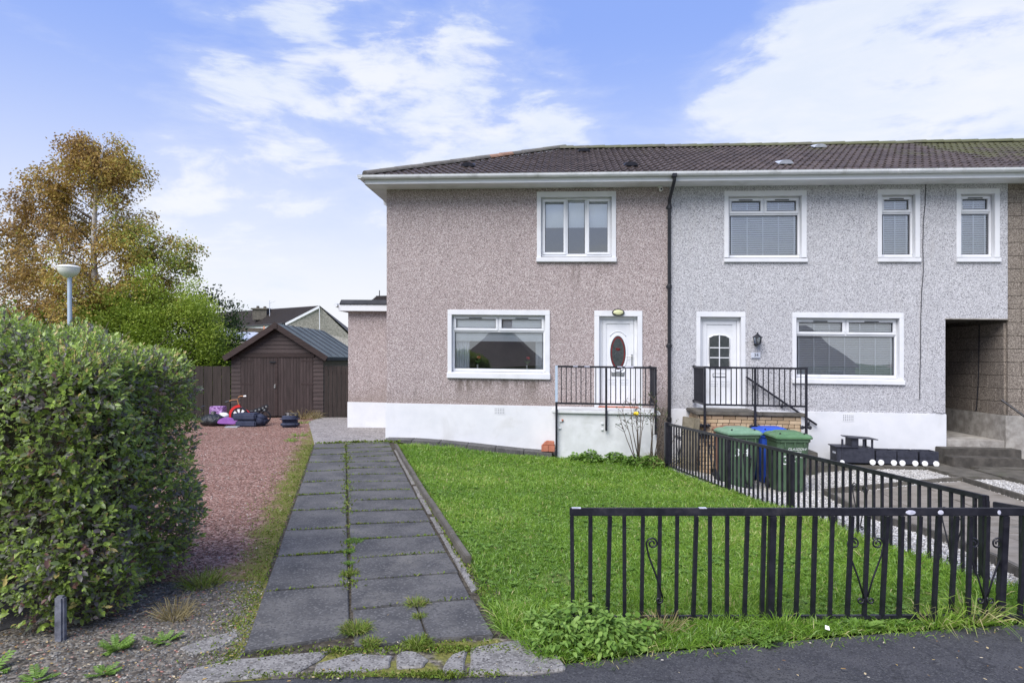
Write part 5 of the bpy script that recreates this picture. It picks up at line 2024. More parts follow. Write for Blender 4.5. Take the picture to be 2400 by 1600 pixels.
for s in (-1, 1):
    xe = sxc + s * (sx1 - sxc + ov)
    roofm = MB()
    a = [(sxc, SY - .18, APZ + .03), (xe, SY - .18, rz_(xe) + .03), (xe, SY + SLEN + .1, rz_(xe) + .03), (sxc, SY + SLEN + .1, APZ + .03)]
    b = [(x, y, z - .03) for x, y, z in a]
    roofm.add(a + b, [(0, 1, 2, 3), (7, 6, 5, 4), (0, 4, 5, 1), (1, 5, 6, 2), (2, 6, 7, 3), (3, 7, 4, 0)])
    ro = roofm.obj('felt_roof', M_FELT, shed)
    for k in range(6):
        yy = SY + .55 + k * .82
        MB().bar((sxc + s * .02, yy, APZ + .038), (xe - s * .04, yy, rz_(xe - s * .04) + .038), .035, .022).obj('batten', M_TRAIN, ro)
    MB().bar((sxc + s * .0, SY - .20, APZ - .035), (xe, SY - .20, rz_(xe) - .035), .03, .17).obj('bargeboard', M_SHEDT, shed, bevel=.004)
    MB().box(min(xe, xe - s * .03), max(xe, xe - s * .03), SY - .15, SY + SLEN + .1, rz_(xe) - .09, rz_(xe) + .0).obj('eaves_board', M_FELTB if s > 0 else M_SHEDT, shed)
MB().prism([(sxc - .07, APZ - .14), (sxc + .07, APZ - .14), (sxc + .07, APZ + .02), (sxc, APZ + .075), (sxc - .07, APZ + .02)], SY - .232, SY - .216, axis='y').obj('apex_block', M_SHEDT, shed)
z = SZ + .03
while z < EVZ - .1:
    MB().box(sx1 - .02, sx1 + .004, SY + .03, SY + SLEN, z, z + .118).obj('cladding_board', M_SHEDH, shed)
    z += .127

gate = thing('side_gate', 'tall dark board gate between the shed and the pink extension', 'gate', (-5.3, SY, SZ))
x = sx1 + .03
while x < -4.15:
    MB().box(x + .006, x + .128, SY - .012 + rng.uniform(-.003, .003), SY + .012, SZ - .02, 1.56 + rng.uniform(-.004, .004)).obj('board', M_FENCEW, gate)
    x += .134
for zz in (.25, 1.30):
    MB().box(sx1 + .03, -4.15, SY + .014, SY + .05, zz, zz + .09).obj('rail', M_FENCEW, gate)
MB().lathe([(.02, -.03), (.02, -.014)], (-5.12, SY, .72), 8, 'y').obj('latch', M_BRASS, gate)
fence = thing('board_fence', 'dark close board fence left of the timber shed', 'fence', (-9.9, SY, SZ))
x = sx0 - .035
i = 0
while x > -13.2:
    MB().box(x - .138, x - .004, SY + .02 + (i % 2) * .012, SY + .036 + (i % 2) * .012, SZ - .03, 1.555 + rng.uniform(-.006, .006)).obj('board', M_FENCEW, fence)
    x -= .142
    i += 1
for zz in (.3, 1.25):
    MB().box(-13.2, sx0 - .03, SY + .05, SY + .09, zz, zz + .08).obj('rail', M_FENCEW, fence)

# ------------------------------------------------------------------ things left by the shed
GY = 17.55


def at(px, y):
    return (px - 1200) / 1541 * y


y0 = 17.9
zg = gz(-7, y0) + .004
# black refuse sack
bag = MB()
prof = [(.20, 0), (.27, .06), (.30, .16), (.26, .27), (.15, .34), (.05, .37), (.075, .42), (.02, .44)]
bag.lathe(prof, (0, 0, 0), 18)
bx = at(500, y0)
vs = []
for (a, b, c) in bag.v:
    q = 1 + .10 * math.sin(5 * math.atan2(b, a) + c * 14) + rng.uniform(-.03, .03)
    vs.append((bx + a * q * 1.15, y0 + b * q, zg + c * .9))
bag.v = vs
bag.top('refuse_sack', M_BINBAG, 'crumpled black refuse sack below the purple box', 'refuse sack', (bx, y0, zg), smooth=True)
MB().box(bx - .24, bx + .13, y0 + .28, y0 + .55, zg, zg + .50).top('storage_box', M_PURPLED, 'purple patterned cardboard box behind the black sack', 'box', (bx - .05, y0 + .4, zg), bevel=.012)
# child's bicycle lying against the shed
bk_ = thing('child_bicycle', 'small red bicycle with black and white wheel and bronze handlebars', 'bicycle', (at(558, 18.3), 18.3, zg))
cx, cy = at(562, 18.3), 18.3
wz = zg + .235
wm = MB().lathe([(.20, -.02), (.235, -.022), (.245, 0), (.235, .022), (.20, .02), (.195, 0), (.20, -.02)], (cx, cy, wz), 28, 'y', cap=False)
wm.obj('tyre', M_BLACKP, bk_, smooth='auto')
for i in range(16):
    if i % 2:
        continue
    t0, t1 = 2 * math.pi * i / 16, 2 * math.pi * (i + 1) / 16
    w_ = MB()
    pts = [(cx + math.cos(t0) * .05, wz + math.sin(t0) * .05), (cx + math.cos(t0) * .195, wz + math.sin(t0) * .195), (cx + math.cos(t1) * .195, wz + math.sin(t1) * .195), (cx + math.cos(t1) * .05, wz + math.sin(t1) * .05)]
    w_.prism(pts, cy - .012, cy + .012, axis='y').obj('wheel_segment', M_PAINTW, bk_)
MB().lathe([(.06, -.02), (.06, .02)], (cx, cy, wz), 14, 'y').obj('hub', M_GASKET, bk_)
gd = MB()
ga = [(cx + math.cos(R(t)) * .27, cy, wz + math.sin(R(t)) * .27) for t in range(200, 84, -8)]
for i in range(len(ga) - 1):
    gd.bar(ga[i], ga[i + 1], .075, .03, up=(0, 1, 0))
gd.obj('mudguard', M_RED, bk_)
MB().tube([(cx - .02, cy, wz + .27), (cx - .06, cy, wz + .42), (cx - .04, cy, wz + .52), (cx + .03, cy, wz + .55), (cx + .13, cy - .02, wz + .545)], .013, 8).tube([(cx - .05, cy, wz + .45), (cx - .20, cy - .04, wz + .44), (cx - .28, cy - .06, wz + .41)], .011, 8).obj('handlebar', M_ORANGEBAR, bk_, smooth='auto')
MB().tube([(cx + .12, cy - .02, wz + .545), (cx + .19, cy - .03, wz + .55)], .022, 8).obj('grip', M_PAINTW, bk_)
MB().tube([(cx - .27, cy - .06, wz + .413), (cx - .37, cy - .08, wz + .385)], .020, 8).obj('grip', M_GASKET, bk_)
MB().tube([(cx, cy, wz), (cx - .05, cy + .02, wz + .30)], .018, 8).tube([(cx - .04, cy + .02, wz + .27), (cx + .40, cy + .12, wz - .02)], .02, 8).tube([(cx + .40, cy + .12, wz - .02), (cx + .62, cy + .15, wz - .06)], .014, 8).obj('frame', M_RED, bk_, smooth='auto')
MB().lathe([(.16, -.02), (.19, -.02), (.195, 0), (.19, .02), (.16, .02), (.16, -.02)], (cx + .62, cy + .15, zg + .19), 22, 'y', cap=False).obj('tyre', M_BLACKP, bk_, smooth='auto')
MB().ball((cx + .30, cy + .10, wz + .12), .10, .06, .03).obj('saddle', M_BLACKP, bk_, smooth=True)
# lilac sled, with white rimmed end
sl = MB()
sx_ = at(536, 17.7)
prof = [(-.34, .06), (-.28, .14), (-.15, .19), (.03, .16), (.20, .09), (.34, .08), (.36, .13), (.39, .10), (.34, .03), (.18, .01), (-.18, .02), (-.31, .03)]
sl.prism([(sx_ + a * .85, zg + .05 + b) for a, b in prof], 17.62, 17.92, axis='y')
sl.top('toy_sled', M_PURPLE, 'lilac plastic toy sled lying between the sack and navy cushions', 'sled', (sx_, 17.8, zg), bevel=.018)
MB().ball((at(524, 18.05), 18.05, zg + .26), .15, .12, .09).top('play_helmet', M_PAINTW, 'round white and grey helmet behind the lilac sled', 'helmet', (at(524, 18.05), 18.05, zg + .2), smooth=True)
# folded navy cushions
cl_ = [((at(553, 17.75), at(606, 17.75)), .18, .36, 'upper folded navy cushion beside the lilac sled'), ((at(560, 17.75), at(607, 17.75)), .0, .17, 'lower navy cushion under the folded one')]
for (xa, xb), za, zb, lb in cl_:
    MB().box(xa, xb, 17.5, 17.95, zg + za, zg + zb).top('folded_cushion', M_NAVY, lb, 'cushion', ((xa + xb) / 2, 17.7, zg + za), bevel=.035, segs=3, smooth='auto')
xa, xb = at(606, 17.85), at(628, 17.85)
MB().add([(xa - .02, 17.55, zg), (xb - .06, 17.62, zg), (xb - .06, 18.0, zg), (xa - .02, 18.0, zg), (xa - .02, 17.55, zg + .34), (xb + .0, 17.65, zg + .20), (xb + .0, 18.0, zg + .22), (xa - .02, 18.0, zg + .36)],
         [(3, 2, 1, 0), (4, 5, 6, 7), (0, 1, 5, 4), (1, 2, 6, 5), (2, 3, 7, 6), (3, 0, 4, 7)]).top('folded_cushion', M_NAVY, 'wedge shaped navy cushion at the end of the pile', 'cushion', ((xa + xb) / 2, 17.8, zg), bevel=.05, segs=4, smooth=True)
pr = thing('folded_pushchair', 'black folded pushchair frame with small wheels on the cushion pile', 'pushchair', (at(612, 18.15), 18.15, zg))
px_ = at(612, 18.15)
MB().tube([(px_ - .25, 18.15, zg + .02), (px_ - .05, 18.15, zg + .36), (px_ + .16, 18.1, zg + .50)], .018, 8).tube([(px_ - .15, 18.2, zg + .0), (px_ + .02, 18.2, zg + .33), (px_ + .20, 18.16, zg + .44)], .016, 8).tube([(px_ - .1, 18.1, zg + .38), (px_ + .12, 18.22, zg + .42)], .014, 8).obj('frame', M_BLACKP, pr, smooth='auto')
for (a, c) in ((-.12, .40), (-.02, .43), (.08, .47), (.17, .51), (.12, .42)):
    MB().lathe([(.055, -.02), (.06, 0), (.055, .02)], (px_ + a, 18.08, zg + c), 14, 'y').obj('wheel', M_BLACKP, pr, smooth='auto')
    MB().lathe([(.025, -.024), (.025, .024)], (px_ + a, 18.08, zg + c), 10, 'y').obj('wheel_cap', M_BRASS, pr)
MB().box(at(526, 17.3), at(556, 17.3), 17.30, 17.48, zg, zg + .035).top('grey_board', M_GREYBOARD, 'thin grey board lying in front of the lilac sled', 'board', (at(540, 17.3), 17.4, zg), bevel=.004)
# rolled seat standing alone
rs_ = thing('rolled_seat', 'rolled navy seat pad standing alone in front of the shed doors', 'seat pad', (at(675, 17.3), 17.45, zg))
xa, xb = at(654, 17.3), at(697, 17.3)
MB().box(xa + .02, xb - .01, 17.3, 17.58, zg, zg + .17).obj('lower_pad', M_NAVY, rs_, bevel=.05, segs=4, smooth=True)
MB().box(xa, xb, 17.27, 17.60, zg + .155, zg + .31).obj('upper_pad', M_NAVY, rs_, bevel=.065, segs=4, smooth=True)
MB().tube([(xa + .12, 17.45, zg + .30), (xa + .12, 17.45, zg + .37), (xb - .05, 17.45, zg + .36), (xb - .03, 17.45, zg + .29)], .016, 8).obj('carry_handle', M_BLACKP, rs_)
MB().box(xa + .16, xa + .22, 17.42, 17.47, zg + .32, zg + .39).obj('buckle', M_BRASS, rs_)

# ------------------------------------------------------------------ flowers on the window ledge
for k, u in enumerate((1.99, 3.08)):
    fl = thing('flower_vase', ('red flower in a slim vase near the wide curtain', 'red flower in a slim vase near the narrow curtain')[k], 'flower', (u, .22, 1.53), 'h', 'flowers in the ground floor window')
    MB().lathe([(.022, 1.53), (.016, 1.58), (.018, 1.66), (.024, 1.68)], (u, .20, 0), 10).obj('vase', M_PAINTW, fl, smooth=True)
    MB().tube([(u, .20, 1.64), (u + .01, .20, 1.74), (u + .025, .20, 1.82)], .006, 6).obj('stem', M_STEMG, fl)
    lm = MB()
    for q in (-1, 1):
        lm.add([(u + .01, .20, 1.72), (u + .01 + q * .05, .19, 1.75), (u + .01 + q * .07, .20, 1.79), (u + .01 + q * .02, .21, 1.76)], [(0, 1, 2, 3)])
    lm.obj('leaf', M_STEMG, fl)
    pm = MB()
    for a in range(7):
        t = a * .9
        pm.ball((u + .028 + .022 * math.cos(t), .20 + .018 * math.sin(t), 1.84 + .012 * math.sin(t * 2)), .022, .018, .022, 8, 6)
    pm.obj('petals', M_PETALR, fl, smooth=True)
MB().box(1.5, 3.45, .175, .30, 1.50, 1.528).obj('window_ledge', M_UPVC, h1)

# ------------------------------------------------------------------ street lamp
lx, ly = at(163, 20.5), 20.5
sl_ = thing('street_lamp', 'pale street lamp post with a bowl lantern behind the hedge', 'street lamp', (lx, ly, gz(lx, ly)))
MB().tube([(lx + .03, ly, gz(lx, ly) - .1), (lx, ly, 4.35)], .075, 14, .062).obj('post', M_LAMPPOST, sl_, smooth='auto')
MB().lathe([(.08, 4.31), (.13, 4.34), (.23, 4.41), (.285, 4.50), (.31, 4.60), (.31, 4.625)], (lx - .03, ly, 0), 20, 'z', 1, 1).obj('lamp_bowl', M_LAMPHEAD, sl_, smooth='auto')
MB().lathe([(.325, 4.622), (.325, 4.645), (.26, 4.685), (.02, 4.70)], (lx - .03, ly, 0), 20).obj('lamp_cap', M_PAINTW, sl_, smooth='auto')


# ------------------------------------------------------------------ far houses
def tilestrips(m, quad, rows):
    """a roof face drawn as lapped courses"""
    a, b, c, d = [Vector(q) for q in quad]          # a-b eave, d-c ridge
    n = (b - a).cross(d - a).normalized()
    if n.z < 0:
        n = -n
    for i in range(rows):
        p0, p1 = a.lerp(d, i / rows), b.lerp(c, i / rows)
        q0, q1 = a.lerp(d, (i + 1) / rows), b.lerp(c, (i + 1) / rows)
        k = len(m.v)
        m.v += [tuple(p0 + n * .07), tuple(p1 + n * .07), tuple(q1), tuple(q0), tuple(p0), tuple(p1)]
        m.f += [(k, k + 1, k + 2, k + 3), (k + 4, k + 5, k + 1, k)]


def at3(px, py, y):
    return Vector(((px - 1200) / 1541 * y, y, CAMZ - (py - 841) / 1541 * y))


yf = 56.0
apex, gl_, gr_ = at3(749, 716, yf), at3(669, 757, yf), at3(836, 795, yf + 1.5)
rl, el = at3(500, 733, yf + 14), at3(470, 772, yf + 14)
base = gz(apex.x, yf) - 1.2
fh = thing('far_house', 'beige gabled house with a long brown roof beyond the shed', 'house', (apex.x, yf, base))
MB().poly([(gl_.x + .3, yf, base), (gr_.x - .2, yf + 1.5, base), tuple(gr_ + Vector((-.2, 0, -.1))), tuple(apex + Vector((0, .05, -.1))), tuple(gl_ + Vector((.25, 0, -.1)))]).poly(
    [(gl_.x + .3, yf, base), (el.x + .3, yf + 14, base), (el.x + .3, yf + 14, el.z - .1), (gl_.x + .3, yf, gl_.z - .1)]).poly(
    [(gr_.x - .2, yf + 1.5, base), (gr_.x - 2, yf + 15, base), (gr_.x - 2, yf + 15, gr_.z), (gr_.x - .2, yf + 1.5, gr_.z - .1)]).obj('wall', M_FARCAST, fh)
m = MB()
tilestrips(m, (el, gl_, apex, rl), 16)
m.poly([tuple(apex), tuple(gr_), (gr_.x - 2, yf + 15, gr_.z), tuple(rl)])
fr_ = m.obj('roof', M_FARROOF, fh)
ch = at3(612, 722, yf + 5)
cm = MB().box(ch.x - .65, ch.x + .65, ch.y - .4, ch.y + .4, ch.z - 1.1, ch.z - .15).box(ch.x - .75, ch.x + .75, ch.y - .5, ch.y + .5, ch.z - .15, ch.z - .02).obj('chimney', M_COPING, fr_)
MB().tube([(ch.x - .3, ch.y, ch.z - .02), (ch.x - .3, ch.y, ch.z + .20)], .16, 8, .13).tube([(ch.x + .35, ch.y, ch.z - .02), (ch.x + .35, ch.y, ch.z + .16)], .16, 8, .13).obj('chimney_pot', M_COPING, fr_)
an = at3(632, 730, yf + 3.5)
MB().tube([(an.x, an.y, an.z - .4), (an.x, an.y, an.z + 1.0)], .03, 6).tube([(an.x - .1, an.y, an.z + .75), (an.x + .5, an.y, an.z + .95)], .02, 6).tube([(an.x - .25, an.y, an.z + .35), (an.x + .25, an.y, an.z + .35)], .02, 6).obj('aerial', M_PLATE, fr_)
v1, v2 = Vector((0, -.06, .0)), Vector((0, -.06, -.22))
MB().add([tuple(gl_ + v1), tuple(apex + v1), tuple(apex + v2), tuple(gl_ + v2), *[tuple(q + Vector((0, .05, 0))) for q in (gl_ + v1, apex + v1, apex + v2, gl_ + v2)]],
         [(0, 1, 2, 3), (7, 6, 5, 4), (0, 4, 5, 1), (1, 5, 6, 2), (2, 6, 7, 3), (3, 7, 4, 0)]).obj('bargeboard', M_UPVC, fh)
MB().bar((gl_.x - .12, yf - .05, gl_.z - .35), (el.x - .12, yf + 14, el.z - .35), .06, .5).obj('fascia', M_UPVC, fh)
MB().bar((apex.x, yf - .03, apex.z - .2), (apex.x + .05, yf - .03, base), .05, .04, up=(0, 1, 0)).obj('downpipe', M_UPVC, fh)
MB().bar((gl_.x - .2, yf - .1, gl_.z - .05), (el.x - .2, yf + 14, el.z - .05), .14, .12).obj('gutter', M_BLACKP, fh)

# smaller roofs between the shed and the far house
o1, o2, o3, o4 = at3(553, 795, 33), at3(622, 797, 33), at3(618, 769, 34.5), at3(563, 767, 34.5)
ob = thing('outbuilding', 'small outbuilding with a tan ribbed roof behind the shed', 'outbuilding', (o1.x + .7, 33.5, gz(o1.x, 33)))
m = MB()
tilestrips(m, (o1, o2, o3, o4), 8)
m.poly([tuple(o4), tuple(o3), (o3.x, 36.2, o1.z), (o4.x, 36.2, o1.z)])
m.obj('roof', M_FARROOF2, ob)
MB().box(o1.x + .1, o2.x - .05, 33.1, 36.0, gz(o1.x, 33) - .2, o1.z + .05).obj('wall', M_FARCAST, ob)
MB().bar(tuple(o2 + Vector((.02, -.02, 0))), tuple(o3 + Vector((.02, -.02, 0))), .08, .22).obj('bargeboard', M_ORANGEBAR, ob)
q1, q2 = at3(515, 778, 29.5), at3(600, 803, 27.0)
ln_ = thing('lean_to', 'grey lean-to roof between the shrub and the shed', 'lean-to', (q1.x, 28, gz(q1.x, 28)))
MB().add([tuple(q1), tuple(q2), (q2.x + .5, 30.5, q2.z + .25), (q1.x + .6, 32, q1.z + .1), tuple(q1 - Vector((0, 0, .08))), tuple(q2 - Vector((0, 0, .08))), (q2.x + .5, 30.5, q2.z + .17), (q1.x + .6, 32, q1.z + .02)],
         [(0, 1, 2, 3), (7, 6, 5, 4), (0, 4, 5, 1), (1, 5, 6, 2), (2, 6, 7, 3), (3, 7, 4, 0)]).obj('roof', M_PLATE, ln_)
q3 = at3(500, 815, 26)
MB().add([tuple(q1 + Vector((-.1, -.2, -.25))), tuple(q2 + Vector((-.1, -.2, -.25))), tuple(q2 + Vector((-.6, -.6, -.9))), tuple(q1 + Vector((-.4, -.6, -1.1))), tuple(q1 + Vector((-.1, .0, -.35))), tuple(q2 + Vector((-.1, .0, -.35))), tuple(q2 + Vector((-.6, -.4, -1.0))), tuple(q1 + Vector((-.4, -.4, -1.2)))],
         [(3, 2, 1, 0), (4, 5, 6, 7), (0, 1, 5, 4), (1, 2, 6, 5), (2, 3, 7, 6), (3, 0, 4, 7)]).obj('slate_slope', M_TRAIN, ln_)
MB().box(q1.x - .2, q2.x + .4, 28.2, 31, gz(q1.x, 28) - .2, q2.z - .35).obj('wall', M_FARCAST, ln_)
r1, r2, r3, r4 = at3(862, 712, 40), at3(1010, 712, 40), at3(1010, 691, 43), at3(884, 693, 43)
bh2 = thing('rear_house', 'dark tiled roof showing over the pink extension', 'house', (r1.x + 2, 41, gz(r1.x, 40)))
m = MB()
tilestrips(m, (r1 - Vector((.6, 0, .55)), r2 - Vector((0, 0, .55)), r3, r4), 14)
m.poly([tuple(r4), tuple(r3), (r3.x, 47, r1.z - .5), (r4.x, 47, r1.z - .5)])
m.poly([tuple(r1 - Vector((.6, 0, .55))), tuple(r4), (r4.x, 47, r1.z - .5)])
m.obj('roof', M_FARROOF, bh2)
MB().box(r1.x - .3, r2.x, 40.4, 46.6, gz(r1.x, 40) - .2, r1.z - .5).obj('wall', M_FARCAST, bh2)
MB().tube([(r4.x + .15, 43, r4.z - .1), (r4.x + .15, 43, r4.z + .35)], .03, 6).obj('finial', M_BLACKP, bh2)

# bungalows across the street, mirrored in the windows
BL = [(-11.8, -46, 'brown roofed bungalow across the street with a tall chimney', 8.4, True), (20.5, -47, 'hipped bungalow across the street facing the white house', 9.5, False), (36.5, -48, 'end bungalow across the street with a plain hipped roof', 9.0, False)]
for bx, by, lb, wd, chm in BL:
    b = thing('bungalow', lb, 'house', (bx, by, gz(bx, by)), group='bungalows across the street')
    MB().box(bx - wd / 2, bx + wd / 2, by - 4, by + 4, -1.9, 1.0).obj('wall', M_FARCAST, b)
    m = MB()
    e, z0, z1, rr = .5, .9, 5.2, 1.0
    c = [(bx - wd / 2 - e, by + 4 + e, z0), (bx + wd / 2 + e, by + 4 + e, z0), (bx + wd / 2 + e, by - 4 - e, z0), (bx - wd / 2 - e, by - 4 - e, z0)]
    r_a, r_b = (bx - rr, by, z1), (bx + rr, by, z1)
    m.poly([c[0], c[1], r_b, r_a]).poly([c[1], c[2], r_b]).poly([c[2], c[3], r_a, r_b]).poly([c[3], c[0], r_a])
    rf = m.obj('roof', M_OPPROOF, b)
    if chm:
        MB().box(bx + .2, bx + 1.2, by - .4, by + .4, 4.7, 6.5).box(bx + .1, bx + 1.3, by - .5, by + .5, 6.5, 6.7).obj('chimney', M_TERRA, rf)
    for s in (-1, 1):
        wn = MB().box(bx + s * wd * .27 - .8, bx + s * wd * .27 + .8, by + 3.98, by + 4.03, -.75, .45).obj('window', M_UPVC, b)
        MB().box(bx + s * wd * .27 - .72, bx + s * wd * .27 + .72, by + 4.03, by + 4.04, -.67, .37).obj('pane', M_DGLASS, wn)
    MB().box(bx - .45, bx + .45, by + 3.98, by + 4.03, -1.7, .4).obj('door', M_TRAIN, b)


# ------------------------------------------------------------------ trees and shrubs
def tree_limbs(m, mt, trunk, r0, limbs, env, rise=.35, droop=.25, twigs=9, twl=(.5, 1.1), leaves=26, spread=.13, wood_r=.045):
    """limbs off a trunk polyline; returns leaf positions and directions"""
    T = [Vector(p) for p in trunk]
    m.tube(T, r0, 10, r0 * .22)
    P, D = [], []
    z0, z1 = T[0].z, T[-1].z

    def tp(f):
        s = f * (len(T) - 1)
        i = min(int(s), len(T) - 2)
        return T[i].lerp(T[i + 1], s - i)
    for k in range(limbs):
        f = rng.uniform(.22, 1.0) ** .85
        az = rng.uniform(0, 2 * math.pi)
        st = tp(f)
        ln = env(f, az) * rng.uniform(.7, 1.08)
        out = Vector((math.cos(az), math.sin(az), 0))
        c1 = st + out * ln * .5 + Vector((0, 0, ln * rise))
        en = st + out * ln + Vector((0, 0, ln * (rise - droop) * rng.uniform(.4, 1.6)))
        pts = [st * (1 - t) ** 2 + c1 * 2 * t * (1 - t) + en * t * t for t in (0, .25, .5, .75, 1)]
        (m if k % 7 == 0 else mt).tube(pts, wood_r * (1.25 - f * .8) * (1 if k % 7 == 0 else .6), 5, .006, cap=False)
        for j in range(twigs):
            t = rng.uniform(.25, 1)
            b = st * (1 - t) ** 2 + c1 * 2 * t * (1 - t) + en * t * t
            a2 = az + rng.uniform(-1.4, 1.4)
            d = Vector((math.cos(a2), math.sin(a2), rng.uniform(-.7, .6))).normalized()
            tl = rng.uniform(*twl)
            e2 = b + d * tl * .7 + Vector((0, 0, -tl * .45))
            if j % 3 == 0:
                mt.tube([b, b + d * tl * .5, e2], .008, 3, .003, cap=False)
            for q in range(leaves):
                w_ = rng.uniform(.15, 1.05)
                p = b.lerp(e2, w_) + d * (.22 * tl * math.sin(w_ * 3.1))
                P.append((p.x + rng.gauss(0, spread), p.y + rng.gauss(0, spread), p.z + rng.gauss(0, spread)))
                D.append((d.x + rng.gauss(0, .6), d.y + rng.gauss(0, .6), -.5 + rng.gauss(0, .6)))
    return np.array(P), np.array(D)


def randn(n):
    return nr.normal(size=(n, 3))


def finish_tree(t, m, mt, P, D, wood, leafm, size, tone, lname='crown'):
    m.obj('trunk', wood, t, smooth=True)
    mt.obj('branches', M_BARK, t, smooth=True)
    n = len(P)
    off = np.array(OFF[t.name][0])
    rnd = np.clip(tone(P) + nr.normal(0, .17, n), 0, 1)
    me = leaf_mesh(lname, leafm, P - off, D, randn(n), nr.uniform(.7, 1.25, n) * size, nr.uniform(.6, 1.0, n) * size * .75, rnd, .15, 4)
    return addobj(lname, me, t)


# silver birch in autumn colour
tx, ty = at(222, 24), 24.0
tb = thing('birch_tree', 'tall autumn birch with a pale trunk and orange brown leaves', 'tree', (tx, ty, gz(tx, ty)))
m, m2 = MB(), MB()


def env_b(f, az):
    side = math.cos(az)
    base_ = np.interp(f, [0, .3, .5, .68, .8, .92, 1], [2.8, 3.3, 3.2, 2.3, 1.7, 1.15, .65])
    if side < -.2:
        base_ *= np.interp(f, [0, .6, .85, 1], [1.0, 1.15, 1.25, .8])
    return float(base_)


P, D = tree_limbs(m, m2, [(tx, ty, -.3), (tx + .05, ty, 2), (tx + .02, ty, 4), (tx - .05, ty, 6), (tx + .05, ty, 8), (tx + .30, ty, 9.55)], .17, 84, env_b, .45, .35, 11, (.5, 1.15), 46, .13, .05)
P2, D2_ = tree_limbs(m, m2, [(tx + .05, ty + .1, 2.2), (tx - 1.2, ty + .2, 5.2), (tx - 2.3, ty, 8.3)], .09, 26, lambda f, a: 1.7 - 1.0 * f, .4, .3, 9, (.45, 1.0), 32, .11, .035)
P3, D3 = tree_limbs(m, m2, [(tx + .1, ty - .1, 2.0), (tx + 1.6, ty, 4.2), (tx + 3.0, ty + .1, 6.3)], .08, 42, lambda f, a: 1.6 - .8 * f, .35, .3, 9, (.4, .8), 32, .11, .03)
P = np.concatenate([P, P2, P3])
D = np.concatenate([D, D2_, D3])


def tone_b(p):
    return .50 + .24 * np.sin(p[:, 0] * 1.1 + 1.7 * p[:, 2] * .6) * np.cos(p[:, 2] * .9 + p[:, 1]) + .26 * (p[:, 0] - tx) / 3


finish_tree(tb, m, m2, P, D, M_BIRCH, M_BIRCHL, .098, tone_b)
# second birch further left and back
tx2, ty2 = at(-30, 27), 27.0
tb2 = thing('birch_tree', 'shorter orange birch at the far end of the hedge', 'tree', (tx2, ty2, gz(tx2, ty2)))
m, m2 = MB(), MB()
P, D = tree_limbs(m, m2, [(tx2, ty2, -.4), (tx2, ty2, 3), (tx2 + .2, ty2, 7.6)], .15, 60, lambda f, a: float(np.interp(f, [0, .4, .8, 1], [2.6, 3.0, 1.8, .8])), .4, .35, 8, (.5, 1.1), 24, .13, .045)
finish_tree(tb2, m, m2, P, D, M_BIRCH, M_BIRCHL, .125, lambda p: .38 + .2 * np.sin(p[:, 2] * 1.7 + p[:, 0]))


def shrub(name, label, c, r, leafm, n_cl, per, size, tone, stems=9, group=None, lump=.22, wood=M_BARK, cl_r=.28, zmin=.15):
    """rounded shrub: leaf clumps at the ends of many stems"""
    g = gz(c[0], c[1])
    t = thing(name, label, 'shrub', (c[0], c[1], g), group=group)
    m = MB()
    P, D = [], []
    for i in range(n_cl):
        az, el = rng.uniform(0, 2 * math.pi), math.asin(rng.uniform(-.25, 1))
        q = 1 + lump * (math.sin(az * 3 + c[0]) * math.cos(el * 4 + 1) + rng.uniform(-.6, .6))
        rad = rng.uniform(.60, 1.0) ** .5 * q
        o = Vector((math.cos(az) * math.cos(el) * r[0], math.sin(az) * math.cos(el) * r[1], math.sin(el) * r[2])) * rad
        p = Vector(c) + o
        p.z = max(p.z, g + zmin)
        out = o.normalized()
        if i < stems * 6:
            b = Vector((c[0] + rng.uniform(-.3, .3) * r[0], c[1] + rng.uniform(-.3, .3) * r[1], g - .05))
            m.tube([b, b.lerp(p, .5) + Vector((0, 0, .15 * r[2])), p], .030 * max(1, r[0] * .4), 5, .006, cap=False)
        for k in range(per):
            P.append((p.x + rng.gauss(0, cl_r), p.y + rng.gauss(0, cl_r), max(g + .03, p.z + rng.gauss(0, cl_r * .75))))
            D.append((out.x + rng.gauss(0, .7), out.y + rng.gauss(0, .7), out.z * .6 + rng.gauss(.1, .6)))
    P, D = np.array(P), np.array(D)
    m.obj('stems', wood, t, smooth=True)
    n = len(P)
    cl_t = np.repeat(nr.normal(0, .14, n_cl), per)
    rnd = np.clip(tone(P) + cl_t + nr.normal(0, .13, n), 0, 1)
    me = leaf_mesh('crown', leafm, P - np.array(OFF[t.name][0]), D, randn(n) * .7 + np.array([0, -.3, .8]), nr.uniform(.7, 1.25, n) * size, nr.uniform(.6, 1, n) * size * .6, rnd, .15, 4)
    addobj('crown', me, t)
    return t


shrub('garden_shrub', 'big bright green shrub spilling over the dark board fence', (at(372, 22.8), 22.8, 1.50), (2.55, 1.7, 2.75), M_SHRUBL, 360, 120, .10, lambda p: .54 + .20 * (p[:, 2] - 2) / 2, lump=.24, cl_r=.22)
shrub('garden_shrub', 'yellow green shrub in front of the autumn birch', (at(290, 24.0), 24.0, 1.5), (2.2, 1.5, 2.6), M_SHRUBL, 150, 70, .14, lambda p: .58 + .12 * (p[:, 2] - 2) / 2)
shrub('garden_shrub', 'dark twiggy shrub rising behind the bright one', (at(500, 26.0), 26.0, 1.9), (1.15, 1.2, 2.1), M_DSHRUBL, 120, 46, .13, lambda p: .45 + 0 * p[:, 0], lump=.4, cl_r=.2)
shrub('garden_shrub', 'green bush at the foot of the orange birch', (at(25, 22), 22.0, 1.3), (2.2, 1.4, 2.1), M_SHRUBL, 120, 60, .15, lambda p: .30 + .1 * (p[:, 2] - 2) / 2)
shrub('garden_shrub', 'low green bush between the shrub and the lean-to roof', (at(490, 22.6), 22.6, .8), (.85, .9, 1.15), M_SHRUBL, 70, 60, .13, lambda p: .42 + 0 * p[:, 0])

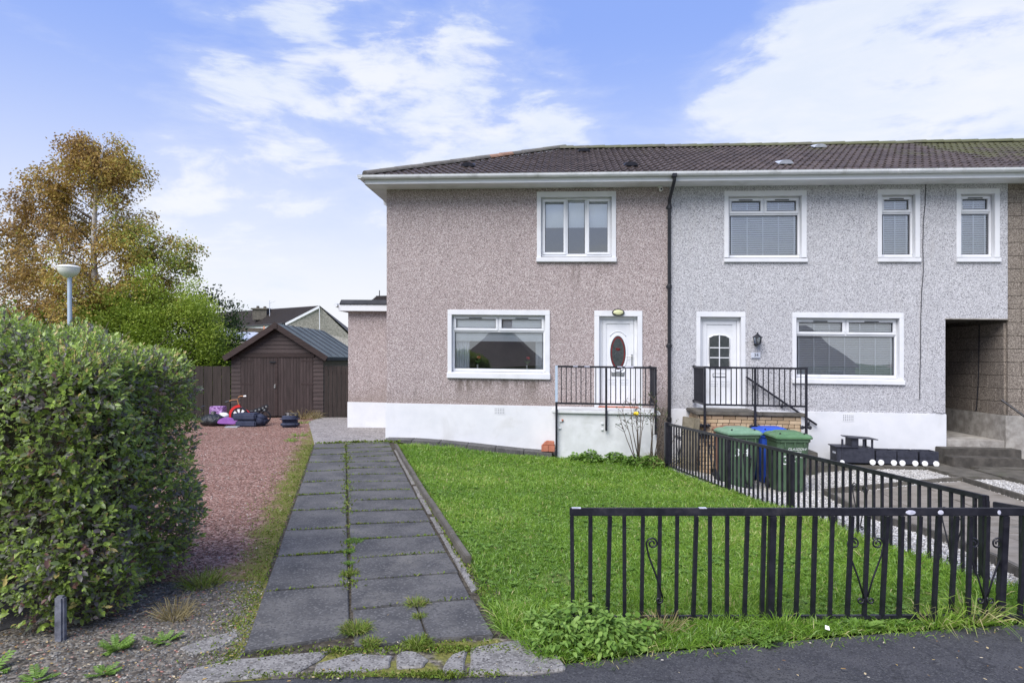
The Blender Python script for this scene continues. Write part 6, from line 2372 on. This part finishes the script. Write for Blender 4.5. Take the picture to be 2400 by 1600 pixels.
# ------------------------------------------------------------------ privet hedge
HC = np.array([-4.52, 4.95])
hd = thing('privet_hedge', 'clipped privet hedge with green and purple leaves beside the drive', 'hedge', (-3.6, 4.9, 0))


def hedge_surface(n, inset=0.0):
    """points and normals on a rounded block with a bulging, sagging face"""
    hx, hy, hz = 2.02, .80, 1.14
    r = .30
    C = np.array([HC[0] - .13, HC[1] - .06, .80])
    out_p, out_n = [], []
    area = np.array([2 * hx * 2 * hz, 2 * hx * 2 * hy, 2 * hy * 2 * hz])
    pr_ = area / area.sum()
    w_ = nr.choice(3, n, p=pr_)
    a, b = nr.uniform(-1, 1, n), nr.uniform(-1, 1, n)
    q = np.zeros((n, 3))
    # front face (towards -y), top, right end (+x)
    q[w_ == 0] = np.stack([a * hx, -hy * np.ones(n), b * hz], 1)[w_ == 0]
    q[w_ == 1] = np.stack([a * hx, b * hy, hz * np.ones(n)], 1)[w_ == 1]
    q[w_ == 2] = np.stack([hx * np.ones(n), a * hy, b * hz], 1)[w_ == 2]
    inner = np.clip(q, [-hx + r, -hy + r, -hz + r], [hx - r, hy - r, hz - r])
    d = q - inner
    nn = d / (np.linalg.norm(d, axis=1, keepdims=True) + 1e-9)
    p = inner + nn * r
    # taper to the foot, shoulder falls away to the right end
    zf = (p[:, 2] + hz) / (2 * hz)
    p[:, 0] -= np.where(p[:, 0] > 0, (1 - zf) ** 2.0 * .18 * (p[:, 0] / hx), 0)
    p[:, 1] += np.where(p[:, 1] < 0, (1 - zf) ** 1.4 * .10, 0)
    p[:, 2] -= np.clip((p[:, 0] - .9) / 1.1, 0, 1) ** 2 * .09 * zf
    lump = .055 * np.sin(p[:, 0] * 4.3 + p[:, 2] * 3.1) + .045 * np.sin(p[:, 2] * 6.1 - p[:, 0] * 2.7 + p[:, 1] * 5) + .03 * np.sin(p[:, 0] * 9 + p[:, 1] * 7)
    p += nn * (lump[:, None] - inset)
    return p + C, nn


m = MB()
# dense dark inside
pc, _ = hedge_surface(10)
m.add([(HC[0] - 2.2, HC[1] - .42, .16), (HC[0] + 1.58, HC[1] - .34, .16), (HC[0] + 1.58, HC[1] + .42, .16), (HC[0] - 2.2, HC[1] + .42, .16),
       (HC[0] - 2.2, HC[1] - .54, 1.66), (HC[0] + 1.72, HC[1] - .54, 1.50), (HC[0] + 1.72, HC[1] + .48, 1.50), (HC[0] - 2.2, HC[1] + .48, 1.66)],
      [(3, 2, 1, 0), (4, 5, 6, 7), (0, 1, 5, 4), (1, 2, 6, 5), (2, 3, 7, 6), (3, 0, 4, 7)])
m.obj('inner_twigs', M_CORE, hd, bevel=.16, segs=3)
st = MB()
for i in range(46):
    x0, y0_ = rng.uniform(-6.2, -2.95), rng.uniform(4.35, 5.3)
    tip = (x0 + rng.uniform(-.35, .35), y0_ + rng.uniform(-.25, .25), rng.uniform(.5, 1.1))
    st.tube([(x0, y0_, -.03), (x0 + rng.uniform(-.08, .08), y0_ + rng.uniform(-.08, .08), .28), tip], rng.uniform(.008, .020), 6, .004)
tp_, tn_ = hedge_surface(420)
for p_, q_ in zip(tp_, tn_):
    if p_[2] > .15 and p_[0] / p_[1] > -.9:
        e_ = Vector(p_) + Vector(q_) * rng.uniform(.03, .13) + Vector((rng.gauss(0, .05), rng.gauss(0, .05), rng.uniform(.0, .10)))
        st.tube([Vector(p_) - Vector(q_) * .25, Vector(p_), e_], .0035, 4, .002, cap=False)
st.obj('stems', M_BARK, hd, smooth=True)['kind'] = 'stuff'
NS = 21000                                        # shoots, each with paired leaves
sp, sn = hedge_surface(NS)
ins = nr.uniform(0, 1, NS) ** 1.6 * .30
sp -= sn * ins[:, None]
sdirs = sn * .8 + randn(NS) * .45 + np.array([0, 0, .55])
sdirs /= np.linalg.norm(sdirs, axis=1, keepdims=True)
keep = (sp[:, 2] > .05 + .20 * (sp[:, 0] < -3.15) * nr.uniform(.2, 1.6, NS)) & (sp[:, 0] / sp[:, 1] > -.95)
sp, sdirs, sn, ins = sp[keep], sdirs[keep], sn[keep], ins[keep]
NS = len(sp)
PER = 7
Pl, Dl, Nl, Ll, Wl, Rl, Sl = [], [], [], [], [], [], []
zone = .5 + .5 * np.sin(sp[:, 0] * 2.3 + sp[:, 2] * 1.9) * np.cos(sp[:, 2] * 2.7 - sp[:, 0] * 1.1)
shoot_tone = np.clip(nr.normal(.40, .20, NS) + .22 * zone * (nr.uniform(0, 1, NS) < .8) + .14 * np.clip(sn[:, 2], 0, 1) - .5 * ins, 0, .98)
for k in range(PER):
    f = k / (PER - 1)
    side = np.cross(sdirs, randn(NS))
    side /= np.linalg.norm(side, axis=1, keepdims=True) + 1e-9
    spread = 1 - .65 * f
    d = sdirs * (.35 + .8 * f) + side * spread
    Pl.append(sp + sdirs * (f * .085)[..., None] if np.ndim(f) else sp + sdirs * (f * .085))
    Dl.append(d)
    nrm = sdirs + np.array([0, -.25, .55]) + randn(NS) * .3
    Nl.append(nrm)
    Ll.append(nr.choice([.024, .033, .043, .056], NS) * nr.uniform(.85, 1.1, NS) * (1.05 - .35 * f))
    Wl.append(nr.uniform(.46, .60, NS))
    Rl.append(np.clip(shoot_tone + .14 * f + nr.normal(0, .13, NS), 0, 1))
Pl, Dl, Nl = np.concatenate(Pl), np.concatenate(Dl), np.concatenate(Nl)
Ll, Wl, Rl = np.concatenate(Ll), np.concatenate(Wl), np.concatenate(Rl)
Wl = Wl * Ll
offh = np.array(OFF[hd.name][0])
# the 300 leaves that show largest are parts of their own, the rest one mass
score = Ll / Pl[:, 1]
vis = (Pl[:, 0] / Pl[:, 1] > -.765) & (Nl[:, 1] < .4)
inset_all = np.tile(ins, PER)
score = np.where(vis & (inset_all < .02), score, 0)
big = np.argsort(-score)[:300]
mask_ = np.ones(len(Pl), bool)
mask_[big] = False
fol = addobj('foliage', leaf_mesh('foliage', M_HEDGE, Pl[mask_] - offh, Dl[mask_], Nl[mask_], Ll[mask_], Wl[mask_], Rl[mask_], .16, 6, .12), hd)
fol['kind'] = 'stuff'
for i in big:
    me = leaf_mesh('leaf', M_HEDGE, Pl[i:i + 1] * 0, Dl[i:i + 1], Nl[i:i + 1], Ll[i:i + 1] * 1.12, Wl[i:i + 1] * 1.12, Rl[i:i + 1], .16, 6, .12)
    o = addobj('leaf', me, hd)
    o.location = tuple(Pl[i] - offh)
# old post at the hedge foot
MB().box(-2.875, -2.815, 4.12, 4.17, -.08, .29).top('boundary_post', M_GREYPOST, 'short weathered grey post at the foot of the hedge', 'post', (-2.86, 4.14, 0), bevel=.012)

# ------------------------------------------------------------------ lawn grass
def fast_gz(X, Y):
    return vgz(X, Y)


def dens_lawn(X, Y):
    worn = np.clip(np.sin(X * 3.1 + 1.0 + np.sin(Y * 1.9)) * np.sin(Y * 2.6 + .8 * X) - .72, 0, .28) / .28
    return np.clip((5.2 / Y) ** 1.25, .22, 1) * (1 - .65 * worn)


GP = scatter(lawn_poly, 165000, dens_lawn)
X, Y = GP[:, 0], GP[:, 1]
Z = fast_gz(X, Y)
n = len(GP)
patch = .5 + .5 * np.sin(X * 2.3 + 1.3 * np.sin(Y * 1.7)) * np.cos(Y * 2.9 + X)
patch2 = .5 + .5 * np.sin(X * 6.1 + 2 * np.sin(Y * 3.7)) * np.sin(Y * 5.3 - X * 2)
edge = np.clip((Y - 12.2) / .8, 0, 1) * .5 + np.clip((X - (2.87 + .127 * (12.2 - Y)) + .35) / .35, 0, 1) * .8 + np.clip((4.75 - Y) / .5, 0, 1) * .30
hgt = (.030 + .055 * patch * patch2 + .018 * patch) * nr.uniform(.6, 1.35, n) * (1 + edge)
az = nr.uniform(0, 2 * np.pi, n)
lean = nr.uniform(.2, 1.5, n)
D = np.stack([np.cos(az) * lean, np.sin(az) * lean, np.ones(n)], 1)
wdt = nr.uniform(.0030, .0058, n) * (1 + .13 * np.clip(Y - 5, 0, 9))
patch3 = .5 + .5 * np.sin(X * .9 + 2.1 * np.sin(Y * .6 + 1) + .7) * np.cos(Y * 1.15 - .6 * X)
tone = np.clip(.14 + .26 * patch * (.4 + .6 * patch2) + .30 * patch3 + nr.normal(.14, .17, n), 0, .95)
dry = nr.uniform(0, 1, n) < .02 + .07 * (patch3 > .72) * patch2
tone[dry] = 1.0
lg = addobj('lawn_grass', leaf_mesh('lawn_grass', M_GRASS, np.stack([X, Y, Z], 1), D, randn(n), hgt * 1.5, wdt, tone, .12, 5, .35))
tag(lg, 'short bright green grass covering the front lawn', 'grass', kind='stuff')

# small broad weeds in the lawn
WP = scatter(lawn_poly, 2600, lambda X, Y: np.clip((5.5 / Y) ** 1.1, .25, 1))
P, D, N_, Ln, Wd, Rn = [], [], [], [], [], []
for (x, y) in WP:
    z = gz(x, y) + .02
    k = rng.randint(3, 6)
    a0 = rng.uniform(0, 6.3)
    s = rng.uniform(.02, .045)
    for i in range(k):
        a = a0 + i * 2 * math.pi / k
        P.append((x, y, z))
        D.append((math.cos(a), math.sin(a), rng.uniform(.25, .7)))
        N_.append((-math.cos(a) * .5, -math.sin(a) * .5, 1))
        Ln.append(s * rng.uniform(.8, 1.3))
        Wd.append(s * rng.uniform(.45, .65))
        Rn.append(min(1, max(0, rng.gauss(.45, .25))))
wl = addobj('lawn_weeds', leaf_mesh('lawn_weeds', M_WEED, np.array(P), np.array(D), np.array(N_), np.array(Ln), np.array(Wd), np.array(Rn), .1, 6, .1))
tag(wl, 'small broad leaved weeds growing through the lawn', 'weeds', kind='stuff')


def rosette(name, label, c, r, leaves, group, mat=M_WEED, width=.34, up=.55, lobes=0, tone=.45, dry=0.0, cat='weed'):
    x, y = c[0], c[1]
    z = gz(x, y) + (c[2] if len(c) > 2 else 0.0)
    P, D, N_, Ln, Wd, Rn = [], [], [], [], [], []
    for i in range(leaves):
        a = i * 2.399 + rng.uniform(-.3, .3)
        q = rng.uniform(.0, .55) * r
        bx_, by_ = x + math.cos(a) * q * .5, y + math.sin(a) * q * .5
        e = rng.uniform(.15, 1.0) * up * 2
        ln = r * rng.uniform(.45, 1.0)
        d = Vector((math.cos(a), math.sin(a), e)).normalized()
        nn = Vector((-math.cos(a) * e, -math.sin(a) * e, 1))
        if lobes:
            for k in range(lobes):
                f = (k + 1) / lobes
                for s in (-1, 1):
                    sd = Vector((-math.sin(a), math.cos(a), 0)) * s
                    pp = Vector((bx_, by_, z)) + d * ln * f * .8
                    P.append(tuple(pp))
                    D.append(tuple((d * .8 + sd)))
                    N_.append(tuple(nn))
                    Ln.append(ln * .30 * (1.15 - .6 * abs(f - .55)))
                    Wd.append(ln * .12)
                    Rn.append(min(1, max(0, rng.gauss(tone, .2))))
        P.append((bx_, by_, z))
        D.append(tuple(d))
        N_.append(tuple(nn))
        Ln.append(ln)
        Wd.append(ln * width * rng.uniform(.8, 1.2))
        Rn.append(min(1, max(0, rng.gauss(tone, .2))))
    P = np.array(P)
    me = leaf_mesh(name, mat, P - np.array([x, y, z]), np.array(D), np.array(N_), np.array(Ln), np.array(Wd), np.array(Rn), .12, 6, .22)
    o = addobj(name, me)
    o.location = (x, y, z)
    return tag(o, label, cat, group)


def tuft(name, label, c, r, blades, mat, group, hgt=.16, tone=.5, cat='grass tuft', wd=.0045):
    x, y = c[0], c[1]
    z = gz(x, y) + (c[2] if len(c) > 2 else 0.0)
    n = blades
    a = nr.uniform(0, 2 * np.pi, n)
    q = nr.uniform(0, 1, n) ** .7 * r * .45
    le = nr.uniform(.2, 1.5, n)
    P = np.stack([np.cos(a) * q, np.sin(a) * q, np.zeros(n)], 1)
    a2 = a + nr.normal(0, .5, n)
    D = np.stack([np.cos(a2) * le, np.sin(a2) * le, np.ones(n)], 1)
    me = leaf_mesh(name, mat, P, D, randn(n), nr.uniform(.5, 1.1, n) * hgt * 1.3, nr.uniform(.7, 1.3, n) * wd, np.clip(nr.normal(tone, .22, n), 0, 1), .15, 5, .55)
    o = addobj(name, me)
    o.location = (x, y, z)
    return tag(o, label, cat, group)


def leafy_clump(name, label, c, r, h, n, group, size=(.035, .085), tone=.5):
    x, y = c
    z = gz(x, y)
    a = nr.uniform(0, 2 * np.pi, n)
    q = np.sqrt(nr.uniform(0, .74, n))
    hh = h * (1 - q ** 2) * nr.uniform(.35, 1.1, n) + .01
    P = np.stack([np.cos(a) * q * r, np.sin(a) * q * r, hh], 1)
    D = np.stack([np.cos(a) * .9, np.sin(a) * .9, nr.uniform(-.25, .6, n)], 1) + randn(n) * .35
    N_ = np.stack([np.cos(a) * .3, np.sin(a) * .3, np.ones(n)], 1) + randn(n) * .25
    Ln = nr.uniform(size[0], size[1], n)
    me = leaf_mesh(name, M_WEED, P, D, N_, Ln, Ln * nr.uniform(.42, .7, n), np.clip(nr.normal(tone, .24, n), 0, 1), .12, 6, .25)
    o = addobj(name, me)
    o.location = (x, y, z)
    return tag(o, label, 'weed', group)


WG = 'weeds along the foot of the front fence'
for (x, y, r, k, lab) in ((.44, 4.26, .36, 110, 'tall leafy weed at the end post of the front fence'), (.60, 4.10, .32, 90, 'broad leafy weed clump spilling onto the tarmac'), (.30, 4.07, .28, 70, 'low leafy weed beside the tarmac corner'),
                          (.80, 4.20, .24, 40, 'small leafy weed right of the big clump by the end post'), (.22, 4.25, .24, 40, 'loose leafy weed between the lawn corner and the end post')):
    leafy_clump('leafy_weed', lab, (x, y), r * .80, r * .52, k * 4, WG, (.025, .065), .65)
for (x, y, r, k, lab) in ((2.30, 4.36, .17, 14, 'dock weed with broad leaves under the twin scrolls'), (2.52, 4.42, .13, 10, 'smaller dock weed right of the twin scrolls')):
    rosette('dock_weed', lab, (x, y), r, k, WG, width=.46, up=.5, tone=.55)
rosette('ragwort_weed', 'lobed weed growing out of the tarmac edge by the thick fence post', (1.55, 4.16), .17, 12, WG, width=.15, up=.35, lobes=5, tone=.5)
tuft('grass_tuft', 'long pale grass tuft bending over the tarmac near the right scrolls', (3.12, 4.47), .22, 190, M_GRASS, WG, .34, .80, wd=.007)
tuft('grass_tuft', 'long yellowing grass tuft beside the dock weed', (2.85, 4.42), .20, 110, M_GRASS, WG, .24, .78, wd=.006)
tuft('grass_tuft', 'dry grass tuft beneath the single scroll', (.98, 4.30), .24, 150, M_DRYGRASS, WG, .20, .55, wd=.004)
tuft('grass_tuft', 'green grass tuft at the foot of the thick fence post', (1.78, 4.36), .24, 150, M_GRASS, WG, .20, .6, wd=.005)
tuft('grass_tuft', 'green grass tuft left of the end post on the lawn edge', (.05, 4.35), .34, 210, M_GRASS, WG, .16, .5, wd=.005)
# verge fringe along the pavement
fr_p = []
for i in range(4600):
    x = rng.uniform(.1, 4.6)
    yb = np.interp(x, [.12, .42, .84, 1.5, 2.4, 3.5, 5], [3.83, 3.88, 4.0, 4.12, 4.28, 4.45, 4.65])
    fr_p.append((x, yb + rng.gauss(.045, .07), 0))
fr_p = np.array(fr_p)
fr_p[:, 2] = vgz(fr_p[:, 0], fr_p[:, 1])
n = len(fr_p)
a = nr.uniform(0, 2 * np.pi, n)
D = np.stack([np.cos(a) * .9, np.sin(a) * .9 - .35, np.ones(n)], 1)
vf = addobj('verge_grass', leaf_mesh('verge_grass', M_GRASS, fr_p, D, randn(n), nr.uniform(.030, .08, n), nr.uniform(.003, .006, n), np.clip(nr.normal(.58, .25, n), 0, 1), .15, 5, .5))
tag(vf, 'ragged grass fringe along the pavement edge', 'grass', kind='stuff')
# fence-foot growth along the side fence and the platform
for i, (x, y, r, k, lab) in enumerate(((2.05, 13.0, .24, 26, 'leafy weed at the middle of the white platform foot'), (1.55, 13.05, .26, 30, 'tall leafy weed left on the white platform foot'), (1.30, 13.1, .20, 22, 'small leafy weed near the left platform post'),
                                       (2.35, 12.6, .24, 26, 'leafy weed left of the rose bush stems'), (2.62, 12.4, .26, 28, 'leafy weed under the rose bush'))):
    leafy_clump('leafy_weed', lab, (x, y), r, r * .8, k * 11, 'weeds at the foot of the white platform', (.05, .10))
sgn = []
for i in range(2600):
    f = rng.uniform(.05, 1)
    p = A.lerp(B, f)
    sgn.append((p.x - abs(rng.gauss(0, .28)), p.y, 0))
sgn = np.array(sgn)
sgn[:, 2] = vgz(sgn[:, 0], sgn[:, 1])
n = len(sgn)
a = nr.uniform(0, 2 * np.pi, n)
D = np.stack([np.cos(a) * .8, np.sin(a) * .8, np.ones(n)], 1)
fg = addobj('fence_grass', leaf_mesh('fence_grass', M_GRASS, sgn, D, randn(n), nr.uniform(.08, .20, n), nr.uniform(.004, .009, n), np.clip(nr.normal(.55, .25, n), 0, 1), .15, 5, .5))
tag(fg, 'longer uncut grass along the foot of the side fence', 'grass', kind='stuff')

# ------------------------------------------------------------------ growth in the path joints
P, T, H = [], [], []
for (c, s) in joints_s:
    ta, tb_ = (-.62, 0) if c == 'L' else (0, .86)
    dn = rng.uniform(.45, 1.3) if s > .9 else .2
    for i in range(int(260 * dn)):
        P.append(PW(s + rng.gauss(0, .010), rng.uniform(ta, tb_)))
        T.append(.55)
        H.append(rng.uniform(.010, .030))
for i in range(3800):
    s = rng.uniform(.55, 9.5)
    wob = .5 + .5 * math.sin(s * 3.1) * math.sin(s * 1.3 + 1)
    if rng.random() < .10 + .75 * wob ** 2:
        P.append(PW(s, rng.gauss(0, .018 + .03 * wob)))
        T.append(.6)
        H.append(rng.uniform(.012, .04))
for i in range(12000):                           # left margin of the path, spreading into the gravel
    s = rng.uniform(-.5, 9.6)
    P.append(PW(s, -.64 - abs(rng.gauss(0, .14 if s < 2.5 else .20))))
    T.append(.55)
    H.append(rng.uniform(.007, .024))
for i in range(4200):                            # between path and kerb
    s = rng.uniform(.1, 9.4)
    t = np.interp(s, [0, 9.4], [.93, .98]) + abs(rng.gauss(0, .07))
    P.append(PW(s, t))
    T.append(.62)
    H.append(rng.uniform(.010, .036))
for i in range(5200):                            # mouth of the path, round the broken kerb
    xm = rng.choice((-1.42, -1.05, -.95, -.72, -.52, -.42, -.40, -.30, -.1)) + rng.gauss(0, .09)
    P.append((xm, 3.68 + rng.gauss(0, .025) + .06 * (xm + .4) ** 2 * 0 if rng.random() < .4 else 4.02 + rng.gauss(0, .035) - .05 * abs(xm + .3)))
    T.append(.55)
    H.append(rng.uniform(.007, .026))
for i in range(1500):                            # path head by the apron and along the foot slabs
    if rng.random() < .5:
        P.append(PW(9.58 + rng.gauss(0, .03), rng.uniform(-.6, 1.1)))
    else:
        P.append(HW(rng.uniform(.0, 3.4), -.05)[:2])
    T.append(.5)
    H.append(rng.uniform(.02, .07))
P = np.array(P)
n = len(P)
tt_ = (P[:, 0] - PJ[0]) * PP[0] + (P[:, 1] - PJ[1]) * PP[1]
Z = vgz(P[:, 0], P[:, 1]) + np.where((tt_ > -.62) & (tt_ < .86) & (P[:, 1] > 4.05), .028, .012)
a = nr.uniform(0, 2 * np.pi, n)
D = np.stack([np.cos(a), np.sin(a), nr.uniform(.4, 1.6, n)], 1)
H = np.array(H)
clump = .5 + .5 * np.sin(P[:, 0] * 9 + P[:, 1] * 5) * np.sin(P[:, 1] * 11)
kp = nr.uniform(0, 1, n) < .25 + .75 * clump
jm = addobj('joint_moss', leaf_mesh('joint_moss', M_MOSS, np.stack([P[:, 0], P[:, 1], Z], 1)[kp], D[kp], randn(n)[kp] + np.array([0, 0, 1]), (H * 1.2)[kp], (H * .5)[kp], np.clip(np.array(T) + nr.normal(0, .25, n), 0, 1)[kp], .15, 4, .1))
tag(jm, 'moss and seedlings filling the joints of the slab path', 'moss', kind='stuff')
TGp = 'grass tufts growing in the slab path'
for (s, t, r, h_, nb_, mt, lab, tn) in ((-.20, .03, .17, .10, 420, M_MOSS, 'largest browning tuft at the front of the centre joint', .75), (.15, .46, .12, .09, 230, M_MOSS, 'bristly tuft in the cross joint above the split slab', .85), (-.08, .455, .07, .06, 110, M_MOSS, 'small tuft in the split of the front slab', .8),
                                        (.95, .0, .12, .075, 260, M_MOSS, 'brownish tuft midway up the centre joint', .72), (1.25, .0, .08, .05, 150, M_WEED, 'small green tuft just above the brownish one', .6), (1.95, .05, .16, .06, 330, M_WEED, 'broad green tuft spreading on the slabs', .55),
                                        (1.62, .0, .10, .05, 170, M_WEED, 'low green tuft below the broad one', .5), (-.50, .40, .15, .08, 300, M_MOSS, 'mossy tuft between the small kerb wedges', .62), (-.42, .12, .12, .07, 180, M_MOSS, 'reddish green tuft in front of the centre joint', .7)):
    p = PW(s, t)
    tuft('grass_tuft', lab, (p[0], p[1], .02), r, nb_, mt, TGp, h_, tn, wd=.004)

# weeds at the hedge foot
HG = 'weeds in the chippings by the hedge'
for (x, y, r, k, lab) in ((-2.42, 4.02, .14, 16, 'feathery green weed in the chippings right of the old post'), (-2.18, 4.12, .12, 12, 'feathery weed nearer the drive than the first'), (-2.95, 3.70, .15, 14, 'feathery weed on the dirt in front of the post'), (-2.62, 3.62, .12, 12, 'small feathery weed low in the dirt'), (-2.30, 3.70, .10, 10, 'tiny feathery weed in the open chippings')):
    rosette('feathery_weed', lab, (x, y, .012), r, k, HG, width=.10, up=.35, lobes=6, tone=.6)
tuft('grass_tuft', 'dry straw tuft at the end of the hedge', (-2.30, 4.50, .01), .20, 160, M_DRYGRASS, HG, .22, .6, wd=.004)
tuft('grass_tuft', 'straggling grass tuft where hedge and drive meet', (-2.42, 5.15, .01), .30, 220, M_MOSS, HG, .20, .8, wd=.005)
# dead grass by the shed corner
for (x, lab) in ((at(708, 19.8), 'tall dead grass stalks beside the shed doors'), (at(735, 20.1), 'shorter dead grass stalks at the shed corner')):
    tuft('dead_grass', lab, (x, 19.9 if x < -6.2 else 20.2, .0), .30, 60, M_DRYGRASS, 'dead grass by the shed', .62 if x < -6.2 else .45, .55, wd=.012)
for (px_, y_, lab) in ((712, 18.6, 'green weed at the edge of the concrete apron by the shed'), (700, 15.2, 'green weed on the gravel edge near the path head'), (690, 14.2, 'low green weed at the path head corner')):
    tuft('grass_tuft', lab, (at(px_, y_), y_, .0), .34, 70, M_GRASS, 'weeds on the gravel edge', .16, .55, wd=.008)

# ------------------------------------------------------------------ loose chippings
pts = scatter(drive_poly, 26000, lambda X, Y: np.clip((7.0 / Y) ** 1.6, .10, 1))
rz3 = vgz(pts[:, 0], pts[:, 1]) + .008
ok = np.array([moss_drive(x, y) < .55 + rng.uniform(-.3, .3) for x, y in pts])
pts, rz3 = pts[ok], rz3[ok]
n = len(pts)
o = addobj('red_chippings', stones_mesh('red_chippings', M_REDSTONE, np.stack([pts[:, 0], pts[:, 1], rz3], 1), nr.uniform(.012, .030, n) * (1 + .03 * np.clip(pts[:, 1] - 6, 0, 10)), nr.uniform(0, 1, n)))
tag(o, 'loose red stone chippings on the drive', 'chippings', kind='stuff')
pts = scatter(chip_poly, 15000, lambda X, Y: np.clip(1.2 - np.abs(X + 2.2) * .35, .05, 1) * (Y > 3))
n = len(pts)
o = addobj('grey_chippings', stones_mesh('grey_chippings', M_GREYSTONE, np.stack([pts[:, 0], pts[:, 1], vgz(pts[:, 0], pts[:, 1]) + .010], 1), nr.uniform(.010, .028, n), nr.uniform(0, 1, n) ** 1.2, .45))
tag(o, 'grey chippings bedded beside the path mouth', 'chippings', kind='stuff')
pts = scatter(nb_poly, 30000, lambda X, Y: np.clip(1.5 - (X - 3) * .22, .12, 1))
npoly = [(5.22, 10.9), (4.10, 5.2), (4.05, 4.72), (6.35, 4.72), (7.22, 9.2), (7.78, 11.3)]
kq = ~inpoly(pts[:, 0], pts[:, 1], npoly)
pts = pts[kq]
n = len(pts)
o = addobj('white_chippings', stones_mesh('white_chippings', M_WHITESTONE, np.stack([pts[:, 0], pts[:, 1], vgz(pts[:, 0], pts[:, 1]) + .008], 1), nr.uniform(.018, .042, n), nr.uniform(0, 1, n)))
tag(o, "loose white chippings in the neighbour's garden", 'chippings', kind='stuff')

# fallen leaves and scraps on the hard ground
n = 900
P = np.stack([np.where(nr.uniform(0, 1, n) < .6, nr.uniform(-3.6, -1.7, n), nr.uniform(-3.4, 4.4, n)), nr.uniform(3.0, 5.2, n), np.zeros(n)], 1)
lo_ = (P[:, 0] < -1.4)
P[:, 2] = .022
ins_ = ~inpoly(P[:, 0], P[:, 1], lawn_poly)
P = P[ins_]
n = len(P)
a = nr.uniform(0, 6.3, n)
o = addobj('fallen_leaves', leaf_mesh('fallen_leaves', M_FALLEN, P, np.stack([np.cos(a), np.sin(a), np.full(n, .08)], 1), np.tile([0, 0, 1.0], (n, 1)) + randn(n) * .2, nr.uniform(.008, .03, n), nr.uniform(.006, .014, n), nr.uniform(0, 1, n), .1, 6))
tag(o, 'scattered fallen leaves and bits on the pavement', 'leaves', kind='stuff')
MB().add([(2.00, 4.20, .06), (2.025, 4.19, .055), (2.03, 4.21, .07), (2.01, 4.22, .075), (2.00, 4.20, .057), (2.025, 4.19, .052), (2.03, 4.21, .067), (2.01, 4.22, .072)],
         [(0, 1, 2, 3), (7, 6, 5, 4), (0, 4, 5, 1), (1, 5, 6, 2), (2, 6, 7, 3), (3, 7, 4, 0)]).top('paper_scrap', M_PAINTW, 'crumpled white paper scrap in the grass under the fence', 'paper', (2.02, 4.2, .03))

# ------------------------------------------------------------------ rose bush by the platform
rb_ = thing('rose_bush', 'bare leggy rose bush with one yellow bloom before the white platform', 'bush', (2.50, 12.55, gz(2.5, 12.55)))
m = MB()
gz0 = gz(2.5, 12.55)
LP, LD = [], []
for (bx_, tips) in ((2.42, ((2.10, 1.12), (2.22, 1.30), (2.32, 1.20), (2.45, 1.32), (2.05, .95), (2.52, 1.1), (2.38, 1.05))), (2.66, ((2.62, 1.15), (2.74, 1.35), (2.85, 1.05), (2.70, 1.0), (2.92, .92))), (2.80, ((3.02, .78), (3.10, .6)))):
    for (xt, zt_) in tips:
        yb, yt = 12.55 + rng.uniform(-.05, .05), 12.50 + rng.uniform(-.18, .12)
        b = Vector((bx_ + rng.uniform(-.05, .05), yb, gz0 - .03))
        e = Vector((xt, yt, gz0 + zt_))
        mid = b.lerp(e, .5) + Vector((rng.uniform(-.05, .05), 0, .04))
        m = MB()
        m.tube([b, mid, e], .011, 6, .004)
        for k in range(6):
            s = mid.lerp(e, rng.uniform(.1, 1))
            q = s + Vector((rng.uniform(-.16, .16), rng.uniform(-.08, .08), rng.uniform(.02, .20)))
            m.tube([s, q], .0045, 4, .002)
            if k == 5:
                m.obj('stem', M_BARK, rb_, smooth=True)
            for c in range(3):
                LP.append(tuple(q + Vector((rng.gauss(0, .015), rng.gauss(0, .015), rng.gauss(0, .015)))))
                LD.append((rng.gauss(0, 1), rng.gauss(0, 1), rng.gauss(0, .6)))
LP, LD = np.array(LP), np.array(LD)
n = len(LP)
addobj('leaves', leaf_mesh('leaves', M_DSHRUBL, LP - np.array(OFF[rb_.name][0]), LD, randn(n), nr.uniform(.02, .05, n), nr.uniform(.015, .03, n), nr.uniform(0, .8, n), .15, 6), rb_)
fm = MB()
for k in range(9):
    t = k * .7
    fm.ball((2.345 + .025 * math.cos(t), 12.42 + .02 * math.sin(t), gz0 + 1.02 + .012 * math.sin(2 * t)), .026, .022, .024, 8, 6)
fm.obj('bloom', M_PETALY, rb_, smooth=True)
# straggly dead growth at the fence end
tuft('dead_grass', 'tangle of dead stalks where the side fence meets the platform', (2.86, 12.45), .45, 130, M_DRYGRASS, 'dead growth at the fence end', .48, .45, wd=.008)

# name clean-up: no two things may carry a stray suffixless duplicate
for o in bpy.data.objects:
    if o.type == 'MESH' and not o.data.materials:
        o.data.materials.append(M_CONC)
